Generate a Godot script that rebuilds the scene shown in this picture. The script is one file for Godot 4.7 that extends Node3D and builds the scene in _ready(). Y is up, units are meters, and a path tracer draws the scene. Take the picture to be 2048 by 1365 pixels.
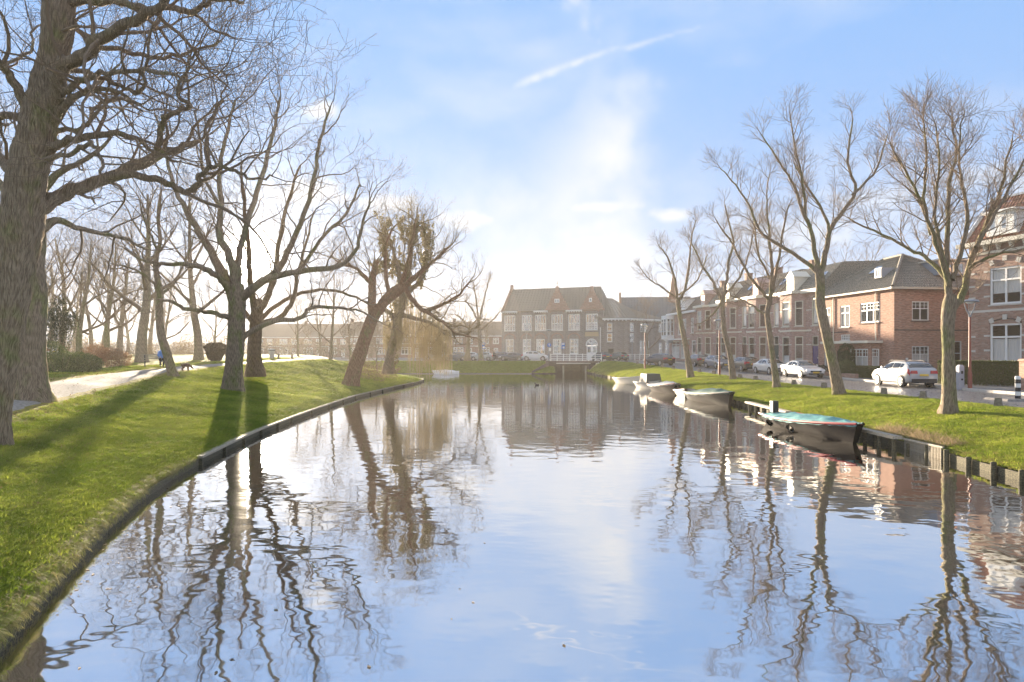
extends Node3D
# A canal in a Dutch town on a winter morning: park on the left, houses on the right, school and bridge at the end.
# World: x right, y up (water = 0), camera looks along -z. "d" is the distance ahead (-z). Pixels are those of the 2048 px photograph.
const FOC := 1365.0
const EYE := 3.2
const HOR := 705.0
const EXPO := 5.2

var rng := RandomNumberGenerator.new()
var noise := FastNoiseLite.new()
var M := {}
var used := {}

class MB:
	var v := PackedVector3Array()
	var n := PackedVector3Array()
	var c := PackedColorArray()
	var uv := PackedVector2Array()
	var ix := PackedInt32Array()
	var col := Color.WHITE
	func vert(p: Vector3, nn: Vector3, t := Vector2.ZERO) -> int:
		v.append(p); n.append(nn); c.append(col); uv.append(t)
		return v.size() - 1
	# normal = u x w, corner o
	func quad(o: Vector3, u: Vector3, w: Vector3) -> void:
		var nn := u.cross(w).normalized()
		var b := v.size()
		vert(o, nn, Vector2(0, 1)); vert(o + u, nn, Vector2(1, 1)); vert(o + u + w, nn, Vector2(1, 0)); vert(o + w, nn, Vector2(0, 0))
		ix.append_array([b, b + 2, b + 1, b, b + 3, b + 2])
	func poly4(a: Vector3, b2: Vector3, c2: Vector3, d: Vector3) -> void:
		var nn := (c2 - a).cross(d - b2).normalized()
		var b := v.size()
		vert(a, nn, Vector2(0, 1)); vert(b2, nn, Vector2(1, 1)); vert(c2, nn, Vector2(1, 0)); vert(d, nn, Vector2(0, 0))
		ix.append_array([b, b + 2, b + 1, b, b + 3, b + 2])
	func tri(a: Vector3, b2: Vector3, c2: Vector3) -> void:
		var nn := (b2 - a).cross(c2 - a).normalized()
		var b := v.size()
		vert(a, nn); vert(b2, nn, Vector2(1, 0)); vert(c2, nn, Vector2(1, 1))
		ix.append_array([b, b + 2, b + 1])
	func box(ctr: Vector3, size: Vector3, bs := Basis.IDENTITY) -> void:
		var x := bs.x * size.x
		var y := bs.y * size.y
		var z := bs.z * size.z
		var o := ctr - (x + y + z) * 0.5
		quad(o + z, x, y); quad(o + x, -x, y); quad(o + x + z, -z, y); quad(o, z, y); quad(o + y + z, x, -z); quad(o, x, z)
	# a box whose top is smaller: chamfered look
	func frustum(ctr: Vector3, bottom: Vector2, top: Vector2, h: float, bs := Basis.IDENTITY) -> void:
		var p := []
		for k in 2:
			var s: Vector2 = (bottom if k == 0 else top) * 0.5
			for q in [Vector2(-1, -1), Vector2(1, -1), Vector2(1, 1), Vector2(-1, 1)]:
				p.append(ctr + bs * Vector3(q.x * s.x, k * h, q.y * s.y))
		poly4(p[3], p[2], p[6], p[7]); poly4(p[1], p[0], p[4], p[5]); poly4(p[2], p[1], p[5], p[6]); poly4(p[0], p[3], p[7], p[4])
		poly4(p[7], p[6], p[5], p[4]); poly4(p[0], p[1], p[2], p[3])
	func tube(p: PackedVector3Array, r: PackedFloat32Array, sides: int, cap := true) -> void:
		var m := p.size()
		if m < 2: return
		var t := (p[1] - p[0]).normalized()
		var a := t.cross(Vector3.UP if absf(t.y) < 0.9 else Vector3.RIGHT).normalized()
		var b0 := v.size()
		for i in m:
			if i > 0:
				t = (p[mini(i + 1, m - 1)] - p[i - 1]).normalized()
			a = (a - t * a.dot(t)).normalized()
			var b := t.cross(a)
			for k in sides:
				var an := TAU * k / sides
				var q := a * cos(an) + b * sin(an)
				v.append(p[i] + q * r[i]); n.append(q); c.append(col); uv.append(Vector2(float(k) / sides, i))
		for i in m - 1:
			for k in sides:
				var q0 := b0 + i * sides + k
				var q1 := b0 + i * sides + (k + 1) % sides
				ix.append_array([q0, q0 + sides, q1, q1, q0 + sides, q1 + sides])
		if cap:
			var e := vert(p[m - 1] + t * r[m - 1] * 0.3, t)
			for k in sides:
				ix.append_array([b0 + (m - 1) * sides + k, e, b0 + (m - 1) * sides + (k + 1) % sides])
	func rod(a: Vector3, b: Vector3, r0: float, r1 := -1.0, sides := 8) -> void:
		tube(PackedVector3Array([a, b]), PackedFloat32Array([r0, r0 if r1 < 0 else r1]), sides)
		var t := (b - a).normalized()
		var e := vert(a, -t)
		var s := v.size() - 2 - sides * 2
		for k in sides:
			ix.append_array([e, s + k, s + (k + 1) % sides])
	# profile: Vector2(radius, along axis)
	func lathe(o: Vector3, prof: Array, sides: int, bs := Basis.IDENTITY) -> void:
		var m := prof.size()
		var b0 := v.size()
		for i in m:
			var pv: Vector2 = prof[i]
			var t: Vector2 = (prof[mini(i + 1, m - 1)] - prof[maxi(i - 1, 0)])
			var nr := Vector2(t.y, -t.x).normalized()
			for k in sides:
				var an := TAU * k / sides
				var q := bs * Vector3(cos(an), 0, sin(an))
				v.append(o + q * pv.x + bs.y * pv.y); n.append((q * nr.x + bs.y * nr.y).normalized()); c.append(col); uv.append(Vector2(float(k) / sides, i))
		for i in m - 1:
			for k in sides:
				var q0 := b0 + i * sides + k
				var q1 := b0 + i * sides + (k + 1) % sides
				ix.append_array([q0, q1, q0 + sides, q1, q1 + sides, q0 + sides])
	# smooth sheet of nu x nv points, normals from the neighbours; du x dv points out
	func sheet(p: PackedVector3Array, nu: int, nv: int, uvs := PackedVector2Array(), cols := PackedColorArray()) -> void:
		var b0 := v.size()
		for j in nv:
			for i in nu:
				var du := p[j * nu + mini(i + 1, nu - 1)] - p[j * nu + maxi(i - 1, 0)]
				var dv := p[mini(j + 1, nv - 1) * nu + i] - p[maxi(j - 1, 0) * nu + i]
				v.append(p[j * nu + i]); n.append(du.cross(dv).normalized())
				c.append(cols[j * nu + i] if cols.size() else col)
				uv.append(uvs[j * nu + i] if uvs.size() else Vector2(float(i) / maxi(nu - 1, 1), float(j) / maxi(nv - 1, 1)))
		for j in nv - 1:
			for i in nu - 1:
				var q := b0 + j * nu + i
				ix.append_array([q, q + nu + 1, q + 1, q, q + nu, q + nu + 1])
	func mesh() -> ArrayMesh:
		var a := []
		a.resize(Mesh.ARRAY_MAX)
		a[Mesh.ARRAY_VERTEX] = v; a[Mesh.ARRAY_NORMAL] = n; a[Mesh.ARRAY_COLOR] = c; a[Mesh.ARRAY_TEX_UV] = uv; a[Mesh.ARRAY_INDEX] = ix
		var m := ArrayMesh.new()
		m.add_surface_from_arrays(Mesh.PRIMITIVE_TRIANGLES, a)
		return m

func numbered(called: String) -> String:
	if not used.has(called):
		used[called] = 0
		return called
	used[called] += 1
	return "%s_%03d" % [called, used[called]]

func put(called: String, mb: MB, m: Material, parent: Node = null) -> MeshInstance3D:
	return put_mesh(called, mb.mesh(), m, parent)

func put_mesh(called: String, me: Mesh, m: Material, parent: Node = null) -> MeshInstance3D:
	var o := MeshInstance3D.new()
	o.mesh = me
	o.material_override = m
	if parent:
		o.name = called
		parent.add_child(o, true)
	else:
		o.name = numbered(called)
		add_child(o, true)
	return o

func tag(o: Node, label: String, category: String, group := "") -> Node:
	o.set_meta("label", label)
	o.set_meta("category", category)
	if group: o.set_meta("group", group)
	return o

func thing(called: String, label: String, category: String, at := Vector3.ZERO, turn := 0.0, group := "") -> Node3D:
	var o := Node3D.new()
	o.name = numbered(called)
	add_child(o, true)
	o.position = at
	o.rotation.y = turn
	tag(o, label, category, group)
	return o

func struct(called: String, mb: MB, m: Material) -> MeshInstance3D:
	var o := put(called, mb, m)
	o.set_meta("kind", "structure")
	return o

# a point seen at a pixel, at distance d
func at(px: float, py: float, d: float) -> Vector3:
	return Vector3((px - 1024.0) / FOC * d, EYE + (HOR - py) / FOC * d, -d)

func lin(r: float, g: float, b: float, a := 1.0) -> Color:
	var c := Color(r, g, b).linear_to_srgb()
	c.a = a
	return c

func mat(r: float, g: float, b: float, rough := 0.8, spec := 0.5) -> StandardMaterial3D:
	var m := StandardMaterial3D.new()
	m.albedo_color = lin(r, g, b)
	m.roughness = rough
	m.metallic_specular = spec
	return m

# seamless noise image between two colours (linear), as an sRGB texture
func noise_tex(size: int, sd: int, freq: float, oct: int, c0: Color, c1: Color, gain := 1.6, kind := FastNoiseLite.TYPE_SIMPLEX_SMOOTH) -> ImageTexture:
	var f := FastNoiseLite.new()
	f.seed = sd; f.frequency = freq; f.fractal_octaves = oct; f.noise_type = kind
	var im := f.get_seamless_image(size, size)
	im.convert(Image.FORMAT_L8)
	var src := im.get_data()
	var out := PackedByteArray()
	out.resize(size * size * 3)
	var lut := []
	for i in 256:
		var t := clampf((i / 255.0 - 0.5) * gain + 0.5, 0, 1)
		var k := c0.lerp(c1, t).linear_to_srgb()
		lut.append([int(k.r * 255), int(k.g * 255), int(k.b * 255)])
	for i in src.size():
		var k: Array = lut[src[i]]
		out[i * 3] = k[0]; out[i * 3 + 1] = k[1]; out[i * 3 + 2] = k[2]
	return ImageTexture.create_from_image(Image.create_from_data(size, size, false, Image.FORMAT_RGB8, out))

func tri_map(m: StandardMaterial3D, scale: Vector3, world := false) -> StandardMaterial3D:
	m.uv1_triplanar = true
	m.uv1_world_triplanar = world
	m.uv1_triplanar_sharpness = 6.0
	m.uv1_scale = scale
	return m

# running-bond brick: colour and relief textures for bricks of 0.21 x 0.06 m; tile = 8 bricks x 16 courses
func brick_tex(sd: int, brick: Array, mortar: Color) -> Array:
	var w := 512
	var h := 256
	var im := Image.create(w, h, false, Image.FORMAT_RGB8)
	var hm := Image.create(w, h, false, Image.FORMAT_L8)
	var r := RandomNumberGenerator.new()
	r.seed = sd
	var tone := []
	for i in 8 * 16:
		var k: Color = brick[r.randi() % brick.size()]
		tone.append(k * r.randf_range(0.78, 1.18))
	for y in h:
		var cy := y / 16
		var fy := y % 16
		for x in w:
			var xx := (x + (32 if cy % 2 == 1 else 0)) % w
			var cx := xx / 64
			var fx := xx % 64
			var mort := fy < 3 or fx < 3
			var g := 0.9 + 0.2 * r.randf()
			var k: Color = (mortar if mort else tone[cy * 8 + cx]) * g
			k.a = 1.0
			im.set_pixel(x, y, k.linear_to_srgb())
			hm.set_pixel(x, y, Color.BLACK if mort else Color(0.8 + 0.2 * g - 0.1, 0, 0))
	return [ImageTexture.create_from_image(im), ImageTexture.create_from_image(hm)]

func brick_mat(sd: int, brick: Array, mortar: Color) -> StandardMaterial3D:
	var t := brick_tex(sd, brick, mortar)
	var m := StandardMaterial3D.new()
	m.albedo_texture = t[0]
	m.roughness = 0.9
	m.heightmap_enabled = true
	m.heightmap_texture = t[1]
	m.heightmap_scale = 0.8
	# patches of soot and paler brick
	m.detail_enabled = true
	m.detail_uv_layer = BaseMaterial3D.DETAIL_UV_1
	m.detail_blend_mode = BaseMaterial3D.BLEND_MODE_MUL
	return tri_map(m, Vector3(1 / 1.76, 1 / 1.05, 1 / 1.76))

func _ready() -> void:
	rng.seed = 7
	noise.seed = 3
	noise.frequency = 0.15
	noise.fractal_octaves = 3
	# ---- camera, sky, sun, exposure
	var cam := Camera3D.new()
	cam.name = "camera"
	cam.projection = Camera3D.PROJECTION_FRUSTUM
	cam.near = 0.1
	cam.far = 3000.0
	cam.size = 0.1 * 1365.0 / FOC
	cam.frustum_offset = Vector2(0, 0.1 * (HOR - 682.5) / FOC)
	cam.position = Vector3(0, EYE, 0)
	add_child(cam)
	cam.current = true
	var e := Environment.new()
	e.background_mode = Environment.BG_SKY
	e.sky = Sky.new()
	var ps := PanoramaSkyMaterial.new()
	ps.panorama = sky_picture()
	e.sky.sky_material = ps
	e.tonemap_mode = Environment.TONE_MAPPER_LINEAR
	e.tonemap_exposure = EXPO
	e.sdfgi_enabled = true
	e.ssao_enabled = true
	e.ssil_enabled = true
	e.volumetric_fog_enabled = true
	e.volumetric_fog_density = 0.0005
	e.volumetric_fog_albedo = Color(1.0, 0.98, 0.95)
	e.volumetric_fog_anisotropy = 0.42
	var we := WorldEnvironment.new()
	we.name = "environment"
	we.environment = e
	add_child(we)
	var sun := DirectionalLight3D.new()
	sun.name = "sun"
	sun.light_energy = 1.6
	sun.light_color = Color(1.0, 0.92, 0.8)
	sun.light_angular_distance = 0.6
	sun.shadow_enabled = true
	add_child(sun)
	sun.look_at_from_position(Vector3.ZERO, -SUN)
	materials()
	print("t setting ", Time.get_ticks_msec())
	setting()
	print("t houses ", Time.get_ticks_msec())
	houses()
	print("t trees ", Time.get_ticks_msec())
	trees()
	print("t things ", Time.get_ticks_msec())
	things()
	print("t plants ", Time.get_ticks_msec())
	plants()
	print("t done ", Time.get_ticks_msec())

var SUN := Vector3(-0.355, 0.131, -0.926).normalized()

# clear winter sky: blue above, white haze low down, thin cirrus with more added out of view as fill, one old contrail, small flat clouds, bright air round the sun
func sky_picture() -> ImageTexture:
	var w := 2048
	var h := 1024
	var im := Image.create(w, h, false, Image.FORMAT_RGBF)
	var f := FastNoiseLite.new()
	f.seed = 11
	f.frequency = 1.0
	f.fractal_octaves = 4
	var g := FastNoiseLite.new()
	g.seed = 21
	g.frequency = 1.0
	g.fractal_octaves = 3
	var puffs := [[930, 442, 62, 20], [1205, 412, 85, 16], [1190, 485, 75, 14], [1340, 426, 40, 15], [640, 225, 45, 18], [780, 410, 70, 22], [620, 380, 90, 30], [1580, 470, 150, 40], [1760, 400, 120, 30], [1990, 360, 110, 34]]
	for y in h / 2 + 2:
		var el := PI / 2 - (y + 0.5) / h * PI
		var se := sin(el)
		for x in w:
			var az := wrapf((x + 0.5) / w * TAU, -PI, PI)
			var dir := Vector3(sin(az) * cos(el), se, -cos(az) * cos(el))
			var up := clampf(se, 0, 1)
			# base gradient
			var hz := pow(1.0 - up, 5.2)
			var k := Color(0.27, 0.52, 0.97).lerp(Color(0.82, 0.88, 0.97), hz)
			var cosun := dir.dot(SUN)
			var ang := rad_to_deg(acos(clampf(cosun, -1, 1)))
			# clouds
			var cl := 0.0
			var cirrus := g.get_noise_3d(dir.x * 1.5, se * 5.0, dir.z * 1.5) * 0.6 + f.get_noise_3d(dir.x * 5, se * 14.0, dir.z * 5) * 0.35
			cl = clampf(cirrus * 0.7 + 0.45 * smoothstep(-0.2, 0.5, dir.z), 0, 0.75)  # extra cloud cover behind the camera, added as fill light
			cl = maxf(cl, clampf(0.55 + cirrus * 0.8, 0, 0.85) * smoothstep(0.45, 0.62, up))  # white cover above the view, added to whiten the water and fill
			if dir.z < -0.3 and absf(az) < 1.05:
				var px := 1024.0 + FOC * tan(az)
				var py := HOR - FOC * tan(el) / cos(az)
				var wob := f.get_noise_2d(px * 0.006, py * 0.006)
				var wob2 := g.get_noise_2d(px * 0.02, py * 0.02)
				# tall veil rising from the haze
				var vx := 1185.0 + 35.0 * sin(py * 0.009) + wob * 70.0
				var vw := 45.0 + maxf(py - 60.0, 0.0) * 0.28
				var veil := exp(-pow((px - vx) / vw, 2.0)) * smoothstep(-60.0, 330.0, py)
				cl = maxf(cl, veil * (0.6 + 0.45 * wob))
				var wide := exp(-pow((px - 1060.0) / 330.0, 2.0)) * smoothstep(200.0, 480.0, py)
				cl = maxf(cl, wide * (0.32 + 0.5 * wob))
				# wisp at the top
				var tx := 1150.0 + (py - 0.0) * 0.6
				cl = maxf(cl, 0.4 * exp(-pow((px - tx) / 38.0, 2.0)) * smoothstep(150.0, 60.0, py) * (0.7 + wob2))
				# contrail
				var s := (px - 1015.0) / 375.0
				if s > -0.05 and s < 1.05:
					var cy := 178.0 - 122.0 * s - 26.0 * sin(s * 3.1) * (0.4 if s < 0.6 else 0.2) + wob2 * 5.0
					var th := lerpf(11.0, 3.0, clampf(s, 0, 1))
					cl = maxf(cl, (0.95 - 0.55 * s) * exp(-pow((py - cy) / th, 2.0)) * smoothstep(-0.05, 0.15, s) * (0.8 + 0.6 * wob2))
				for p in puffs:
					var qx: float = (px - p[0]) / p[2] + wob2 * 0.5
					var qy: float = (py - p[1]) / p[3] + wob * 0.8
					var q := 1.0 - (qx * qx + qy * qy)
					if q > -0.6:
						cl = maxf(cl, smoothstep(-0.6, 1.1, q) * (0.85 if p[0] < 1400 else 0.5))
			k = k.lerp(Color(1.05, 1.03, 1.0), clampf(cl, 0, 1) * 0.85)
			# air lit round the sun
			var glow := 0.22 * exp(-ang / 9.0) + 1.8 * exp(-ang / 2.6) + 80.0 * exp(-pow(ang / 1.1, 2.0))
			k += Color(1.0, 0.93, 0.80) * glow
			im.set_pixel(x, y, Color(k.r / EXPO, k.g / EXPO, k.b / EXPO))
	for y in range(h / 2 + 2, h):
		for x in w:
			im.set_pixel(x, y, Color(0.06, 0.06, 0.05))
	return ImageTexture.create_from_image(im)

func materials() -> void:
	# --- ground
	var g := mat(1, 1, 1, 0.95, 0.3)
	g.albedo_texture = noise_tex(1024, 5, 0.012, 5, Color(0.14, 0.18, 0.025), Color(0.30, 0.34, 0.055), 1.8)
	g.vertex_color_use_as_albedo = true
	g.heightmap_enabled = true
	g.heightmap_texture = noise_tex(512, 6, 0.05, 4, Color.BLACK, Color.WHITE, 1.6)
	g.heightmap_scale = 3.0
	M.grass = tri_map(g, Vector3.ONE * 0.25, true)
	var bl := StandardMaterial3D.new()
	bl.albedo_color = Color.WHITE
	bl.vertex_color_use_as_albedo = true
	bl.roughness = 0.7
	bl.metallic_specular = 0.3
	bl.backlight_enabled = true
	bl.backlight = Color(1, 1, 1)
	bl.cull_mode = BaseMaterial3D.CULL_DISABLED
	M.blade = bl
	var road := mat(0.9, 0.9, 0.92, 0.42, 0.5)
	road.albedo_texture = noise_tex(512, 8, 0.02, 5, Color(0.10, 0.095, 0.095), Color(0.20, 0.19, 0.185), 1.8)
	road.roughness_texture = noise_tex(512, 9, 0.012, 3, Color(0.35, 0.35, 0.35), Color(1, 1, 1), 2.0)
	road.heightmap_enabled = true
	road.heightmap_texture = paver_height()
	road.heightmap_scale = 0.8
	M.road = tri_map(road, Vector3.ONE * 0.6, true)
	var pv := mat(1, 1, 1, 0.75)
	pv.albedo_texture = noise_tex(512, 10, 0.02, 5, Color(0.14, 0.13, 0.12), Color(0.26, 0.24, 0.22), 1.6)
	M.pavement = tri_map(pv, Vector3.ONE * 0.5, true)
	var pa := mat(1, 1, 1, 0.9, 0.3)
	pa.albedo_texture = noise_tex(512, 12, 0.03, 5, Color(0.2, 0.185, 0.165), Color(0.32, 0.3, 0.27), 1.6)
	M.path = tri_map(pa, Vector3.ONE * 0.4, true)
	var so := mat(1, 1, 1, 0.95)
	so.albedo_texture = noise_tex(512, 13, 0.04, 5, Color(0.05, 0.035, 0.022), Color(0.15, 0.105, 0.065), 1.8)
	M.soil = tri_map(so, Vector3.ONE * 0.5, true)
	# --- water: dark peaty water, glossy, rippled
	var wa := mat(0.022, 0.018, 0.011, 0.03, 1.0)
	wa.refraction_enabled = true
	wa.refraction_scale = 0.32
	wa.heightmap_enabled = true
	wa.heightmap_texture = ripple_tex()
	wa.heightmap_scale = 0.42
	wa.uv1_scale = Vector3(1 / 9.0, 1 / 9.0, 1)
	M.water = wa
	# --- bark
	var ht := noise_tex(512, 15, 0.02, 5, Color.BLACK, Color.WHITE, 1.8)
	var bt := noise_tex(512, 16, 0.02, 5, Color(0.5, 0.47, 0.44), Color(1, 1, 1), 2.0)
	for k in [["bark", 0.38, 0.305, 0.23, 4.0], ["bark_far", 0.38, 0.305, 0.23, 0.0]]:
		var b := mat(k[1], k[2], k[3], 0.92, 0.3)
		b.vertex_color_use_as_albedo = true
		b.albedo_texture = bt
		if k[4] > 0:
			b.heightmap_enabled = true
			b.heightmap_texture = ht
			b.heightmap_scale = k[4]
		M[k[0]] = tri_map(b, Vector3(2.6, 0.3, 2.6), true)
	var tw := mat(0.23, 0.175, 0.125, 0.9, 0.3)
	tw.vertex_color_use_as_albedo = true
	M.twig = tw
	var wt := mat(0.46, 0.35, 0.19, 0.8, 0.4)
	wt.vertex_color_use_as_albedo = true
	M.willow_twig = wt
	# --- bricks
	var soot := noise_tex(512, 18, 0.006, 4, Color(0.62, 0.6, 0.6), Color(1, 1, 1), 1.7)
	M.brick_red = brick_mat(1, [Color(0.42, 0.225, 0.165), Color(0.46, 0.25, 0.18), Color(0.36, 0.185, 0.135), Color(0.44, 0.27, 0.21)], Color(0.33, 0.26, 0.2))
	M.brick_brown = brick_mat(2, [Color(0.36, 0.215, 0.165), Color(0.41, 0.245, 0.185), Color(0.32, 0.18, 0.135), Color(0.38, 0.26, 0.205)], Color(0.3, 0.25, 0.2))
	M.brick_pink = brick_mat(3, [Color(0.43, 0.275, 0.23), Color(0.48, 0.315, 0.265), Color(0.37, 0.225, 0.19), Color(0.45, 0.315, 0.275)], Color(0.36, 0.3, 0.26))
	M.brick_grey = brick_mat(4, [Color(0.29, 0.25, 0.225), Color(0.34, 0.295, 0.265), Color(0.245, 0.21, 0.185), Color(0.32, 0.265, 0.23)], Color(0.28, 0.25, 0.22))
	M.brick_dark = brick_mat(5, [Color(0.13, 0.09, 0.07), Color(0.16, 0.11, 0.085), Color(0.11, 0.075, 0.06)], Color(0.16, 0.14, 0.12))
	for k in ["brick_red", "brick_brown", "brick_pink", "brick_grey", "brick_dark"]:
		M[k].detail_enabled = false
	# --- roofs
	for k in [["roof_dark", Color(0.10, 0.09, 0.072), Color(0.33, 0.295, 0.235), 0.75], ["roof_red", Color(0.16, 0.07, 0.045), Color(0.34, 0.16, 0.10), 0.6], ["roof_brown", Color(0.10, 0.075, 0.055), Color(0.21, 0.16, 0.12), 0.75], ["roof_moss", Color(0.14, 0.122, 0.095), Color(0.26, 0.23, 0.185), 0.8], ["roof_slate", Color(0.10, 0.10, 0.10), Color(0.2, 0.195, 0.19), 0.55]]:
		var r := mat(1, 1, 1, k[3])
		r.albedo_texture = noise_tex(512, 30 + k[0].length(), 0.03, 5, k[1], k[2], 1.8)
		M[k[0]] = tri_map(r, Vector3.ONE * 0.5, true)
	# --- plain things
	M.white = mat(0.78, 0.77, 0.74, 0.45)
	M.cream = mat(0.66, 0.62, 0.52, 0.6)
	M.stone = mat(0.55, 0.52, 0.47, 0.8)
	M.lead = mat(0.28, 0.31, 0.36, 0.5)
	M.iron = mat(0.03, 0.03, 0.035, 0.5)
	M.curtain = mat(0.72, 0.71, 0.68, 0.95)
	M.room = mat(0.4, 0.37, 0.33, 0.95)
	var gl := mat(0.02, 0.025, 0.03, 0.03, 0.6)
	gl.transparency = BaseMaterial3D.TRANSPARENCY_ALPHA
	gl.albedo_color.a = 0.12
	M.glass = gl
	var fg := mat(0.05, 0.06, 0.07, 0.06, 1.0)
	fg.clearcoat_enabled = true
	fg.clearcoat = 1.0
	fg.clearcoat_roughness = 0.03
	fg.refraction_enabled = true
	fg.refraction_scale = 0.12
	M.far_glass = fg
	M.rubber = mat(0.025, 0.025, 0.026, 0.85)
	var al := mat(0.55, 0.55, 0.57, 0.35)
	al.metallic = 0.8
	M.alloy = al
	M.car_glass = mat(0.015, 0.018, 0.022, 0.04, 0.7)
	M.tail = mat(0.42, 0.02, 0.03, 0.2)
	M.lamp_glass = mat(0.75, 0.76, 0.78, 0.12, 0.7)
	M.plate = mat(0.72, 0.5, 0.05, 0.5)
	M.black = mat(0.02, 0.02, 0.022, 0.6)
	M.lamp_red = mat(0.26, 0.075, 0.05, 0.5)
	M.lamp_grey = mat(0.25, 0.26, 0.28, 0.4)
	var wd := mat(1, 1, 1, 0.9)
	wd.albedo_texture = noise_tex(512, 40, 0.03, 5, Color(0.035, 0.03, 0.018), Color(0.13, 0.115, 0.065), 1.9)
	M.wet_wood = tri_map(wd, Vector3(0.7, 2.0, 0.7))
	var wp := mat(1, 1, 1, 0.8)
	wp.albedo_texture = noise_tex(512, 41, 0.03, 5, Color(0.2, 0.17, 0.12), Color(0.42, 0.37, 0.29), 1.8)
	M.pale_wood = tri_map(wp, Vector3(0.8, 3.0, 0.8))
	var lf := StandardMaterial3D.new()
	lf.vertex_color_use_as_albedo = true
	lf.roughness = 0.5
	lf.backlight_enabled = true
	lf.backlight = Color(0.7, 0.7, 0.7)
	lf.cull_mode = BaseMaterial3D.CULL_DISABLED
	M.leaf = lf

# clay pavers laid in the street: relief only
func paver_height() -> ImageTexture:
	var im := Image.create(256, 256, false, Image.FORMAT_L8)
	for y in 256:
		for x in 256:
			var row := y / 16
			var xx := (x + (16 if row % 2 else 0)) % 256
			im.set_pixel(x, y, Color(0, 0, 0) if y % 16 < 2 or xx % 32 < 2 else Color(1, 1, 1) * (0.75 + 0.25 * absf(sin(row * 12.9 + (xx / 32) * 78.2))))
	return ImageTexture.create_from_image(im)

# small crossing waves, many lengths and directions, seamless
func ripple_tex() -> ImageTexture:
	var s := 512
	var r := RandomNumberGenerator.new()
	r.seed = 51
	var h := PackedFloat32Array()
	h.resize(s * s)
	for q in 44:
		var wl := lerpf(5.0, 62.0, pow(r.randf(), 1.4))
		var an := r.randfn(PI * 0.5, 0.9)
		var kx := roundi(cos(an) * wl)
		var ky := roundi(sin(an) * wl)
		var kk := maxf(Vector2(kx, ky).length(), 1.0)
		var amp := 1.0 / pow(kk, 1.05)
		var ph := r.randf() * TAU
		var ca := PackedFloat32Array(); var sa := PackedFloat32Array()
		for x in s:
			ca.append(cos(TAU * kx * x / s + ph)); sa.append(sin(TAU * kx * x / s + ph))
		for y in s:
			var cb := amp * cos(TAU * ky * y / s)
			var sb := amp * sin(TAU * ky * y / s)
			var o := y * s
			for x in s:
				h[o + x] += ca[x] * cb - sa[x] * sb
	var im := Image.create(s, s, false, Image.FORMAT_RF)
	for y in s:
		for x in s:
			im.set_pixel(x, y, Color(0.5 + 0.5 * h[y * s + x], 0, 0))
	return ImageTexture.create_from_image(im)

# ---------------------------------------------------------------- the lie of the land
var LB := [[-30.0, -3.2], [4.0, -4.6], [7.5, -5.6], [9.0, -6.15], [11.4, -7.05], [15.6, -8.3], [19.6, -9.0], [25.5, -9.8], [33.2, -10.4], [46.6, -11.0], [60.0, -10.4], [70.0, -9.7], [76.0, -9.9], [80.0, -11.5], [130.0, -30.0]]
var RB := [[-30.0, 11.0], [10.0, 12.0], [17.0, 12.7], [22.0, 13.1], [30.0, 13.3], [43.0, 13.9], [60.0, 13.4], [77.0, 12.7], [93.0, 12.0], [104.0, 11.6], [140.0, 11.6]]
var RE := [[-30.0, 20.2], [27.0, 19.5], [41.0, 18.7], [62.0, 18.6], [72.0, 17.6], [82.0, 16.8], [95.0, 16.0], [102.0, 14.4], [106.0, 12.5], [130.0, 12.0]]
var RK := [[-30.0, 27.0], [38.0, 25.4], [45.0, 25.9], [63.0, 26.0], [81.0, 23.9], [103.0, 21.2], [140.0, 20.0]]

func along(t: Array, d: float) -> float:
	for i in t.size() - 1:
		if d <= t[i + 1][0]:
			return lerpf(t[i][1], t[i + 1][1], clampf((d - t[i][0]) / (t[i + 1][0] - t[i][0]), 0, 1))
	return t[t.size() - 1][1]

func lawn_h(x: float, d: float) -> float:
	var t := along(LB, d) - x
	var d_end := 80.0 + 60.0 * smoothstep(-13.0, -34.0, x)
	var te := minf(t, (d_end - d) * 0.8)
	if te < 0.0:
		return 0.32 + te * 3.0
	var h := 0.32 + 0.155 * minf(te, 11.0)
	h -= 0.25 * smoothstep(0.9, 0.0, te) * 0.4
	h += 0.016 * maxf(minf(d, 90.0) - 42.0, 0.0) * smoothstep(2.0, 11.0, te)
	h += 0.006 * maxf(te - 11.0, 0.0) * smoothstep(60.0, 20.0, te)
	h += noise.get_noise_2d(x * 1.3, d * 1.3) * 0.07 * smoothstep(0.0, 2.0, te)
	return h

func road_h(d: float) -> float:
	return 1.05 + 0.75 * smoothstep(48.0, 104.0, d)

func bank_h(x: float, d: float) -> float:
	var x0 := along(RB, d)
	var x1 := along(RE, d)
	var f := clampf((x - x0) / maxf(x1 - x0, 0.5), 0, 1)
	var top := road_h(d) - 0.01
	var h := lerpf(0.24, top, 1.0 - pow(1.0 - f, 1.5))
	return h + noise.get_noise_2d(x * 1.5 + 90.0, d * 1.5) * 0.05 * smoothstep(0.0, 0.15, f) * smoothstep(1.0, 0.85, f)

func ground_sheet(ds: Array, ts: Array, fx: Callable, fh: Callable, fc: Callable) -> MB:
	var mb := MB.new()
	var p := PackedVector3Array()
	var c := PackedColorArray()
	for d in ds:
		for t in ts:
			var x: float = fx.call(d, t)
			p.append(Vector3(x, fh.call(x, d), -d))
			c.append(fc.call(x, d))
	mb.sheet(p, ts.size(), ds.size(), PackedVector2Array(), c)
	return mb

func steps(a: float, b: float, s0: float, s1: float) -> Array:
	var out := [a]
	while out[-1] < b:
		out.append(minf(b, out[-1] + lerpf(s0, s1, (out[-1] - a) / (b - a))))
	return out

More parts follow.
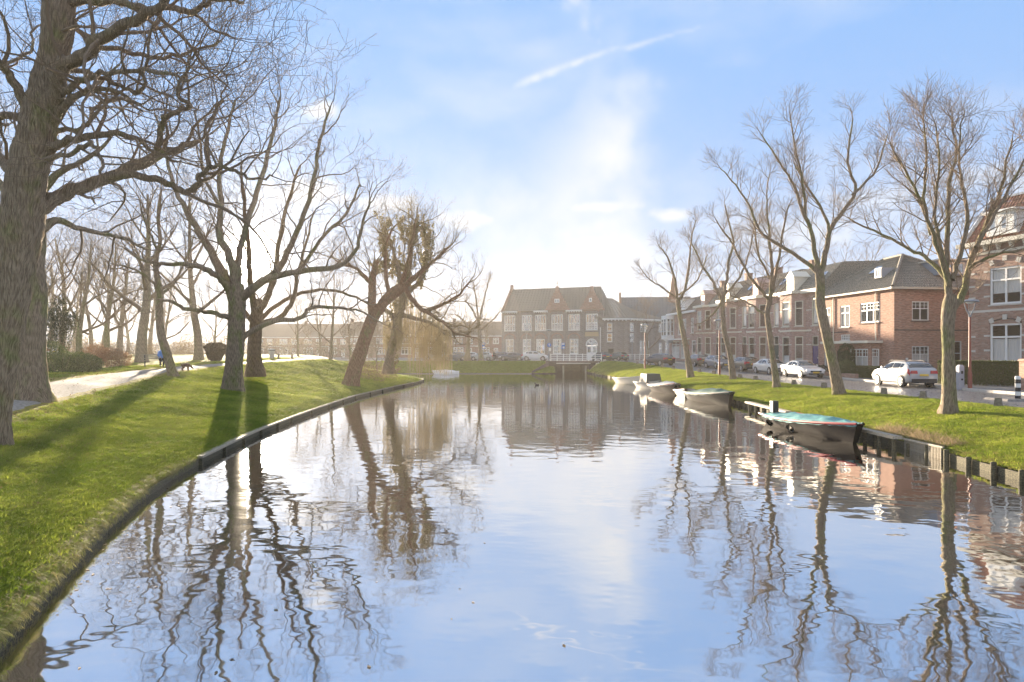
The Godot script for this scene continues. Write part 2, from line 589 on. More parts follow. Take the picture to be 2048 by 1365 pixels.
var PATH := [[16.0, -15.2], [22.0, -16.9], [27.6, -18.7], [34.0, -20.3], [42.0, -22.3], [50.0, -23.0], [60.0, -22.6], [75.0, -21.2], [90.0, -24.0], [118.0, -34.0]]

func lawn_colour(x: float, d: float) -> Color:
	# worn earth and leaf litter beside the path and under the trees, greener by the water
	var t := along(LB, d) - x
	var px := along(PATH, d)
	var w := smoothstep(2.7, 1.3, absf(x - px) + noise.get_noise_2d(x * 3.0, d * 3.0) * 1.4)
	w = maxf(w, smoothstep(-1.0, 3.0, px - x + noise.get_noise_2d(x * 2.0, d * 2.0) * 3.0) * 0.75 * (0.6 + noise.get_noise_2d(x * 5.0, d * 5.0)))
	var g := Color(1.0, 1.0, 1.0).lerp(Color(1.25, 1.1, 0.9), clampf(0.5 + noise.get_noise_2d(x * 2.5 + 40.0, d * 2.5), 0, 1))
	return g.lerp(Color(1.05, 0.72, 1.1), clampf(w, 0, 1))

func setting() -> void:
	# water
	var mb := MB.new()
	mb.quad(Vector3(-160, 0, 30), Vector3(190, 0, 0), Vector3(0, 0, -165))
	for i in 4:
		mb.uv[i] = Vector2(mb.v[i].x, mb.v[i].z)
	struct("water", mb, M.water)
	# park
	struct("lawn", ground_sheet(steps(-8, 135, 0.6, 2.5), [160.0, 110.0, 75.0, 55.0, 42.0, 34.0, 28.0, 24.0, 21.0, 19.0, 17.5, 16.0, 15.0, 14.0, 13.0, 12.0, 11.0, 10.2, 9.4, 8.6, 7.8, 7.0, 6.2, 5.4, 4.6, 3.8, 3.0, 2.3, 1.7, 1.2, 0.8, 0.5, 0.25, 0.1, 0.0],
		func(d, t): return along(LB, d) - t, lawn_h, lawn_colour), M.grass)
	# path
	var p := PackedVector3Array()
	var nd := 0
	for d in steps(14, 118, 0.5, 1.5):
		var w := 1.15 + noise.get_noise_1d(d * 4.0) * 0.15
		for k in 7:
			var x := along(PATH, d) + (k - 3) / 3.0 * w
			p.append(Vector3(x, lawn_h(x, d) + (0.035 if absf(k - 3) < 2.5 else -0.03), -d))
		nd += 1
	mb = MB.new()
	mb.sheet(p, 7, nd)
	struct("path", mb, M.path)
	# right bank, street, far pavement
	struct("bank", ground_sheet(steps(-8, 106, 0.6, 1.6), [0.0, 0.03, 0.08, 0.15, 0.23, 0.31, 0.4, 0.5, 0.6, 0.7, 0.8, 0.9, 1.0],
		func(d, t): return lerpf(along(RB, d), along(RE, d), t), bank_h,
		func(x, d): return Color(1.0, 1.0, 1.0).lerp(Color(1.25, 1.1, 0.9), clampf(0.4 + noise.get_noise_2d(x * 3.0, d * 3.0), 0, 1))), M.grass)
	struct("street", ground_sheet(steps(-10, 108, 1.0, 2.0), [0.0, 0.1, 0.35, 0.65, 0.9, 1.0],
		func(d, t): return lerpf(along(RE, d) - 0.05, along(RK, d), t), func(x, d): return road_h(d) + 0.01, func(_x, _d): return Color.WHITE), M.road)
	struct("pavement", ground_sheet(steps(-10, 108, 1.5, 2.5), [0.0, 0.004, 1.0],
		func(d, t): return lerpf(along(RK, d), 90.0, t), func(x, d): return road_h(d) + (0.13 if x > along(RK, d) + 0.02 else 0.0), func(_x, _d): return Color.WHITE), M.pavement)
	mb = MB.new()
	var kd := 6.0
	while kd < 106.0:
		var a := Vector3(along(RK, kd) - 0.05, road_h(kd) + 0.07, -kd)
		var b := Vector3(along(RK, kd + 0.98) - 0.05, road_h(kd + 0.98) + 0.07, -kd - 0.98)
		var z := (a - b).normalized()
		var x := Vector3.UP.cross(z).normalized()
		mb.box((a + b) / 2, Vector3(0.14, 0.16, 0.97), Basis(x, z.cross(x), z))
		kd += 1.0
	var kb := struct("kerb", mb, M.stone)
	# far ground beyond the water
	mb = MB.new()
	mb.quad(Vector3(-260, 1.78, -106), Vector3(440, 0, 0), Vector3(0, 0, -190))
	struct("far_street", mb, M.road)
	mb = MB.new()
	mb.quad(Vector3(-259, 1.9, -119), Vector3(260, 0, 0), Vector3(0, 0, -170))
	struct("far_pavement", mb, M.pavement)
	p = PackedVector3Array()
	var nx := 0
	for i in 90:
		var x := -90.0 + i * (94.4 / 89.0)
		for k in 8:
			var f := k / 7.0
			p.append(Vector3(x, lerpf(0.12, 1.8, pow(f, 0.8)) + noise.get_noise_2d(x * 2, f * 4) * 0.06, -101.3 - f * 5.0 + noise.get_noise_1d(x * 2) * 0.3 * (1 - f)))
		nx += 1
	mb = MB.new()
	mb.col = Color(1.1, 1.05, 0.95)
	mb.sheet(p, 8, nx)
	for i in mb.n.size(): mb.n[i] = -mb.n[i]
	for i in range(0, mb.ix.size(), 3):
		var q := mb.ix[i]
		mb.ix[i] = mb.ix[i + 1]
		mb.ix[i + 1] = q
	struct("far_bank", mb, M.grass)
	bank_timber()
	bridge()

# a timber board fence holding a bank, following a line; boards and posts are single pieces
func bank_timber() -> void:
	var t := thing("timber_revetment", "dark timber boards edging the lawn at the waterline below the park", "revetment")
	var d := 5.0
	while d < 76.0:
		var l := 2.4 if d < 30 else 4.0
		var a := Vector3(along(LB, d) + 0.03, 0.1, -d)
		var b := Vector3(along(LB, d + l) + 0.03, 0.1, -d - l)
		var z := (a - b).normalized()
		var x := Vector3.UP.cross(z).normalized()
		var bs := Basis(x, z.cross(x), z)
		for k in 2:
			var m := MB.new()
			m.box((a + b) / 2 + Vector3(0, -0.31 + k * 0.25, 0) + x * (0.008 * k), Vector3(0.06, 0.24, (a - b).length() - 0.015), bs)
			put("board", m, M.wet_wood, t)
		var m2 := MB.new()
		m2.box(a + x * 0.08 + Vector3(0, -0.2, 0), Vector3(0.12, 0.55, 0.12), bs)
		if d > 19.0: put("post", m2, M.wet_wood, t)
		if d > 19.0:
			var m3 := MB.new()
			m3.box((a + b) / 2 + Vector3(0, 0.115, 0) + x * 0.02, Vector3(0.22, 0.07, (a - b).length() - 0.02), bs)
			put("capping_beam", m3, M.pale_wood, t)
		d += l
	# right bank: rough posts with boards, in lengths
	var r := thing("mossy_revetment", "mossy dark posts and boards holding the grass bank below the street", "revetment")
	d = 8.0
	while d < 102.0:
		var l := 1.1 if d < 45 else 3.0
		var a := Vector3(along(RB, d) - 0.02, 0.0, -d)
		var b := Vector3(along(RB, d + l) - 0.02, 0.0, -d - l)
		var z := (a - b).normalized()
		var x := Vector3.UP.cross(z).normalized()
		var bs := Basis(x, z.cross(x), z)
		var m := MB.new()
		m.box((a + b) / 2 + Vector3(0, -0.02, 0), Vector3(0.07, 0.44, (a - b).length() - 0.02), bs)
		put("board", m, M.wet_wood, r)
		m = MB.new()
		var hh := rng.randf_range(0.2, 0.38)
		m.tube(PackedVector3Array([a + Vector3(-0.12, -0.5, 0), a + Vector3(-0.12 + rng.randf_range(-0.03, 0.03), hh, 0)]), PackedFloat32Array([0.085, 0.075]), 9)
		put("post", m, M.wet_wood, r)
		d += l
	# concrete facing of the bank close by
	var cw := MB.new()
	for i in 7:
		var d0 := 8.2 + i * 1.25
		var a := Vector3(along(RB, d0) + 0.1, 0.1, -d0)
		var b := Vector3(along(RB, d0 + 1.22) + 0.1, 0.1, -d0 - 1.22)
		var z := (a - b).normalized()
		var x := Vector3.UP.cross(z).normalized()
		cw.box((a + b) / 2, Vector3(0.12, 0.62, (a - b).length()), Basis(x, z.cross(x), z))
	var wm := mat(1, 1, 1, 0.95)
	wm.albedo_texture = noise_tex(256, 44, 0.03, 5, Color(0.05, 0.05, 0.018), Color(0.15, 0.125, 0.07), 1.8)
	tag(put("retaining_wall", cw, tri_map(wm, Vector3.ONE * 0.6)), "low mossy concrete retaining wall under the grass bank", "wall")
	# steel grating let into the bank
	var g := thing("steel_grating", "rusty comb-like steel grating set in the bank edge", "grating", Vector3(along(RB, 20.4) - 0.14, 0.0, -20.4))
	for i in 26:
		var m := MB.new()
		var dd := -i * 0.085
		m.box(Vector3(along(RB, 20.4 - dd) - along(RB, 20.4), 0.16, dd), Vector3(0.03, 0.36, 0.03))
		put("bar", m, M.pale_wood, g)
	var gm := MB.new()
	gm.box(Vector3(0.03, 0.36, -1.06), Vector3(0.07, 0.05, 2.25))
	put("top_rail", gm, M.pale_wood, g)
	# the two landing beams beside the boats
	for q in [[22.2, 27.6, "pale weathered landing beam on posts beside the teal covered boat"], [31.6, 38.0, "mossy landing beam on short posts behind the teal covered boat"]]:
		var d0: float = q[0]
		var d1: float = q[1]
		var a := Vector3(along(RB, d0) - 0.55, 0.42, -d0)
		var b := Vector3(along(RB, d1) - 0.55, 0.42, -d1)
		var o := thing("landing_beam", q[2], "landing beam", Vector3(a.x, 0, a.z))
		var z := (a - b).normalized()
		var x := Vector3.UP.cross(z).normalized()
		var m := MB.new()
		m.box((b - a) / 2 + Vector3(0, 0.42, 0), Vector3(0.3, 0.1, (a - b).length()), Basis(x, z.cross(x), z))
		put("beam", m, M.pale_wood, o)
		for k in 6:
			m = MB.new()
			var c := (b - a) * (0.04 + k * 0.18)
			m.rod(c + Vector3(0, -0.5, 0), c + Vector3(0, 0.37, 0), 0.07)
			put("post", m, M.wet_wood, o)

func bridge() -> void:
	var o := thing("road_bridge", "low brick bridge with white railing over the canal mouth", "bridge", Vector3(9.3, 0, -103.6))
	# abutments either side of the opening, slab above
	var mb := MB.new()
	mb.box(Vector3(-3.1, 0.55, -1.6), Vector3(1.2, 2.3, 3.2)); mb.box(Vector3(3.1, 0.55, -1.6), Vector3(1.2, 2.3, 3.2))
	put("abutment", mb, M.brick_dark, o)
	mb = MB.new()
	mb.box(Vector3(-2.75, 0.5, -8.2), Vector3(0.4, 2.3, 9.9)); mb.box(Vector3(2.75, 0.5, -8.2), Vector3(0.4, 2.3, 9.9)); mb.box(Vector3(0, 0.5, -13.2), Vector3(5.8, 2.4, 0.4))  # side walls, plus an added end wall that keeps the opening dark
	put("vault_and_added_end", mb, M.brick_dark, o)
	mb = MB.new()
	mb.box(Vector3(0, 1.72, -1.6), Vector3(8.2, 0.3, 3.6))
	put("deck", mb, M.brick_dark, o)
	mb = MB.new()
	mb.box(Vector3(0, 1.52, 0.28), Vector3(5.2, 0.12, 0.12))
	put("lintel", mb, M.stone, o)
	for s in [-1.0, 1.0]:
		mb = MB.new()
		var a := Vector3(3.7 * s, -0.4, 0.1)
		var b := Vector3((6.4 if s < 0 else 4.6) * s, -0.4, 2.6 if s < 0 else 4.2)
		var top0 := Vector3(0, 2.2, 0)
		var top1 := Vector3(0, 0.75, 0)
		var th := Vector3(0, 0, -0.4)
		if s < 0:
			mb.poly4(b, a, a + top0, b + top1); mb.poly4(b + top1, a + top0, a + top0 + th, b + top1 + th)
		else:
			mb.poly4(a, b, b + top1, a + top0); mb.poly4(a + top0, b + top1, b + top1 + th, a + top0 + th)
			mb.poly4(a + Vector3(-0.3, 0, 0), a, a + top0, a + top0 + Vector3(-0.3, 0, 0))
		put("wing_wall", mb, M.brick_dark if s < 0 else M.stone, o)
	for x in [-1.6, 1.75]:
		mb = MB.new()
		mb.rod(Vector3(x, -0.6, 1.1), Vector3(x, 1.15, 1.1), 0.14)
		put("guard_post", mb, M.pale_wood, o)
	railing(o, Vector3(-3.4, 1.87, -0.1), Vector3(4.3, 1.87, -0.1), 9)
	var r := thing("white_railing", "second white railing of the bridge in front of the grey school wing", "railing", Vector3(17.6, 1.8, -116.5))
	railing(r, Vector3.ZERO, Vector3(6.2, 0, -1.6), 8)

func railing(o: Node3D, a: Vector3, b: Vector3, n: int) -> void:
	for i in n:
		var m := MB.new()
		var p := a.lerp(b, i / (n - 1.0))
		m.box(p + Vector3(0, 0.52, 0), Vector3(0.11, 1.04, 0.11))
		m.frustum(p + Vector3(0, 1.04, 0), Vector2(0.15, 0.15), Vector2(0.05, 0.05), 0.08)
		put("railing_post", m, M.white, o)
	for h in [0.4, 0.72, 1.0]:
		var m := MB.new()
		m.rod(a + Vector3(0, h, 0.0), b + Vector3(0, h, 0.0), 0.04)
		put("rail", m, M.white, o)

# ---------------------------------------------------------------- buildings
# wall in the plane o + x*u + y*up, seen from its right-hand side normal u x up; holes are [x0, y0, x1, y1]
func wall(mb: MB, o: Vector3, u: Vector3, w: float, h: float, holes := [], deep := 0.14) -> void:
	var xs := [0.0, w]
	var ys := [0.0, h]
	for q in holes:
		for k in [0, 2]:
			if not xs.has(q[k]): xs.append(q[k])
			if not ys.has(q[k + 1]): ys.append(q[k + 1])
	xs.sort(); ys.sort()
	var up := Vector3.UP
	var nn := u.cross(up)
	for i in xs.size() - 1:
		for j in ys.size() - 1:
			var cx: float = (xs[i] + xs[i + 1]) / 2
			var cy: float = (ys[j] + ys[j + 1]) / 2
			var open := false
			for q in holes:
				if cx > q[0] and cx < q[2] and cy > q[1] and cy < q[3]: open = true
			if not open:
				mb.quad(o + u * xs[i] + up * ys[j], u * (xs[i + 1] - xs[i]), up * (ys[j + 1] - ys[j]))
	for q in holes:
		var a: Vector3 = o + u * q[0] + up * q[1]
		var du: Vector3 = u * (q[2] - q[0])
		var dv: Vector3 = up * (q[3] - q[1])
		mb.quad(a, -nn * deep, dv); mb.quad(a + du - nn * deep, nn * deep, dv)
		mb.quad(a, du, -nn * deep); mb.quad(a + dv - nn * deep, du, nn * deep)

# a window set in a hole: frame with mullions and bars, pane, sill, curtain. k: cols, bars (fractions of height), grid (small panes above the top bar), fr, set, curtain (0..1), far, sill
func window(parent: Node3D, o: Vector3, u: Vector3, q: Array, k := {}) -> MeshInstance3D:
	var up := Vector3.UP
	var nn := u.cross(up)
	var w: float = q[2] - q[0]
	var h: float = q[3] - q[1]
	var fr: float = k.get("fr", 0.07)
	var st: float = k.get("set", 0.07)
	var bs := Basis(u, up, nn)
	var c: Vector3 = o + u * (q[0] + w / 2) + up * (q[1] + h / 2) - nn * st
	var mb := MB.new()
	mb.box(c + u * (-w / 2 + fr / 2), Vector3(fr, h, 0.08), bs); mb.box(c + u * (w / 2 - fr / 2), Vector3(fr, h, 0.08), bs)
	mb.box(c + up * (h / 2 - fr / 2), Vector3(w - 2 * fr, fr, 0.08), bs); mb.box(c - up * (h / 2 - fr / 2), Vector3(w - 2 * fr, fr, 0.08), bs)
	var cols: int = k.get("cols", 1)
	for i in range(1, cols):
		mb.box(c + u * (-w / 2 + w * i / cols), Vector3(fr * 0.9, h - 2 * fr, 0.07), bs)
	for f in k.get("bars", []):
		mb.box(c + up * (-h / 2 + h * f), Vector3(w - 2 * fr, fr * 0.9, 0.066), bs)
	if k.has("grid"):
		var g: Array = k.grid   # [from fraction, to fraction, columns, rows]
		for i in range(1, g[2]):
			mb.box(c + u * (-w / 2 + w * i / g[2]) + up * (-h / 2 + h * (g[0] + g[1]) / 2), Vector3(0.035, h * (g[1] - g[0]), 0.05), bs)
		for j in range(1, g[3]):
			mb.box(c + up * (-h / 2 + h * lerpf(g[0], g[1], float(j) / g[3])), Vector3(w - 2 * fr, 0.035, 0.046), bs)
	var f := put("window", mb, k.get("paint", M.white), parent)
	mb = MB.new()
	mb.quad(c + u * (-w / 2 + fr * 0.5) + up * (-h / 2 + fr * 0.5) - nn * 0.012, u * (w - fr), up * (h - fr))
	put("pane", mb, M.far_glass if k.get("far", false) else M.glass, f)
	var cu: float = k.get("curtain", 0.0)
	if cu > 0.0:
		mb = MB.new()
		var top: float = k.get("from_top", 1.0)
		# hung cloth with folds
		var n := int(w * 22)
		var p := PackedVector3Array()
		for j in 2:
			for i in n + 1:
				var y := (h / 2 - fr) if j == 1 else (h / 2 - fr - cu * (h - 2 * fr))
				if top == 0.0: y = (-h / 2 + fr) if j == 0 else (-h / 2 + fr + cu * (h - 2 * fr))
				p.append(c + u * (-w / 2 + w * i / n) + up * y - nn * (0.1 + 0.018 * sin(i * 1.4)))
		mb.sheet(p, n + 1, 2)
		put("curtain", mb, M.curtain, f)
	if k.get("sill", true):
		mb = MB.new()
		mb.box(c + up * (-h / 2 - 0.045) + nn * (st + 0.02), Vector3(w + 0.12, 0.09, 0.16), bs)
		put("sill", mb, k.get("sill_mat", M.stone), f)
	return f

# sloping tiled sheet from a lower edge (a, b) to an upper edge (c over a, d over b), each pantile a wave with a step at its course
func tiled(mb: MB, a: Vector3, b: Vector3, c: Vector3, d: Vector3, tw := 0.24, th := 0.33) -> void:
	var nu := maxi(2, int((b - a).length() / tw))
	var nv := maxi(2, int((c - a).length() / th))
	var nn := (b - a).cross(c - a).normalized()
	var sub := 4
	for j in nv:
		var p := PackedVector3Array()
		for e in 2:
			var f := (j + e) / float(nv)
			var l := a.lerp(c, f)
			var r := b.lerp(d, f)
			for i in nu * sub + 1:
				var t := i / float(nu * sub)
				p.append(l.lerp(r, t) + nn * ((0.03 if e == 0 else 0.0) + 0.04 * sin(i * TAU / sub + 0.6)))
		mb.sheet(p, nu * sub + 1, 2)

func door(parent: Node3D, o: Vector3, u: Vector3, q: Array, m: Material, glazed := false) -> void:
	var up := Vector3.UP
	var nn := u.cross(up)
	var bs := Basis(u, up, nn)
	var w: float = q[2] - q[0]
	var h: float = q[3] - q[1]
	var c: Vector3 = o + u * (q[0] + w / 2) + up * (q[1] + h / 2) - nn * 0.1
	var mb := MB.new()
	mb.box(c, Vector3(w, h, 0.06), bs)
	for i in 2:
		for j in 2:
			mb.box(c + u * (w * (i - 0.5) * 0.44) + up * (h * (j - 0.5) * 0.46) + nn * 0.03, Vector3(w * 0.34, h * 0.38, 0.03), bs)
	var d := put("door", mb, m, parent)
	mb = MB.new()
	mb.box(c + u * w * 0.4 + nn * 0.06, Vector3(0.05, 0.14, 0.06), bs)
	put("handle", mb, M.alloy, d)
	if glazed:
		mb = MB.new()
		mb.quad(c + u * (-w * 0.3) + up * (h * 0.05) + nn * 0.05, u * w * 0.6, up * h * 0.38)
		put("pane", mb, M.far_glass, d)

func houses() -> void:
	corner_house()
	villa()
	for i in 4:
		terrace_house(i)
	shop_house()
	school()
	side_building()
	far_rows()

func corner_house() -> void:
	var turn := deg_to_rad(7.0)
	var o := thing("brick_house", "two storey red brick corner house with hipped dark tiled roof", "house", Vector3(29.7, 1.18, -53.0), turn)
	var X := Vector3.RIGHT
	var Z := Vector3.BACK
	var W := 8.5
	var L := 10.3
	var H := 7.0
	# south wall faces the camera: x 0..W at z = 0; west wall faces the canal: x = 0, z from -L to 0
	var sh := [[1.5, 4.5, 2.95, 6.0], [1.5, 0.85, 2.95, 2.5], [5.0, 0.5, 5.75, 2.9], [6.3, 4.4, 7.0, 6.0]]
	var mb := MB.new()
	wall(mb, Vector3(0, -0.1, 0), X, W, H + 0.1, sh.map(func(q): return [q[0], q[1] + 0.1, q[2], q[3] + 0.1]))
	# west wall, u = +z direction seen from outside (-x): left end is far
	var wo := Vector3(0, 0, -L)
	var wh := [[0.9, 4.3, 1.8, 6.05], [3.3, 4.2, 4.65, 6.05], [6.1, 4.45, 8.6, 6.1], [3.4, 3.05, 4.7, 3.55], [0.9, 0.55, 1.9, 2.5], [2.6, 0.0, 3.9, 2.15]]
	wall(mb, wo, Z, L, H, wh)
	mb.quad(Vector3(W, 0, 0), Vector3(0, 0, -L), Vector3(0, H, 0)); mb.quad(Vector3(W, 0, -L), Vector3(-W, 0, 0), Vector3(0, H, 0))
	put("wall", mb, M.brick_red, o)
	mb = MB.new()
	mb.box(Vector3(W / 2, 3.3, -L / 2), Vector3(W - 0.6, 0.2, L - 0.6)); mb.box(Vector3(W / 2 + 0.5, 3.4, -L / 2), Vector3(0.2, 6.6, L - 1.0)); mb.box(Vector3(W / 2, 0.05, -L / 2), Vector3(W - 0.6, 0.1, L - 0.6))
	put("inner_wall", mb, M.room, o)
	var g := {"cols": 2, "bars": [0.62], "grid": [0.62, 1.0, 4, 2], "fr": 0.08}
	for i in 2:
		window(o, Vector3.ZERO, X, sh[i], g.merged({"curtain": 0.0 if i == 0 else 0.6, "from_top": 0.0, "sill_mat": M.brick_dark}))
	for i in [2, 3]:
		window(o, Vector3.ZERO, X, sh[i], {"bars": [0.6], "fr": 0.07})
	window(o, wo, Z, wh[0], {"cols": 2, "bars": [0.62], "fr": 0.08, "curtain": 0.9})
	window(o, wo, Z, wh[1], {"cols": 2, "bars": [0.66], "fr": 0.08, "curtain": 0.95})
	window(o, wo, Z, wh[2], {"cols": 3, "bars": [0.62], "grid": [0.62, 1.0, 6, 2], "fr": 0.1, "sill_mat": M.brick_dark})
	window(o, wo, Z, wh[3], {"cols": 1, "grid": [0.0, 1.0, 5, 2], "fr": 0.06})
	window(o, wo, Z, wh[4], {"cols": 1, "bars": [0.7], "fr": 0.08, "curtain": 1.0})
	door(o, wo, Z, [2.75, 0.0, 3.75, 2.1], mat(0.10, 0.05, 0.03, 0.5), true)
	# ground-floor bay under a flat canopy
	var bo := Vector3(-0.85, 0, -4.7)
	mb = MB.new()
	var bh := [[0.35, 0.55, 2.75, 2.3]]
	wall(mb, bo, Z, 3.1, 2.75, bh)
	var sb := [[0.1, 0.55, 0.75, 2.3]]
	wall(mb, Vector3(-0.85, 0, -1.6), X, 0.85, 2.75, sb, 0.1)
	mb.quad(Vector3(0, 0, -4.7), Vector3(-0.85, 0, 0), Vector3(0, 2.75, 0))
	put("bay_wall", mb, M.brick_red, o)
	window(o, bo, Z, bh[0], {"cols": 3, "bars": [0.64], "grid": [0.64, 1.0, 6, 2], "fr": 0.1, "curtain": 0.62, "from_top": 0.0})
	window(o, Vector3(-0.85, 0, -1.6), X, sb[0], {"cols": 1, "bars": [0.64], "grid": [0.64, 1.0, 3, 2], "fr": 0.08, "curtain": 0.62, "from_top": 0.0})
	mb = MB.new()
	mb.box(Vector3(-0.6, 2.86, -4.6), Vector3(1.5, 0.2, 6.6))
	put("canopy", mb, M.cream, o)
	for z in [-7.9, -2.1]:
		mb = MB.new()
		mb.rod(Vector3(-0.07, 2.97, z), Vector3(-0.07, H - 0.1, z), 0.05)
		put("downpipe", mb, M.cream, o)
	# gutter all round
	for q in [[Vector3(W / 2, H + 0.02, 0.33), Vector3(W + 1.1, 0.16, 0.14)], [Vector3(-0.33, H + 0.02, -L / 2), Vector3(0.14, 0.158, L + 0.5)]]:
		mb = MB.new()
		mb.box(q[0], q[1])
		put("gutter", mb, M.cream, o)
	mb = MB.new()
	mb.box(Vector3(W / 2, H - 0.02, -L / 2), Vector3(W + 0.7, 0.06, L + 0.7))
	put("soffit", mb, M.cream, o)
	# hipped roof
	var e := 0.42
	var y0 := H + 0.06
	var y1 := H + 3.15
	var A := Vector3(-e, y0, e); var B := Vector3(W + e, y0, e); var C := Vector3(W + e, y0, -L - e); var D := Vector3(-e, y0, -L - e)
	var R0 := Vector3(3.6, y1, -3.9); var R1 := Vector3(3.9, y1, -L + 3.6)
	mb = MB.new()
	tiled(mb, A, B, R0, R0 + Vector3(0.05, 0, 0)); tiled(mb, D, A, R1, R0); tiled(mb, B, C, R0, R1); tiled(mb, C, D, R1, R1 + Vector3(-0.05, 0, 0))
	var rf := put("roof", mb, M.roof_dark, o)
	mb = MB.new()
	for s in [[A, R0], [B, R0], [D, R1], [R0, R1]]:
		var pv := PackedVector3Array()
		var rr := PackedFloat32Array()
		for i in 25:
			pv.append(s[0].lerp(s[1], i / 24.0) + Vector3(0, 0.06, 0)); rr.append(0.1 if i % 2 else 0.13)
		mb.tube(pv, rr, 7)
	put("ridge_tiles", mb, M.roof_dark, rf)
	# dormers: white box on the south slope, small window on the west slope, skylight
	mb = MB.new()
	mb.box(Vector3(5.6, H + 1.75, -1.75), Vector3(2.6, 1.15, 2.0))
	put("dormer", mb, M.lead, rf)
	mb = MB.new()
	mb.box(Vector3(5.6, H + 2.38, -1.6), Vector3(2.9, 0.1, 2.5))
	put("dormer_roof", mb, M.cream, rf)
	window(o, Vector3(4.6, H + 1.3, -0.66), X, [0, 0, 2.0, 0.9], {"cols": 2, "fr": 0.1, "curtain": 0.9, "sill": false, "far": true})
	mb = MB.new()
	mb.box(Vector3(1.5, H + 1.55, -3.1), Vector3(1.3, 0.8, 0.9))
	put("dormer", mb, M.lead, rf)
	window(o, Vector3(0.78, H + 1.2, -3.5), Z, [0, 0, 0.8, 0.7], {"cols": 2, "fr": 0.08, "sill": false, "far": true})
	mb = MB.new()
	var rn := (A - D).cross(R1 - D).normalized()
	var rc := D.lerp(A, 0.55).lerp(R1.lerp(R0, 0.4), 0.62) + rn * 0.1
	mb.box(rc, Vector3(0.8, 1.0, 0.1), Basis(Vector3(0, 0, 1), (R1.lerp(R0, 0.5) - D.lerp(A, 0.5)).normalized(), rn))
	put("skylight", mb, M.far_glass, rf)
	# two soldier courses and a lamp plate
	mb = MB.new()
	mb.box(Vector3(W / 2, 3.75, 0.012), Vector3(W, 0.09, 0.03)); mb.box(Vector3(-0.012, 3.78, -8.0), Vector3(0.03, 0.09, 4.4))
	put("brick_band", mb, M.brick_dark, o)
	mb = MB.new()
	mb.box(Vector3(1.05, 1.45, 0.03), Vector3(0.18, 0.28, 0.05))
	put("house_number", mb, M.white, o)

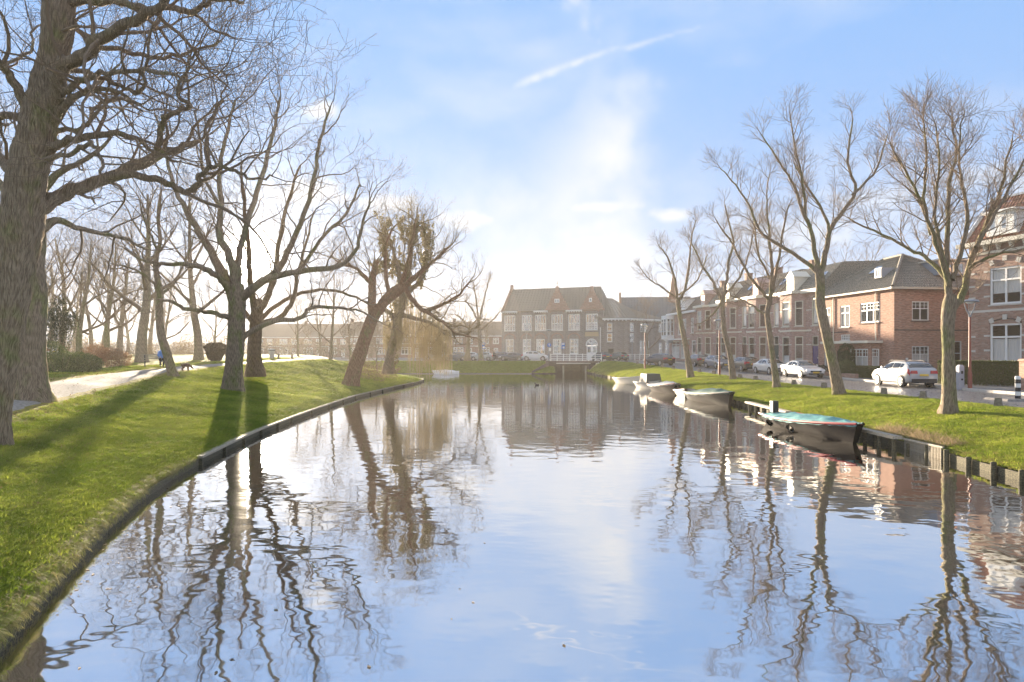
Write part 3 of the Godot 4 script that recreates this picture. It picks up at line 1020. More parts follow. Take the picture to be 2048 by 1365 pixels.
func villa() -> void:
	# tall house at the right edge: facade runs from its far left corner towards the camera
	var turn := atan2(0.963, 0.27) # local +x points along (0.27, 0, 0.963)
	var o := thing("brick_villa", "tall red brick house with white window frames and red tiled mansard", "house", Vector3(32.3, 1.18, -48.2), -turn)
	var X := Vector3.RIGHT
	var W := 9.0
	var H := 9.4
	var hs := [[1.55, 5.25, 3.75, 7.75], [1.55, 1.3, 3.75, 3.95], [5.4, 5.25, 7.6, 7.75], [5.4, 1.3, 7.6, 3.95]]
	var mb := MB.new()
	wall(mb, Vector3.ZERO, X, W, H, hs, 0.2)
	wall(mb, Vector3(0, 0, -8), Vector3.BACK, 8, H, [])
	mb.quad(Vector3(W, 0, 0), Vector3(0, 0, -8), Vector3(0, H, 0)); mb.quad(Vector3(W, 0, -8), Vector3(-W, 0, 0), Vector3(0, H, 0))
	put("wall", mb, M.brick_brown, o)
	mb = MB.new()
	mb.box(Vector3(W / 2, 4.5, -3.2), Vector3(W - 0.5, 0.25, 5.6)); mb.box(Vector3(W / 2, 4, -3.4), Vector3(W - 0.5, 8, 0.2)); mb.box(Vector3(W / 2, 0.1, -3.2), Vector3(W - 0.5, 0.2, 5.6))
	put("inner_wall", mb, M.room, o)
	for i in 4:
		window(o, Vector3.ZERO, X, hs[i], {"cols": 2, "bars": [0.66], "fr": 0.13, "set": 0.1, "curtain": 0.72 if i % 2 == 0 else 0.63, "from_top": 1.0 if i % 2 == 0 else 0.0})
	for x in [1.55, 5.4]:
		for y in [7.75, 3.95]:
			mb = MB.new()
			# segmental brick arch with white blocks
			for k in 3:
				var an := (k - 1) * 0.42
				mb.box(Vector3(x + 1.1 + sin(an) * 2.3, y + 0.1 + (cos(an) - 0.91) * 2.6 + (0.1 if y < 5 else 0.25), 0.03), Vector3(0.3, 0.34, 0.08), Basis(Vector3.BACK, -an))
			put("keystone", mb, M.stone, o)
			if y < 5.0:
				mb = MB.new()
				var arc := PackedVector3Array()
				var rr := PackedFloat32Array()
				for k in 11:
					var an := (k - 5) * 0.105
					arc.append(Vector3(x + 1.1 + sin(an) * 2.2, y + 0.02 + (cos(an) - 0.866) * 2.4, 0.02)); rr.append(0.05)
				mb.tube(arc, rr, 6)
				put("arch", mb, M.brick_dark, o)
	for q in [[4.85, 0.16, 9.0], [6.6, 0.12, 0.5], [3.1, 0.13, 0.5], [2.1, 0.13, 0.5], [7.5, 0.13, 0.5], [5.8, 0.12, 0.5]]:
		mb = MB.new()
		mb.box(Vector3(q[2] / 2 - 0.02, q[0], 0.0), Vector3(q[2] + 0.02, q[1], 0.06))
		if q[2] < 1: mb.box(Vector3(1.35, q[0] + 0.05, 0.0), Vector3(0.42, q[1], 0.062)); mb.box(Vector3(3.98, q[0] + 0.05, 0.0), Vector3(0.42, q[1], 0.062))
		put("stone_band", mb, M.stone, o)
	mb = MB.new()
	mb.box(Vector3(W / 2 - 0.1, H + 0.1, 0.2), Vector3(W + 0.9, 0.28, 0.75)); mb.box(Vector3(W / 2, H - 0.55, 0.03), Vector3(W, 0.18, 0.1))
	put("cornice", mb, M.cream, o)
	for i in 10:
		mb = MB.new()
		mb.frustum(Vector3(0.5 + i * 0.92, H - 0.45, 0.22), Vector2(0.14, 0.14), Vector2(0.18, 0.4), 0.4)
		put("bracket", mb, M.cream, o)
	# mansard with red tiles
	mb = MB.new()
	tiled(mb, Vector3(-0.25, H + 0.25, 0.15), Vector3(W + 0.3, H + 0.25, 0.15), Vector3(0.55, H + 3.3, -1.5), Vector3(W - 0.5, H + 3.3, -1.5), 0.27, 0.36)
	tiled(mb, Vector3(-0.25, H + 0.25, -8), Vector3(-0.25, H + 0.25, 0.15), Vector3(0.55, H + 3.3, -7), Vector3(0.55, H + 3.3, -1.5), 0.27, 0.36)
	mb.quad(Vector3(0.55, H + 3.3, -1.5), Vector3(W - 1.0, 0, 0), Vector3(0, 0.3, -5.5))
	var rf := put("roof", mb, M.roof_red, o)
	mb = MB.new()
	mb.box(Vector3(W / 2, H + 3.36, -1.5), Vector3(W - 0.8, 0.14, 0.2))
	mb.tube(PackedVector3Array([Vector3(-0.25, H + 0.35, 0.17), Vector3(0.55, H + 3.35, -1.48)]), PackedFloat32Array([0.14, 0.14]), 6)
	put("lead_flashing", mb, M.lead, rf)
	mb = MB.new()
	mb.box(Vector3(2.6, H + 1.25, -0.35), Vector3(2.1, 1.5, 1.3)); mb.box(Vector3(2.6, H + 2.06, -0.2), Vector3(2.5, 0.14, 1.6))
	put("dormer", mb, M.white, rf)
	window(o, Vector3(1.7, H + 0.72, 0.36), X, [0, 0, 1.8, 1.1], {"cols": 2, "fr": 0.16, "sill": false, "far": true})
	mb = MB.new()
	mb.box(Vector3(6.5, H + 3.9, -3.5), Vector3(0.9, 1.3, 0.7))
	put("chimney", mb, M.brick_brown, rf)

# the terrace along the street: facade line in the world
func tf(t: float) -> Vector3:
	return Vector3(28.6 - 0.1275 * t, road_h(63.0 + t) + 0.13, -63.0 - t)

func terrace_house(i: int) -> void:
	var w := 7.157
	# local +x runs from the far end towards the camera; facade faces local +z
	var a := tf((i + 1) * 7.1)
	var turn := atan2(1.0, 0.1275)
	var says := ["brown brick terraced house with a purple front door and bay", "brown brick terraced house next to the one with the purple door", "third brown brick terraced house along from the purple door", "brown brick terraced house adjoining the white shop corner"]
	var o := thing("terraced_house", says[i], "house", a, -turn, "brown brick terrace along the street")
	var X := Vector3.RIGHT
	var H := 7.5 - (0.3 if i == 3 else 0.0)
	var mb := MB.new()
	# flush wall right of the bay (towards the camera) with door and window over it; bay canted
	var bx0 := 0.6
	var bx1 := 3.6
	var fh := [[5.55, 0.15, 6.6, 3.3], [5.55, 4.3, 6.6, 6.75], [0.02, 0.0, 0.04, 0.01]]
	wall(mb, Vector3.ZERO, X, w, H, [fh[0], fh[1]])
	mb.quad(Vector3(w, 0, -9), Vector3(-w, 0, 0), Vector3(0, H, 0)); mb.quad(Vector3(w, 0, 0), Vector3(0, 0, -9), Vector3(0, H, 0)); mb.quad(Vector3(0, 0, -9), Vector3(0, 0, 9), Vector3(0, H, 0))
	put("wall", mb, M.brick_pink, o)
	# bay: front face and two canted sides
	var dp := 0.95
	var cl := 0.85
	var f0 := Vector3(bx0 + cl, 0, dp)
	var s1 := Vector3(bx1 + 1.0, 0, 0)
	var f1 := Vector3(bx1, 0, dp)
	var us := (s1 - f1).normalized()
	var ls := (s1 - f1).length()
	var ul := (f0 - Vector3(bx0, 0, 0)).normalized()
	var fw := f1.x - f0.x
	var fr_h := [[0.4, 0.6, fw - 0.4, 3.3], [0.4, 4.3, fw - 0.4, 6.75]]
	var sd_h := [[0.32, 0.6, ls - 0.28, 3.3], [0.32, 4.3, ls - 0.28, 6.75]]
	mb = MB.new()
	wall(mb, f0, X, fw, H, fr_h)
	wall(mb, f1, us, ls, H, sd_h)
	mb.quad(Vector3(bx0, 0, 0), f0 - Vector3(bx0, 0, 0), Vector3(0, H, 0))
	put("bay_wall", mb, M.brick_pink, o)
	mb = MB.new()
	mb.box(Vector3(w / 2, 3.8, -2), Vector3(w - 0.3, 0.2, 3.4)); mb.box(Vector3(w / 2, 3.5, -2.2), Vector3(w - 0.3, 7, 0.1)); mb.box(Vector3(5, 3.5, -1.3), Vector3(0.1, 7, 1.8))
	put("inner_wall", mb, M.room, o)
	for k in 2:
		window(o, f0, X, fr_h[k], {"bars": [0.7], "fr": 0.09, "curtain": [0.9, 0.35, 0.5, 0.8][i] if k == 1 else 0.3, "from_top": 1.0 if k == 1 else 0.0, "paint": M.cream})
		window(o, f1, us, sd_h[k], {"bars": [0.7], "fr": 0.09, "curtain": 0.2 if k == 0 else 0.0, "from_top": 0.0, "paint": M.cream})
	window(o, Vector3.ZERO, X, fh[1], {"bars": [0.7], "fr": 0.09, "curtain": 0.95, "paint": M.cream})
	door(o, Vector3.ZERO, X, [5.6, 0.15, 6.55, 2.35], [mat(0.07, 0.045, 0.16, 0.4), mat(0.05, 0.07, 0.06, 0.4), mat(0.10, 0.04, 0.03, 0.4), mat(0.04, 0.04, 0.05, 0.4)][i])
	window(o, Vector3.ZERO, X, [5.6, 2.4, 6.55, 3.3], {"fr": 0.07, "sill": false, "paint": M.cream})
	# stone bands, cornice
	for y in [2.5, 3.85, 5.8]:
		mb = MB.new()
		var th := 0.16 if y == 3.85 else 0.1
		var dz := 0.05 if y == 3.85 else 0.02
		for q in [[0.0, bx0], [s1.x, 5.5], [6.65, w]]:
			mb.box(Vector3((q[0] + q[1]) / 2, y, 0.0), Vector3(q[1] - q[0], th, dz * 2))
		for q in [[0.0, 0.4], [fw - 0.4, fw]]:
			if y != 3.85: mb.box(f0 + Vector3((q[0] + q[1]) / 2, y, 0.0), Vector3(q[1] - q[0], th, dz * 2))
		if y == 3.85:
			mb.box(f0 + Vector3(fw / 2, y, 0.0), Vector3(fw, th, dz * 2))
			mb.box(f1 + us * (ls / 2) + Vector3(0, y, 0), Vector3(ls, th - 0.01, dz * 2), Basis(us, Vector3.UP, us.cross(Vector3.UP)))
		put("stone_band", mb, M.stone if y != 3.85 else M.cream, o)
	mb = MB.new()
	mb.box(Vector3(w / 2, H + 0.08, 0.12), Vector3(w, 0.32, 0.5))
	mb.box(f0 + Vector3(fw / 2, H + 0.1, -0.3), Vector3(fw + 0.9, 0.3, 1.1))
	put("cornice", mb, M.cream, o)
	# steep slate front with a dormer, flat top
	mb = MB.new()
	tiled(mb, Vector3(0, H + 0.24, 0.2), Vector3(w, H + 0.24, 0.2), Vector3(0, H + 2.7, -2.2), Vector3(w, H + 2.7, -2.2), 0.3, 0.34)
	mb.quad(Vector3(0, H + 2.7, -2.2), Vector3(w, 0, 0), Vector3(0, 0.2, -5.0)); mb.poly4(Vector3(w, H + 0.2, 0.2), Vector3(w, H + 0.2, -9), Vector3(w, H + 2.9, -7.2), Vector3(w, H + 2.7, -2.2)); mb.poly4(Vector3(0, H + 0.2, -9), Vector3(0, H + 0.2, 0.2), Vector3(0, H + 2.7, -2.2), Vector3(0, H + 2.9, -7.2))
	var rf := put("roof", mb, M.roof_dark if i != 2 else M.roof_brown, o)
	# brick dormer with a little gable on the bay, as in the row
	mb = MB.new()
	mb.box(f0 + Vector3(fw / 2, H + 0.95, -1.3), Vector3(1.35, 1.45, 1.6))
	mb.frustum(f0 + Vector3(fw / 2, H + 1.67, -1.3), Vector2(1.6, 1.8), Vector2(0.25, 1.6), 0.6)
	put("dormer", mb, M.cream if i % 2 == 0 else M.brick_pink, rf)
	window(o, f0 + Vector3(fw / 2 - 0.45, H + 0.4, -0.46), X, [0, 0, 0.9, 1.1], {"cols": 2, "bars": [0.6], "fr": 0.09, "sill": false, "far": true})
	mb = MB.new()
	mb.box(Vector3(0.3, H + 3.0, -3.4), Vector3(0.5, 1.3, 0.8)); mb.box(Vector3(0.3, H + 3.7, -3.4), Vector3(0.62, 0.12, 0.92))
	put("chimney", mb, M.brick_brown, rf)
	mb = MB.new()
	mb.box(Vector3(5.9, H + 1.5, -0.98), Vector3(0.7, 1.0, 0.12), Basis(Vector3.RIGHT, -0.77))
	put("skylight", mb, M.far_glass, rf)

func shop_house() -> void:
	var a := tf(28.4 + 10.8)
	var turn := atan2(1.0, 0.1275)
	var o := thing("corner_shop", "white fronted corner shop with glazed upper oriel and orange door", "shop", a, -turn)
	var X := Vector3.RIGHT
	var w := 10.75
	var H := 6.75
	var hs := [[1.0, 0.5, 4.0, 2.9], [4.5, 0.4, 6.3, 2.9], [6.6, 0.1, 7.6, 2.9], [8.6, 0.6, 9.9, 2.9], [3.6, 3.8, 6.6, 6.0], [8.3, 3.9, 9.3, 6.0]]
	var mb := MB.new()
	wall(mb, Vector3.ZERO, X, w, H, hs)
	mb.quad(Vector3(w, 0, 0), Vector3(0, 0, -8), Vector3(0, H, 0)); mb.quad(Vector3(w, 0, -8), Vector3(-w, 0, 0), Vector3(0, H, 0)); mb.quad(Vector3(0, 0, -8), Vector3(0, 0, 8), Vector3(0, H, 0))
	put("wall", mb, M.brick_pink, o)
	mb = MB.new()
	mb.box(Vector3(w / 2, 3.2, -1.6), Vector3(w - 0.3, 6, 0.1))
	put("inner_wall", mb, M.room, o)
	for i in [0, 1, 3, 4, 5]:
		window(o, Vector3.ZERO, X, hs[i], {"cols": [2, 1, 1, 1, 3, 1][i], "bars": [0.78] if i < 4 else [0.7], "fr": 0.11, "curtain": 0.7 if i != 3 else 0.3, "from_top": 0.0 if i < 4 else 1.0})
	door(o, Vector3.ZERO, X, [6.65, 0.1, 7.55, 2.3], mat(0.45, 0.16, 0.04, 0.5), true)
	mb = MB.new()
	mb.box(Vector3(4.2, 3.12, 0.45), Vector3(7.6, 0.16, 1.0))
	put("canopy", mb, M.white, o)
	# oriel on the corner
	mb = MB.new()
	mb.box(Vector3(0.9, 4.95, 0.6), Vector3(2.2, 3.5, 1.2)); mb.frustum(Vector3(0.9, 2.6, 0.4), Vector2(0.5, 0.4), Vector2(2.1, 1.1), 0.62)
	var orl := put("oriel", mb, M.white, o)
	for q in [[Vector3(-0.15, 3.6, 1.215), X, 2.1], [Vector3(2.015, 3.6, 1.2), Vector3.FORWARD, 1.1]]:
		for k in 2:
			var wq: float = q[2] / 2
			window(o, q[0], q[1], [0.06 + k * wq, 0.1, wq - 0.02 + k * wq, 2.6], {"bars": [0.25, 0.8], "fr": 0.08, "set": -0.02, "sill": false, "far": true})
	mb = MB.new()
	mb.box(Vector3(w / 2, H + 0.1, 0.2), Vector3(w, 0.25, 0.7))
	put("cornice", mb, M.white, o)
	mb = MB.new()
	tiled(mb, Vector3(0, H + 0.22, 0.1), Vector3(w, H + 0.22, 0.1), Vector3(0.8, H + 2.4, -2.0), Vector3(w, H + 2.4, -2.0), 0.35, 0.4)
	tiled(mb, Vector3(0, H + 0.22, -8), Vector3(0, H + 0.22, 0.1), Vector3(0.8, H + 2.4, -6), Vector3(0.8, H + 2.4, -2.0), 0.35, 0.4)
	var rf := put("roof", mb, M.roof_brown, o)
	mb = MB.new()
	mb.box(Vector3(5.2, H + 1.2, -0.7), Vector3(1.6, 1.3, 1.3)); mb.box(Vector3(5.2, H + 1.9, -0.6), Vector3(1.9, 0.12, 1.6))
	put("dormer", mb, M.white, rf)

func stepped_gable(mb: MB, o: Vector3, u: Vector3, half: float, h: float, n: int, th := 0.4) -> void:
	var nn := u.cross(Vector3.UP)
	for i in n:
		var hw := half * (1.0 - float(i) / n) + 0.16
		mb.box(o + Vector3(0, h * (i + 0.5) / n, 0) - nn * th / 2, Vector3(hw * 2, h / n + 0.002, th - i * 0.004), Basis(u, Vector3.UP, nn))
	mb.box(o + Vector3(0, h + 0.35, 0) - nn * th / 2, Vector3(0.5, 0.75, th), Basis(u, Vector3.UP, nn))

func school() -> void:
	var o := thing("school_building", "long grey brown brick school with stepped gables and tall white windows", "school", Vector3(-1.9, 1.9, -124.7), deg_to_rad(-21.0))
	var X := Vector3.RIGHT
	var W := 18.9
	var H := 8.55
	var cx := [1.6, 4.9, 7.5, 10.6, 13.7, 16.9]
	var hs := []
	for i in 6:
		var ww := 1.05 if i != 1 else 0.95
		hs.append([cx[i] - ww, 5.15, cx[i] + ww, 8.0])
	for i in 5:
		hs.append([cx[i] - 0.78, 1.0, cx[i] + 0.78, 3.65])
	hs.append([cx[5] - 0.95, 0.0, cx[5] + 0.95, 2.5])
	var mb := MB.new()
	wall(mb, Vector3.ZERO, X, W, H, hs, 0.2)
	mb.quad(Vector3(0, 0, -10), Vector3(0, 0, 10), Vector3(0, H, 0)); mb.quad(Vector3(W, 0, 0), Vector3(0, 0, -10), Vector3(0, H, 0))
	put("wall", mb, M.brick_grey, o)
	for i in 6:
		window(o, Vector3.ZERO, X, hs[i], {"cols": 4, "bars": [0.44], "grid": [0.0, 0.44, 8, 3], "fr": 0.12, "far": true})
	for i in range(6, 11):
		window(o, Vector3.ZERO, X, hs[i], {"cols": 2, "bars": [0.52], "grid": [0.0, 1.0, 4, 4], "fr": 0.13, "far": true})
	for k in 2:
		door(o, Vector3.ZERO, X, [cx[5] - 0.93 + k * 0.95, 0.0, cx[5] - 0.02 + k * 0.95, 2.4], M.white, true)
	# fanlight over the door
	mb = MB.new()
	for k in 13:
		var an: float = PI * k / 12.0
		mb.box(Vector3(cx[5] + cos(an) * 0.98, 2.55 + sin(an) * 1.05, 0.04), Vector3(0.16, 0.3, 0.1), Basis(Vector3.BACK, an - PI / 2 + PI / 2))
	for k in [3, 6, 9]:
		var an: float = PI * k / 12.0
		mb.box(Vector3(cx[5] + cos(an) * 0.5, 2.6 + sin(an) * 0.5, 0.05), Vector3(0.9, 0.1, 0.06), Basis(Vector3.BACK, an))
	var fl := put("fanlight", mb, M.white, o)
	mb = MB.new()
	for k in 12:
		var a0 := PI * k / 12.0
		var a1 := PI * (k + 1) / 12.0
		mb.tri(Vector3(cx[5], 2.55, 0.02), Vector3(cx[5] + cos(a0) * 0.95, 2.55 + sin(a0) * 0.95, 0.02), Vector3(cx[5] + cos(a1) * 0.95, 2.55 + sin(a1) * 0.95, 0.02))
	put("pane", mb, M.far_glass, fl)
	mb = MB.new()
	mb.box(Vector3(cx[5], 4.45, 0.04), Vector3(2.4, 0.75, 0.08))
	put("name_board", mb, mat(0.52, 0.40, 0.24, 0.7), o)
	# relieving arches over the lower windows, piers between bays
	for i in 5:
		mb = MB.new()
		for k in 9:
			var an := PI * (k + 0.5) / 9.0
			mb.box(Vector3(cx[i] + cos(an) * 1.05, 3.7 + sin(an) * 0.95, 0.02), Vector3(0.22, 0.34, 0.1), Basis(Vector3.BACK, an))
		put("arch", mb, M.brick_brown, o)
	for x in [3.2, 6.1, 9.05, 12.15, 15.3, 18.7]:
		mb = MB.new()
		mb.box(Vector3(x, H / 2, 0.06), Vector3(0.45, H, 0.14))
		put("pier", mb, M.brick_grey, o)
	for q in [[0.2, 3.1], [6.3, 8.9], [12.3, 15.2]]:
		mb = MB.new()
		mb.box(Vector3((q[0] + q[1]) / 2, H + 0.05, 0.22), Vector3(q[1] - q[0], 0.22, 0.5))
		for k in 7:
			mb.box(Vector3(lerpf(q[0] + 0.1, q[1] - 0.1, k / 6.0), H - 0.12, 0.16), Vector3(0.14, 0.2, 0.3))
		put("cornice", mb, M.white, o)
	# roof
	var y1 := H + 4.6
	mb = MB.new()
	tiled(mb, Vector3(0.2, H + 0.1, 0.2), Vector3(W, H + 0.1, 0.2), Vector3(0.2, y1, -4.6), Vector3(W - 1.5, y1, -4.6), 0.6, 0.5)
	mb.quad(Vector3(W - 1.5, y1, -4.6), Vector3(-W + 1.7, 0, 0), Vector3(0, -4.5, -4.8))
	mb.tri(Vector3(W, H + 0.1, 0.2), Vector3(W, H + 0.1, -9.4), Vector3(W - 1.5, y1, -4.6))
	var rf := put("roof", mb, M.roof_moss, o)
	mb = MB.new()
	stepped_gable(mb, Vector3(0.0, H, -4.7), Vector3.BACK, 4.9, y1 - H + 0.1, 11, 0.45)
	put("stepped_gable", mb, M.brick_brown, o)
	for q in [[10.6, 2.1, 3.7], [16.9, 2.0, 3.5]]:
		mb = MB.new()
		stepped_gable(mb, Vector3(q[0], H, 0.1), X, q[1], q[2], 8, 0.5)
		for k in 9:
			var an := PI * (k + 0.5) / 9.0
			mb.box(Vector3(q[0] + cos(an) * 1.2, H - 0.25 + sin(an) * 1.0, 0.12), Vector3(0.22, 0.34, 0.06), Basis(Vector3.BACK, an))
		put("stepped_gable", mb, M.brick_brown, o)
		window(o, Vector3(q[0] - 0.5, H + 1.5, 0.12), X, [0.05, 0, 0.95 if q[0] < 12 else 0.55, 0.7], {"cols": 2 if q[0] < 12 else 1, "fr": 0.12, "set": 0.0, "sill": false, "far": true})
		mb = MB.new()
		tiled(mb, Vector3(q[0] - q[1], H, 0), Vector3(q[0] - q[1], H, -3.5), Vector3(q[0], H + q[2] - 0.2, 0), Vector3(q[0], H + q[2] - 0.2, -4.0), 0.5, 0.5)
		tiled(mb, Vector3(q[0] + q[1], H, -3.5), Vector3(q[0] + q[1], H, 0), Vector3(q[0], H + q[2] - 0.2, -4.0), Vector3(q[0], H + q[2] - 0.2, 0), 0.5, 0.5)
		put("gable_roof", mb, M.roof_moss, rf)
	mb = MB.new()
	mb.rod(Vector3(10.6, H + 4.0, -0.1), Vector3(10.6, H + 5.4, -0.1), 0.06)
	mb.box(Vector3(10.6, H + 5.0, -0.1), Vector3(0.5, 0.08, 0.08))
	put("finial", mb, M.iron, rf)
	mb = MB.new()
	mb.rod(Vector3(18.45, 0.3, 0.15), Vector3(18.45, 5.6, 0.15), 0.06)
	put("downpipe", mb, M.white, o)
	# lower rounded wing on the right
	var wing := thing("school_wing", "grey brick rounded school wing with flat white cornice and narrow windows", "building", Vector3(15.75, 1.9, -118.0), deg_to_rad(2.0))
	var WH := 6.9
	var pts := [Vector3(0, 0, 0), Vector3(2.9, 0, 0.9), Vector3(4.4, 0, 0.8), Vector3(5.6, 0, 0.2), Vector3(9.6, 0, -2.6), Vector3(13.5, 0, -5.5)]
	mb = MB.new()
	var cor := MB.new()
	for i in pts.size() - 1:
		var u: Vector3 = (pts[i + 1] - pts[i]).normalized()
		var l: float = (pts[i + 1] - pts[i]).length()
		var hh := []
		if i == 0: hh = [[0.7, 4.9, 1.6, 6.4], [0.7, 3.1, 1.6, 4.6], [0.9, 0.0, 1.8, 1.9]]
		elif i == 2: hh = [[0.2, 4.9, 0.95, 6.4], [0.2, 3.1, 0.95, 4.6]]
		elif i == 3: hh = [[1.2, 4.9, 1.9, 6.4], [2.2, 4.9, 2.9, 6.4], [1.1, 0.9, 1.75, 3.3], [2.0, 0.9, 2.65, 3.3], [2.9, 0.9, 3.5, 3.3]]
		elif i == 4: hh = [[1.2, 4.9, 2.1, 6.4], [1.2, 0.9, 2.1, 3.0], [3.0, 4.9, 3.9, 6.4], [3.0, 0.9, 3.9, 3.0]]
		wall(mb, pts[i], u, l, WH, hh)
		for q in hh:
			if q[1] == 0.0: door(wing, pts[i], u, q, M.black)
			else: window(wing, pts[i], u, q, {"fr": 0.12, "bars": [0.5], "far": true})
		cor.box((pts[i] + pts[i + 1]) / 2 + Vector3(0, WH + 0.1, 0) + u.cross(Vector3.UP) * 0.2, Vector3(l + 0.1, 0.24 - i * 0.004, 0.5), Basis(u, Vector3.UP, u.cross(Vector3.UP)))
		for k in int(l / 0.6):
			cor.box(pts[i] + u * (0.3 + k * 0.6) + Vector3(0, WH - 0.09, 0) + u.cross(Vector3.UP) * 0.16, Vector3(0.16, 0.2, 0.3), Basis(u, Vector3.UP, u.cross(Vector3.UP)))
	put("wall", mb, M.brick_grey, wing)
	put("cornice", cor, M.white, wing)
	mb = MB.new()
	var peak := [Vector3(-0.5, WH + 4.1, -4.5), Vector3(2.4, WH + 4.1, -4.5)]
	tiled(mb, Vector3(-1.5, WH + 0.2, 0.2), pts[2] + Vector3(0, WH + 0.2, 0), peak[0], peak[1], 0.6, 0.5)
	mb.poly4(pts[2] + Vector3(0, WH + 0.2, 0), pts[3] + Vector3(0.3, WH + 0.2, 0), peak[1], peak[1])
	tiled(mb, pts[3] + Vector3(0, WH + 0.2, 0), pts[5] + Vector3(0, WH + 0.2, 0), peak[1], peak[1] + Vector3(4.5, -2.2, -2.5), 0.6, 0.5)
	put("roof", mb, M.roof_moss, wing)

func side_building() -> void:
	# steep roofed hall behind the wing, its stepped gable on the left, and the slender brick turret
	var o := thing("gabled_hall", "steep roofed brick hall behind the school wing with stepped gable", "building", Vector3(20.5, 1.9, -131.0), deg_to_rad(-8.0))
	var X := Vector3.RIGHT
	var mb := MB.new()
	var hh := [[9.0, 0.9, 9.8, 2.8], [10.4, 0.9, 11.2, 2.8], [8.0, 4.2, 8.8, 6.0], [10.2, 4.2, 11.0, 6.0]]
	wall(mb, Vector3.ZERO, X, 14, 7.6, hh)
	mb.quad(Vector3(0, 0, -9), Vector3(0, 0, 9), Vector3(0, 7.6, 0))
	put("wall", mb, M.brick_grey, o)
	for q in hh: window(o, Vector3.ZERO, X, q, {"fr": 0.13, "bars": [0.5], "far": true})
	mb = MB.new()
	tiled(mb, Vector3(0.2, 7.6, 0.2), Vector3(14, 7.6, 0.2), Vector3(0.2, 12.2, -4.6), Vector3(14, 12.2, -4.6), 0.6, 0.5)
	mb.quad(Vector3(14, 12.2, -4.6), Vector3(-13.8, 0, 0), Vector3(0, -4.6, -4.8))
	put("roof", mb, M.roof_slate, o)
	mb = MB.new()
	stepped_gable(mb, Vector3(0.1, 7.2, -4.6), Vector3.BACK, 4.9, 5.2, 10, 0.45)
	put("stepped_gable", mb, M.brick_brown, o)
	var t := thing("brick_turret", "slender pointed brick turret rising behind the corner shop", "turret", Vector3(31.6, 1.9, -134.0))
	mb = MB.new()
	mb.lathe(Vector3.ZERO, [Vector2(1.1, 0), Vector2(1.1, 10.8), Vector2(1.35, 11.0), Vector2(1.35, 11.5), Vector2(1.1, 11.6)], 8)
	put("shaft", mb, M.brick_brown, t)
	mb = MB.new()
	mb.lathe(Vector3.ZERO, [Vector2(1.15, 11.6), Vector2(0.6, 13.6), Vector2(0.18, 15.9), Vector2(0.02, 17.0)], 8)
	put("spire", mb, M.roof_red, t)

func far_rows() -> void:
	# low terraces beyond the far street: in the middle behind the willow, and across the park
	var n := 0
	for q in [[-2.2, 161.0, 12.5, 3.0, 3, "low brick terraced house beside the school behind parked cars"], [-42.0, 176.0, 12.5, -2.0, 2, "hazy brick terraced house far behind the park lawn"]]:
		var step := Vector3(-cos(deg_to_rad(q[3])), 0, -sin(deg_to_rad(q[3])))
		for i in q[4]:
			var w: float = q[2]
			var p: Vector3 = Vector3(q[0], 1.9, -q[1]) + step * (w * (i + 1))
			var o := thing("row_house", [q[5], "second house along in its row: " + q[5], "third house along in its row: " + q[5]][mini(i, 2)] if i < 3 else q[5].replace("beside the school", "behind the weeping willow").replace("far behind the park lawn", "seen between the park trunks"), "house", p, deg_to_rad(-q[3]), "low terraces beyond the far street" if n == 0 else "terraces far behind the park")
			var H := 5.0
			var hs := [[0.8, 0.8, 3.2, 2.5], [4.2, 0.0, 5.2, 2.3], [0.9, 3.3, 3.0, 4.7], [4.0, 3.3, 5.4, 4.7], [7.2, 0.8, 9.4, 2.5], [10.4, 0.0, 11.4, 2.3], [7.2, 3.3, 9.2, 4.7], [10.2, 3.3, 11.6, 4.7]]
			var mb := MB.new()
			wall(mb, Vector3.ZERO, Vector3.RIGHT, w, H, hs)
			mb.quad(Vector3(w, 0, 0), Vector3(0, 0, -8), Vector3(0, H, 0)); mb.quad(Vector3(0, 0, -8), Vector3(0, 0, 8), Vector3(0, H, 0))
			put("wall", mb, M.brick_brown, o)
			for k in 8:
				if k % 4 == 1: door(o, Vector3.ZERO, Vector3.RIGHT, hs[k], M.white, true)
				else: window(o, Vector3.ZERO, Vector3.RIGHT, hs[k], {"cols": 3 if k % 4 == 0 else 2, "bars": [0.68], "fr": 0.15, "far": true, "curtain": 0.0})
			mb = MB.new()
			mb.box(Vector3(w / 2, H + 0.08, 0.2), Vector3(w, 0.2, 0.55))
			put("gutter", mb, M.white, o)
			mb = MB.new()
			mb.quad(Vector3(0, H + 0.15, 0.3), Vector3(w, 0, 0), Vector3(0, 3.6, -4.2)); mb.quad(Vector3(w, H + 3.75, -3.9), Vector3(-w, 0, 0), Vector3(0, -3.6, -4.2))
			mb.tri(Vector3(0, H + 0.15, -8.1), Vector3(0, H + 0.15, 0.3), Vector3(0, H + 3.75, -3.9)); mb.tri(Vector3(w, H + 0.15, 0.3), Vector3(w, H + 0.15, -8.1), Vector3(w, H + 3.75, -3.9))
			var rf := put("roof", mb, M.roof_brown, o)
			mb = MB.new()
			mb.box(Vector3(0.5, H + 3.9, -3.9), Vector3(0.7, 1.2, 0.7))
			put("chimney", mb, M.brick_brown, rf)
			mb = MB.new()
			mb.box(Vector3(6.2, 2.75, 0.4), Vector3(3.0, 0.14, 0.8))
			put("porch_roof", mb, M.white, o)
		n += 1

# ---------------------------------------------------------------- trees
func rdir(r: RandomNumberGenerator) -> Vector3:
	return Vector3(r.randfn(), r.randfn(), r.randfn()).normalized()

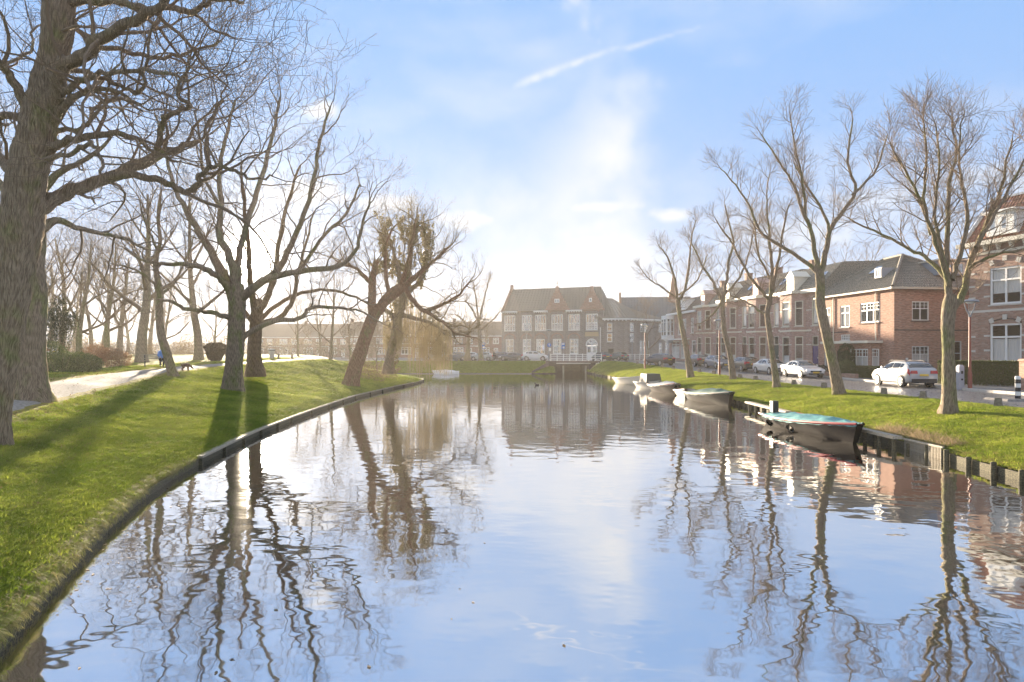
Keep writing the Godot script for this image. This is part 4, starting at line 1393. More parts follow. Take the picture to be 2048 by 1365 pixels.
# smooth a rough line
func smooth_line(p: PackedVector3Array, r: PackedFloat32Array, sub: int) -> Array:
	var q := PackedVector3Array()
	var s := PackedFloat32Array()
	var n := p.size()
	for i in n - 1:
		for k in sub:
			var t := k / float(sub)
			q.append(p[i].cubic_interpolate(p[i + 1], p[maxi(i - 1, 0)], p[mini(i + 2, n - 1)], t))
			s.append(lerpf(r[i], r[i + 1], t))
	q.append(p[n - 1]); s.append(r[n - 1])
	return [q, s]

# k: seg, wig, up, sides, kids, ang, len, from, tip arrays by level
func grow(mb: MB, p: Vector3, d: Vector3, r0: float, L: float, lvl: int, k: Dictionary, r: RandomNumberGenerator) -> void:
	var n: int = k.seg[lvl]
	var st := L / n
	var pts := PackedVector3Array([p])
	var rad := PackedFloat32Array([r0])
	var wig: float = k.wig[lvl]
	var up: float = k.up[lvl]
	var rt: float = k.tip
	for i in n:
		d = (d + rdir(r) * wig + Vector3.UP * up).normalized()
		p += d * st * r.randf_range(0.8, 1.2)
		pts.append(p)
		rad.append(maxf(lerpf(r0, r0 * rt, (i + 1.0) / n), k.rmin))
	mb.tube(pts, rad, k.sides[lvl], false)
	if lvl + 1 < k.seg.size():
		sprout(mb, pts, rad, L, lvl + 1, k, r, k.kids[lvl], k.from)

func sprout(mb: MB, pts: PackedVector3Array, rad: PackedFloat32Array, L: float, lvl: int, k: Dictionary, r: RandomNumberGenerator, count: int, from: float, fade := 0.4) -> void:
	var n := pts.size()
	for j in count:
		var f := lerpf(from, 1.0, (j + r.randf()) / count) if j > 0 else 0.999
		var g := f * (n - 1)
		var i := mini(int(g), n - 2)
		var p := pts[i].lerp(pts[i + 1], g - i)
		var t := (pts[i + 1] - pts[i]).normalized()
		var side := rdir(r)
		side = (side - t * side.dot(t)).normalized()
		side = (side + Vector3.UP * k.lift).normalized()
		var an: float = k.ang * r.randf_range(0.6, 1.35)
		if j == 0: an *= 0.35
		var d := (t * cos(an) + side * sin(an)).normalized()
		var rr := lerpf(rad[i], rad[i + 1], g - i)
		var l: float = k.len[lvl] * r.randf_range(0.55, 1.3) * (1.15 - fade * f)
		grow(mb, p, d, maxf(minf(rr * 0.62, k.rad[lvl]), k.rmin), l, lvl, k, r)

var GNARLED := {"seg": [7, 6, 5, 4, 3], "wig": [0.35, 0.38, 0.42, 0.4, 0.35], "up": [0.05, 0.06, 0.06, 0.05, 0.05], "sides": [7, 5, 4, 3, 3], "kids": [8, 4, 4, 3, 0], "ang": 0.95, "lift": 0.25,
	"len": [5.0, 3.0, 1.5, 0.75, 0.36], "rad": [0.2, 0.05, 0.018, 0.008, 0.005], "from": 0.22, "tip": 0.35, "rmin": 0.004}
var UPRIGHT := {"seg": [7, 6, 5, 4], "wig": [0.10, 0.17, 0.22, 0.25], "up": [0.08, 0.06, 0.04, 0.03], "sides": [7, 5, 4, 3], "kids": [9, 7, 6, 0], "ang": 0.8, "lift": 0.15,
	"len": [4.5, 2.0, 0.95, 0.5], "rad": [0.12, 0.026, 0.011, 0.006], "from": 0.2, "tip": 0.35, "rmin": 0.004}

# trunk and limbs given as pixel lines [px, py, radius px] at a distance; each limb may drift in depth
func line_at(pts: Array, d: float, drift: float, thin := 1.0) -> Array:
	var p := PackedVector3Array()
	var s := PackedFloat32Array()
	var n := pts.size()
	for i in n:
		var f := i / float(maxi(n - 1, 1))
		var dd := d + drift * f
		p.append(at(pts[i][0], pts[i][1], dd))
		s.append(pts[i][2] / FOC * dd * thin)
	return [p, s]

func bark_colours(mb: MB, moss: float, base := Color(1, 1, 1)) -> void:
	# green algae and pale lichen in patches
	var f := FastNoiseLite.new()
	f.seed = 77
	f.frequency = 0.9
	f.fractal_octaves = 3
	for i in mb.v.size():
		var p := mb.v[i]
		var a := f.get_noise_3d(p.x * 1.3, p.y * 0.6, p.z * 1.3)
		var b := f.get_noise_3d(p.x * 4.0 + 50.0, p.y * 2.5, p.z * 4.0)
		var k := base.lerp(Color(0.72, 0.98, 0.5), clampf((a + b * 0.5) * 1.6 + moss - 0.3, 0, 1) * 0.8)
		mb.c[i] = k

func drawn_tree(called: String, says: String, d: float, trunk: Array, limbs: Array, k: Dictionary, sd: int, opt := {}) -> Node3D:
	var r := RandomNumberGenerator.new()
	r.seed = sd
	var base := at(trunk[0][0], trunk[0][1], d)
	var o := thing(called, says, "tree", base, 0.0, opt.get("group", ""))
	var tl := line_at(trunk, d, opt.get("drift", 0.0), opt.get("stem", 1.0))
	var big: bool = opt.get("big", false)
	var sm := smooth_line(tl[0], tl[1], 16 if big else 8)
	# root flare sunk in the ground
	var pts: PackedVector3Array = sm[0]
	var rad: PackedFloat32Array = sm[1]
	for i in rad.size():
		rad[i] *= 1.0 + 0.05 * noise.get_noise_2d(i * 3.0, sd * 10.0)
	var r_foot := rad[0]
	pts.insert(0, pts[0] + Vector3(0, -0.5, 0)); rad.insert(0, rad[0] * 1.15)
	var mb := MB.new()
	var sides := 56 if big else 24
	mb.tube(pts, rad, sides)
	# uneven trunk
	for i in mb.v.size():
		var q := mb.v[i]
		var am: float = r_foot * (0.18 if big else 0.12)
		var foot := exp(-maxf(q.y - base.y, 0.0) / (r_foot * 1.0))
		var an := TAU * (i % sides) / sides
		var lobes := 0.5 + 0.5 * sin(an * 3.0 + sd) * cos(an * 2.0 + sd * 1.7)
		var ridge := absf(noise.get_noise_3d(q.x * 34.0, q.y * 5.0, q.z * 34.0))
		mb.v[i] = q + mb.n[i] * (am * noise.get_noise_3d(q.x * 6.0, q.y * 2.5, q.z * 6.0) + r_foot * foot * (0.04 + 0.5 * lobes * lobes) - (0.15 if big else 0.06) * r_foot * ridge)
	for i in mb.v.size(): mb.v[i] -= base
	var tmp := mb.v.duplicate()
	for i in mb.v.size(): mb.v[i] += base
	bark_colours(mb, opt.get("moss", 0.2), opt.get("tone", Color(1, 1, 1)))
	mb.v = tmp
	put("trunk", mb, M.bark, o)
	var crown := MB.new()
	crown.col = opt.get("twig_tone", Color(1, 1, 1))
	for lm in limbs:
		var ll := line_at(lm, d + opt.get("drift", 0.0) * 0.5, r.randf_range(-1, 1) * opt.get("spread", 2.0), opt.get("thin", 0.9))
		var ls := smooth_line(ll[0], ll[1], 4)
		var lp: PackedVector3Array = ls[0]
		var wob: float = opt.get("wob", 0.005) * d
		for i in range(2, lp.size()):
			lp[i] += Vector3(noise.get_noise_2d(i * 4.0 + sd, 1), noise.get_noise_2d(i * 4.0 + sd, 50), noise.get_noise_2d(i * 4.0 + sd, 100)) * wob * 0.5
		mb = MB.new()
		mb.tube(lp, ls[1], 9)
		bark_colours(mb, opt.get("moss", 0.2), opt.get("tone", Color(1, 1, 1)))
		for i in mb.v.size(): mb.v[i] -= base
		put("limb", mb, M.bark, o)
		var L := 0.0
		for i in lp.size() - 1: L += lp[i].distance_to(lp[i + 1])
		var cnt := int(clampf(L * opt.get("dense", 1.6), 4, 22))
		sprout(crown, lp, ls[1], L, opt.get("lvl", 1), k, r, cnt, 0.15, opt.get("fade", 0.85 if k.ang < 0.9 else 0.62))
	if opt.get("trunk_twigs", 6) > 0:
		sprout(crown, pts, rad, 3.0, opt.get("lvl", 1), k, r, opt.get("trunk_twigs", 6), opt.get("trunk_from", 0.45))
	for i in crown.v.size(): crown.v[i] -= base
	put("crown", crown, M.twig, o)
	return o

# a whole tree grown from nothing, about h metres tall, at the origin
func grown_tree(parent: Node3D, h: float, r0: float, k: Dictionary, sd: int, fork := 0.3, limbs := 7, twig := Color(1, 1, 1)) -> void:
	var r := RandomNumberGenerator.new()
	r.seed = sd
	var p := PackedVector3Array()
	var s := PackedFloat32Array()
	var q := Vector3(0, -0.4, 0)
	var d := Vector3(r.randf_range(-0.06, 0.06), 1, r.randf_range(-0.06, 0.06))
	for i in 11:
		p.append(q); s.append(lerpf(r0, r0 * 0.18, pow(i / 10.0, 0.9)) * (1.35 if i == 0 else 1.0))
		d = (d + rdir(r) * 0.10 + Vector3.UP * 0.05).normalized()
		q += d * h * 0.085
	var mb := MB.new()
	mb.tube(p, s, 9)
	bark_colours(mb, 0.25)
	put("trunk", mb, M.bark_far, parent)
	var crown := MB.new()
	crown.col = twig
	for i in limbs:
		var f := lerpf(fork, 0.95, (i + r.randf() * 0.7) / limbs)
		var g := f * 10.0
		var j := mini(int(g), 9)
		var a := TAU * (i * 0.382 + r.randf() * 0.1)
		var el := lerpf(0.35, 1.1, f)
		var dd := Vector3(cos(a) * cos(el), sin(el), sin(a) * cos(el))
		grow(crown, p[j].lerp(p[j + 1], g - j), dd, lerpf(s[j], s[j + 1], g - j) * 0.6, h * lerpf(0.42, 0.18, f), 0, k, r)
	put("crown", crown, M.twig, parent)

func trees() -> void:
	# great oak at the left edge
	drawn_tree("oak_tree", "huge bare oak leaning at the left edge with a broken limb", 16.6,
		[[-36, 885, 46], [-22, 800, 41], [-4, 700, 38], [15, 600, 37], [37, 480, 39], [50, 390, 39], [64, 300, 38], [86, 210, 33], [104, 120, 28], [116, 30, 29], [124, -80, 24], [130, -250, 17], [140, -420, 9]],
		[[[108, 215, 18], [113, 187, 16], [116, 150, 15], [133, 127, 15], [167, 110, 14], [190, 82, 13], [233, 60, 12], [283, 33, 11], [320, 13, 9], [345, -20, 8], [380, -90, 6], [420, -170, 4]],
		[[120, 8, 11], [187, 2, 9], [240, 5, 8], [287, 17, 7], [337, 13, 7], [367, 23, 7], [400, 17, 6], [417, 5, 5], [450, 0, 4], [490, 4, 3]],
		[[60, 425, 22], [85, 412, 18], [110, 397, 16], [150, 380, 14], [200, 360, 13], [267, 333, 13], [317, 310, 11], [360, 297, 8], [391, 284, 5]],
		[[217, 353, 9], [283, 353, 8], [333, 367, 7], [367, 383, 7], [393, 370, 7], [397, 353, 6], [417, 337, 5], [430, 333, 4.5], [467, 343, 4], [510, 357, 3], [548, 350, 2]],
		[[417, 337, 4.5], [415, 310, 4], [413, 250, 3.5], [440, 215, 3], [443, 185, 2], [455, 150, 1.5]],
		[[70, 325, 18], [90, 307, 13], [110, 292, 10], [143, 280, 8], [187, 270, 7.5], [233, 267, 6.5], [273, 277, 5.5], [307, 303, 4], [345, 325, 3]],
		[[75, 322, 8], [133, 310, 5], [167, 293, 5], [187, 287, 4.5], [197, 310, 4], [200, 350, 3]],
		[[85, 265, 7], [147, 260, 5], [173, 250, 4.5], [187, 220, 4], [207, 203, 4], [247, 200, 3], [287, 223, 2]],
		[[95, 250, 12], [125, 215, 9], [150, 192, 7], [187, 180, 6], [210, 177, 5], [240, 187, 4], [283, 210, 3]],
		[[105, 205, 12], [133, 180, 8], [167, 160, 7], [207, 147, 5.5], [247, 142, 5], [290, 140, 4.5], [333, 147, 4], [377, 160, 3]],
		[[140, 140, 6], [187, 150, 5], [227, 167, 4.5], [267, 183, 4], [280, 180, 4], [287, 140, 4], [297, 110, 3], [303, 50, 2]],
		[[195, 95, 6], [253, 103, 5], [300, 115, 4.5], [350, 113, 4], [393, 97, 3], [443, 83, 2]],
		[[313, 300, 7], [322, 255, 6], [333, 233, 6], [370, 217, 5], [377, 210, 5], [357, 195, 4], [357, 177, 4], [377, 133, 3], [387, 105, 2]],
		[[62, 245, 14], [45, 200, 11], [20, 155, 9], [0, 125, 8], [-40, 80, 6], [-90, 20, 4]],
		[[60, 232, 12], [40, 232, 9], [0, 233, 8], [-50, 222, 6], [-110, 190, 4]],
		[[50, 365, 18], [20, 338, 13], [-5, 315, 12], [-50, 275, 9], [-120, 230, 6]],
		[[178, 87, 6.5], [157, 62, 5.5], [143, 33, 4], [150, -20, 3]],
		[[10, 128, 4], [60, 103, 3], [65, 60, 2.5], [95, 40, 1.5]]],
		GNARLED, 101, {"big": true, "moss": 0.12, "dense": 1.5, "spread": 2.6, "trunk_twigs": 10, "trunk_from": 0.35, "tone": Color(1.05, 1.0, 0.98), "wob": 0.012})
	drawn_tree("oak_tree", "mossy thick trunk close behind the leaning oak by the path", 24.5,
		[[62, 800, 34], [62, 760, 30], [61, 700, 28], [62, 600, 27], [60, 500, 25], [65, 400, 22], [75, 300, 18], [95, 180, 14], [110, 60, 10], [120, -60, 6]],
		[[[70, 470, 13], [110, 440, 8], [150, 455, 6], [190, 465, 5], [240, 475, 4], [290, 500, 2.5]], [[68, 400, 12], [110, 350, 8], [150, 330, 6], [200, 300, 4], [230, 260, 2.5]], [[55, 430, 12], [10, 380, 9], [-40, 320, 6]], [[90, 250, 9], [140, 200, 6], [190, 170, 4], [240, 130, 2]]],
		GNARLED, 102, {"big": true, "moss": 0.42, "dense": 1.3, "spread": 3.0})
	drawn_tree("young_tree", "slender crooked tree leaning over the path by the bench", 40.5,
		[[346, 757, 10], [334, 710, 8.5], [321, 667, 7.5], [318, 617, 7], [320, 587, 6.5], [313, 550, 6], [312, 517, 5], [320, 483, 4], [316, 433, 3], [322, 380, 2]],
		[[[318, 590, 3.5], [300, 560, 3], [270, 540, 2.5], [235, 530, 1.8]], [[322, 590, 3.5], [350, 560, 2.5], [372, 520, 2], [390, 470, 1.2]], [[314, 500, 3], [295, 460, 2.2], [280, 410, 1.4]]],
		GNARLED, 103, {"moss": 0.35, "dense": 1.2, "drift": 0.5})
	drawn_tree("park_tree", "wide forked bare tree with the low sun behind it", 38.0,
		[[463, 784, 21], [466, 740, 18], [470, 690, 17.5], [473, 640, 18], [474, 600, 19], [472, 570, 14]],
		[[[473, 620, 15], [450, 560, 12], [420, 502, 10], [398, 465, 8], [370, 420, 7], [345, 365, 5], [330, 300, 3.5], [310, 230, 2]],
		[[474, 600, 13], [460, 517, 10], [437, 470, 8.5], [443, 417, 7], [437, 350, 5.5], [450, 280, 4.5], [470, 200, 3]],
		[[474, 605, 13], [513, 570, 10], [540, 557, 9], [600, 543, 7.5], [673, 533, 6.5], [710, 503, 5], [723, 457, 4], [740, 400, 2.5]],
		[[500, 580, 11], [557, 537, 8.5], [587, 477, 7], [613, 417, 6], [627, 350, 5], [640, 280, 4], [660, 215, 2.5]],
		[[474, 590, 11], [475, 530, 9], [487, 470, 7.5], [503, 420, 7], [523, 350, 6], [545, 270, 4.5], [560, 195, 3]],
		[[478, 680, 8], [533, 647, 6.5], [600, 637, 5.5], [620, 617, 5], [667, 615, 4], [725, 625, 2.5], [770, 650, 1.5]],
		[[466, 640, 8], [440, 630, 6.5], [400, 622, 5.5], [367, 617, 5], [343, 603, 4], [318, 600, 2.5]],
		[[462, 590, 10], [443, 560, 8.5], [417, 543, 7.5], [383, 530, 6], [333, 528, 5], [290, 523, 4], [250, 497, 2.5]],
		[[600, 543, 5], [640, 480, 4.5], [690, 430, 3.5], [720, 370, 2.5]],
		[[443, 417, 5], [410, 360, 4], [400, 290, 3], [390, 220, 2]]],
		GNARLED, 104, {"big": true, "thin": 0.78, "moss": 0.42, "dense": 1.25, "spread": 4.0, "trunk_twigs": 2, "trunk_from": 0.7})
	drawn_tree("park_tree", "brown ribbed tree standing just behind the wide forked one", 45.5,
		[[508, 739, 15], [508, 700, 13], [510, 665, 12.5], [513, 635, 13], [518, 600, 10]],
		[[[514, 630, 9], [532, 600, 8], [548, 555, 6.5], [560, 480, 5.5], [575, 400, 4], [600, 330, 2.5]], [[510, 630, 9], [500, 560, 7], [497, 500, 6], [490, 420, 4.5], [480, 330, 2.5]], [[516, 650, 8], [560, 635, 6.5], [585, 600, 5.5], [598, 540, 4.5], [612, 480, 3], [625, 430, 2]], [[508, 650, 6], [470, 600, 5], [440, 560, 4], [420, 500, 2.5]], [[520, 640, 6], [570, 600, 5], [640, 580, 4], [700, 590, 3], [740, 610, 2]]],
		GNARLED, 105, {"thin": 0.8, "moss": 0.05, "dense": 0.9, "spread": 4.0, "tone": Color(1.15, 0.95, 0.85)})
	willow()
	# lime trees on the right bank
	drawn_tree("street_tree", "mossy bare street tree forking opposite the tall brick house", 26.4,
		[[1900, 823, 17], [1898, 760, 13.5], [1897, 700, 13], [1896, 650, 13], [1900, 612, 15], [1902, 590, 11]],
		[[[1900, 600, 11], [1893, 537, 8.5], [1896, 462, 6.5], [1899, 369, 5], [1912, 305, 3.5], [1902, 230, 2]],
		[[1899, 570, 8], [1872, 485, 6], [1850, 425, 5], [1820, 357, 3.5], [1779, 290, 2]],
		[[1895, 560, 7], [1857, 518, 5.5], [1820, 500, 4.5], [1767, 470, 3.5], [1696, 438, 2]],
		[[1862, 470, 5], [1848, 395, 4], [1854, 312, 3], [1846, 235, 1.8]],
		[[1906, 615, 12], [1925, 590, 9.5], [1944, 519, 8], [1977, 440, 5.5], [2000, 380, 4], [2026, 275, 2]],
		[[1905, 560, 7], [1914, 530, 6.5], [1936, 444, 5.5], [1925, 369, 4], [1917, 294, 2.5], [1930, 220, 1.5]],
		[[1940, 535, 5], [1974, 515, 4], [2045, 500, 2.5], [2100, 490, 1.5]],
		[[1952, 495, 6], [1992, 425, 4.5], [2045, 330, 3], [2080, 250, 1.6]],
		[[1893, 540, 5], [1870, 430, 4], [1880, 330, 3], [1870, 240, 1.6]]],
		UPRIGHT, 106, {"stem": 0.9, "moss": 0.55, "dense": 2.6, "spread": 2.5, "trunk_twigs": 2, "trunk_from": 0.8, "thin": 0.7, "group": "bare trees along the canal bank", "wob": 0.008})
	drawn_tree("street_tree", "leaning bare street tree in front of the corner house", 36.3,
		[[1681, 791, 13], [1664, 717, 10.5], [1651, 660, 10], [1641, 607, 9.5], [1641, 567, 9.5], [1638, 540, 10]],
		[[[1637, 545, 8], [1629, 500, 6.5], [1621, 455, 5.5], [1606, 425, 5], [1591, 380, 4], [1569, 339, 3], [1524, 270, 1.8]],
		[[1610, 430, 4.5], [1606, 369, 3.5], [1591, 294, 2.5], [1580, 225, 1.5]],
		[[1640, 550, 9], [1651, 507, 7.5], [1661, 462, 6.5], [1685, 425, 5.5], [1711, 380, 4.5], [1696, 324, 3.5], [1707, 237, 1.8]],
		[[1705, 390, 4], [1735, 360, 3.5], [1756, 335, 3], [1775, 270, 1.6]],
		[[1659, 465, 5], [1647, 425, 4], [1612, 369, 3], [1590, 330, 1.8]],
		[[1636, 545, 7], [1599, 515, 5.5], [1550, 485, 5], [1520, 462, 4], [1497, 410, 3.2], [1464, 361, 2.2], [1440, 335, 1.4]]],
		UPRIGHT, 107, {"stem": 0.94, "moss": 0.55, "dense": 2.1, "spread": 3.0, "trunk_twigs": 2, "trunk_from": 0.8, "thin": 0.7, "group": "bare trees along the canal bank"})
	drawn_tree("street_tree", "bare street tree beside the white parked saloon", 44.2,
		[[1555, 776, 10], [1546, 716, 7], [1539, 663, 6.5], [1535, 628, 6.5], [1540, 600, 7]],
		[[[1540, 600, 6], [1544, 560, 5], [1543, 520, 4.5], [1539, 470, 3.5], [1532, 400, 2], [1540, 345, 1.3]], [[1538, 600, 5], [1527, 586, 4.5], [1501, 556, 4], [1467, 492, 3], [1430, 440, 1.8]], [[1541, 595, 5], [1552, 550, 4], [1565, 470, 3], [1578, 410, 1.8]], [[1535, 632, 4], [1511, 616, 3], [1483, 600, 2.2], [1460, 590, 1.4]], [[1542, 560, 3.5], [1515, 500, 2.8], [1508, 430, 1.8]]],
		UPRIGHT, 108, {"stem": 0.76, "moss": 0.35, "dense": 2.1, "spread": 3.5, "trunk_twigs": 3, "trunk_from": 0.7, "thin": 0.7, "group": "bare trees along the canal bank"})
	drawn_tree("street_tree", "bare street tree beside the red brown lamp post on the bank", 54.3,
		[[1467, 763, 9], [1460, 707, 6.5], [1449, 663, 6], [1446, 619, 6], [1446, 595, 6.5]],
		[[[1447, 597, 5], [1454, 560, 4.5], [1458, 520, 4], [1467, 485, 3.2], [1448, 410, 1.8]], [[1444, 600, 5], [1427, 566, 4], [1404, 530, 3.2], [1381, 477, 1.8]], [[1448, 590, 4], [1480, 555, 3], [1500, 500, 2], [1510, 450, 1.3]], [[1440, 610, 3], [1415, 640, 2.2], [1390, 650, 1.4]]],
		UPRIGHT, 109, {"stem": 0.78, "moss": 0.3, "dense": 2.1, "spread": 3.5, "trunk_twigs": 8, "trunk_from": 0.7, "thin": 0.7, "group": "bare trees along the canal bank"})
	drawn_tree("street_tree", "bare street tree in front of the white corner shop", 62.0,
		[[1382, 756, 8], [1371, 689, 5.5], [1361, 637, 5], [1356, 600, 5.2]],
		[[[1356, 602, 4.5], [1370, 580, 4], [1378, 537, 3.2], [1383, 480, 2], [1390, 440, 1.2]], [[1355, 598, 4], [1350, 560, 3.4], [1335, 515, 2.5], [1317, 490, 1.4]], [[1352, 595, 3], [1325, 575, 2.2], [1300, 560, 1.8], [1284, 540, 1.2]], [[1358, 590, 3], [1395, 560, 2.4], [1415, 510, 1.4]]],
		UPRIGHT, 110, {"stem": 0.9, "moss": 0.3, "dense": 2.1, "spread": 3.5, "trunk_twigs": 8, "trunk_from": 0.7, "thin": 0.7, "group": "bare trees along the canal bank"})
	# far bank
	drawn_tree("small_tree", "young forked tree on the far bank before the school", 107.5,
		[[962, 723, 5.5], [960, 690, 4], [958, 655, 3.6], [957, 640, 3.2]],
		[[[957, 645, 2.6], [945, 620, 2], [930, 600, 1.3]], [[958, 645, 2.6], [965, 610, 2], [975, 575, 1.3], [980, 555, 1]], [[957, 640, 2.4], [952, 600, 1.8], [948, 570, 1]], [[960, 660, 2], [985, 640, 1.5], [1000, 625, 1]]],
		UPRIGHT, 111, {"moss": 0.2, "dense": 2.2, "spread": 3.0, "lvl": 1, "trunk_twigs": 3})
	drawn_tree("small_tree", "rusty brown leaning tree on the far bank among parked cars", 107.0,
		[[934, 727, 8], [936, 700, 4.4], [938, 670, 3.6], [940, 650, 2.6]],
		[[[939, 660, 2.4], [925, 640, 1.8], [910, 630, 1.2]], [[940, 655, 2.4], [955, 640, 1.6], [970, 640, 1]], [[938, 665, 2], [920, 665, 1.4], [905, 670, 1]]],
		GNARLED, 112, {"moss": 0.0, "dense": 2.4, "tone": Color(1.4, 0.95, 0.8), "trunk_twigs": 4})
	background_trees()

func background_trees() -> void:
	var protos := []
	var lite: Dictionary = GNARLED.duplicate()
	lite.merge({"seg": [6, 5, 4, 3], "kids": [6, 5, 4, 0], "sides": [5, 4, 3, 3], "len": [5.0, 2.4, 1.1, 0.55], "rad": [0.14, 0.045, 0.018, 0.009], "rmin": 0.006, "wig": [0.25, 0.3, 0.36, 0.36], "up": [0.09, 0.08, 0.07, 0.05]}, true)
	var upl: Dictionary = UPRIGHT.duplicate()
	upl.merge({"seg": [6, 5, 4, 3], "kids": [6, 5, 4, 0], "sides": [5, 4, 3, 3], "rmin": 0.006}, true)
	var spec := [["trunk_forked", 15.0, 0.42, lite, 0.28], ["b", 13.0, 0.3, lite, 0.22], ["c", 17.0, 0.4, upl, 0.3], ["d", 9.0, 0.17, upl, 0.2]]
	for i in 4:
		var o := Node3D.new()
		grown_tree(o, spec[i][1], spec[i][2], spec[i][3], 300 + i, spec[i][4], 9)
		protos.append(o)
	var says := ["tall bare tree with a broad dark trunk in the sunlit park", "crooked bare park tree among the shrubs behind the path", "tall straight bare tree with steep branches in the park", "thin young bare tree near the park path"]
	# base pixel column, distance, prototype, size, turn
	var spots := [[283, 58, 0, 1.15], [397, 66, 2, 1.1], [427, 92, 3, 1.1], [660, 74, 3, 1.3], [596, 84, 3, 0.9], [160, 60, 1, 1.0], [215, 66, 1, 1.1], [240, 75, 0, 0.9], [120, 72, 2, 0.9], [180, 84, 1, 1.0], [330, 80, 1, 0.8],
		[70, 58, 1, 1.0], [20, 64, 0, 1.0], [-40, 55, 1, 1.1], [205, 98, 2, 1.0], [300, 100, 0, 0.9], [330, 112, 1, 1.0], [640, 96, 1, 0.7], [700, 78, 1, 0.55], [100, 104, 0, 1.1], [150, 118, 2, 1.0], [255, 118, 1, 1.1], [725, 100, 3, 0.9], [755, 72, 3, 0.55], [0, 90, 2, 1.0], [50, 112, 1, 1.2]]
	for q in spots:
		var d: float = q[1]
		var x: float = (q[0] - 1024.0) / FOC * d
		var k: int = q[2]
		var c: Node3D = protos[k].duplicate()
		c.name = numbered("park_tree")
		add_child(c, true)
		c.position = Vector3(x, lawn_h(x, d), -d)
		c.rotation.y = rng.randf() * TAU
		c.scale = Vector3.ONE * q[3]
		var own := {283: "tall broad trunked bare tree behind the park bench", 397: "tall straight bare tree left of the clipped bush", 427: "thin young tree right behind the clipped bush", 660: "thin young tree at the path end before the leaning tree", 596: "thin young tree beyond the low wooden bench", 755: "small thin tree between the leaning tree and the willow", 160: "crooked bare tree behind the dark evergreen", 215: "crooked bare tree behind the russet shrub"}
		tag(c, own.get(q[0], says[k]), "tree", "bare trees behind the park path")
	# trees behind the houses and before the hall
	for q in [[24.0, 120.0, 3, 1.25, "drooping bare tree before the grey brick hall"], [49.0, 92.0, 2, 1.0, "bare treetop rising behind the corner house roof"], [44.0, 90.0, 2, 0.95, "bare treetop rising behind the corner house roof"], [-13.0, 150.0, 1, 0.6, "bare tree in a front garden of the low terrace"], [-6.0, 148.0, 1, 0.6, "bare tree in a front garden of the low terrace"]]:
		var c: Node3D = protos[q[2]].duplicate()
		c.name = numbered("garden_tree")
		add_child(c, true)
		c.position = Vector3(q[0], 1.85, -q[1])
		c.rotation.y = rng.randf() * TAU
		c.scale = Vector3.ONE * q[3]
		tag(c, q[4], "tree", "bare trees among the houses")
	for o in protos: o.free()

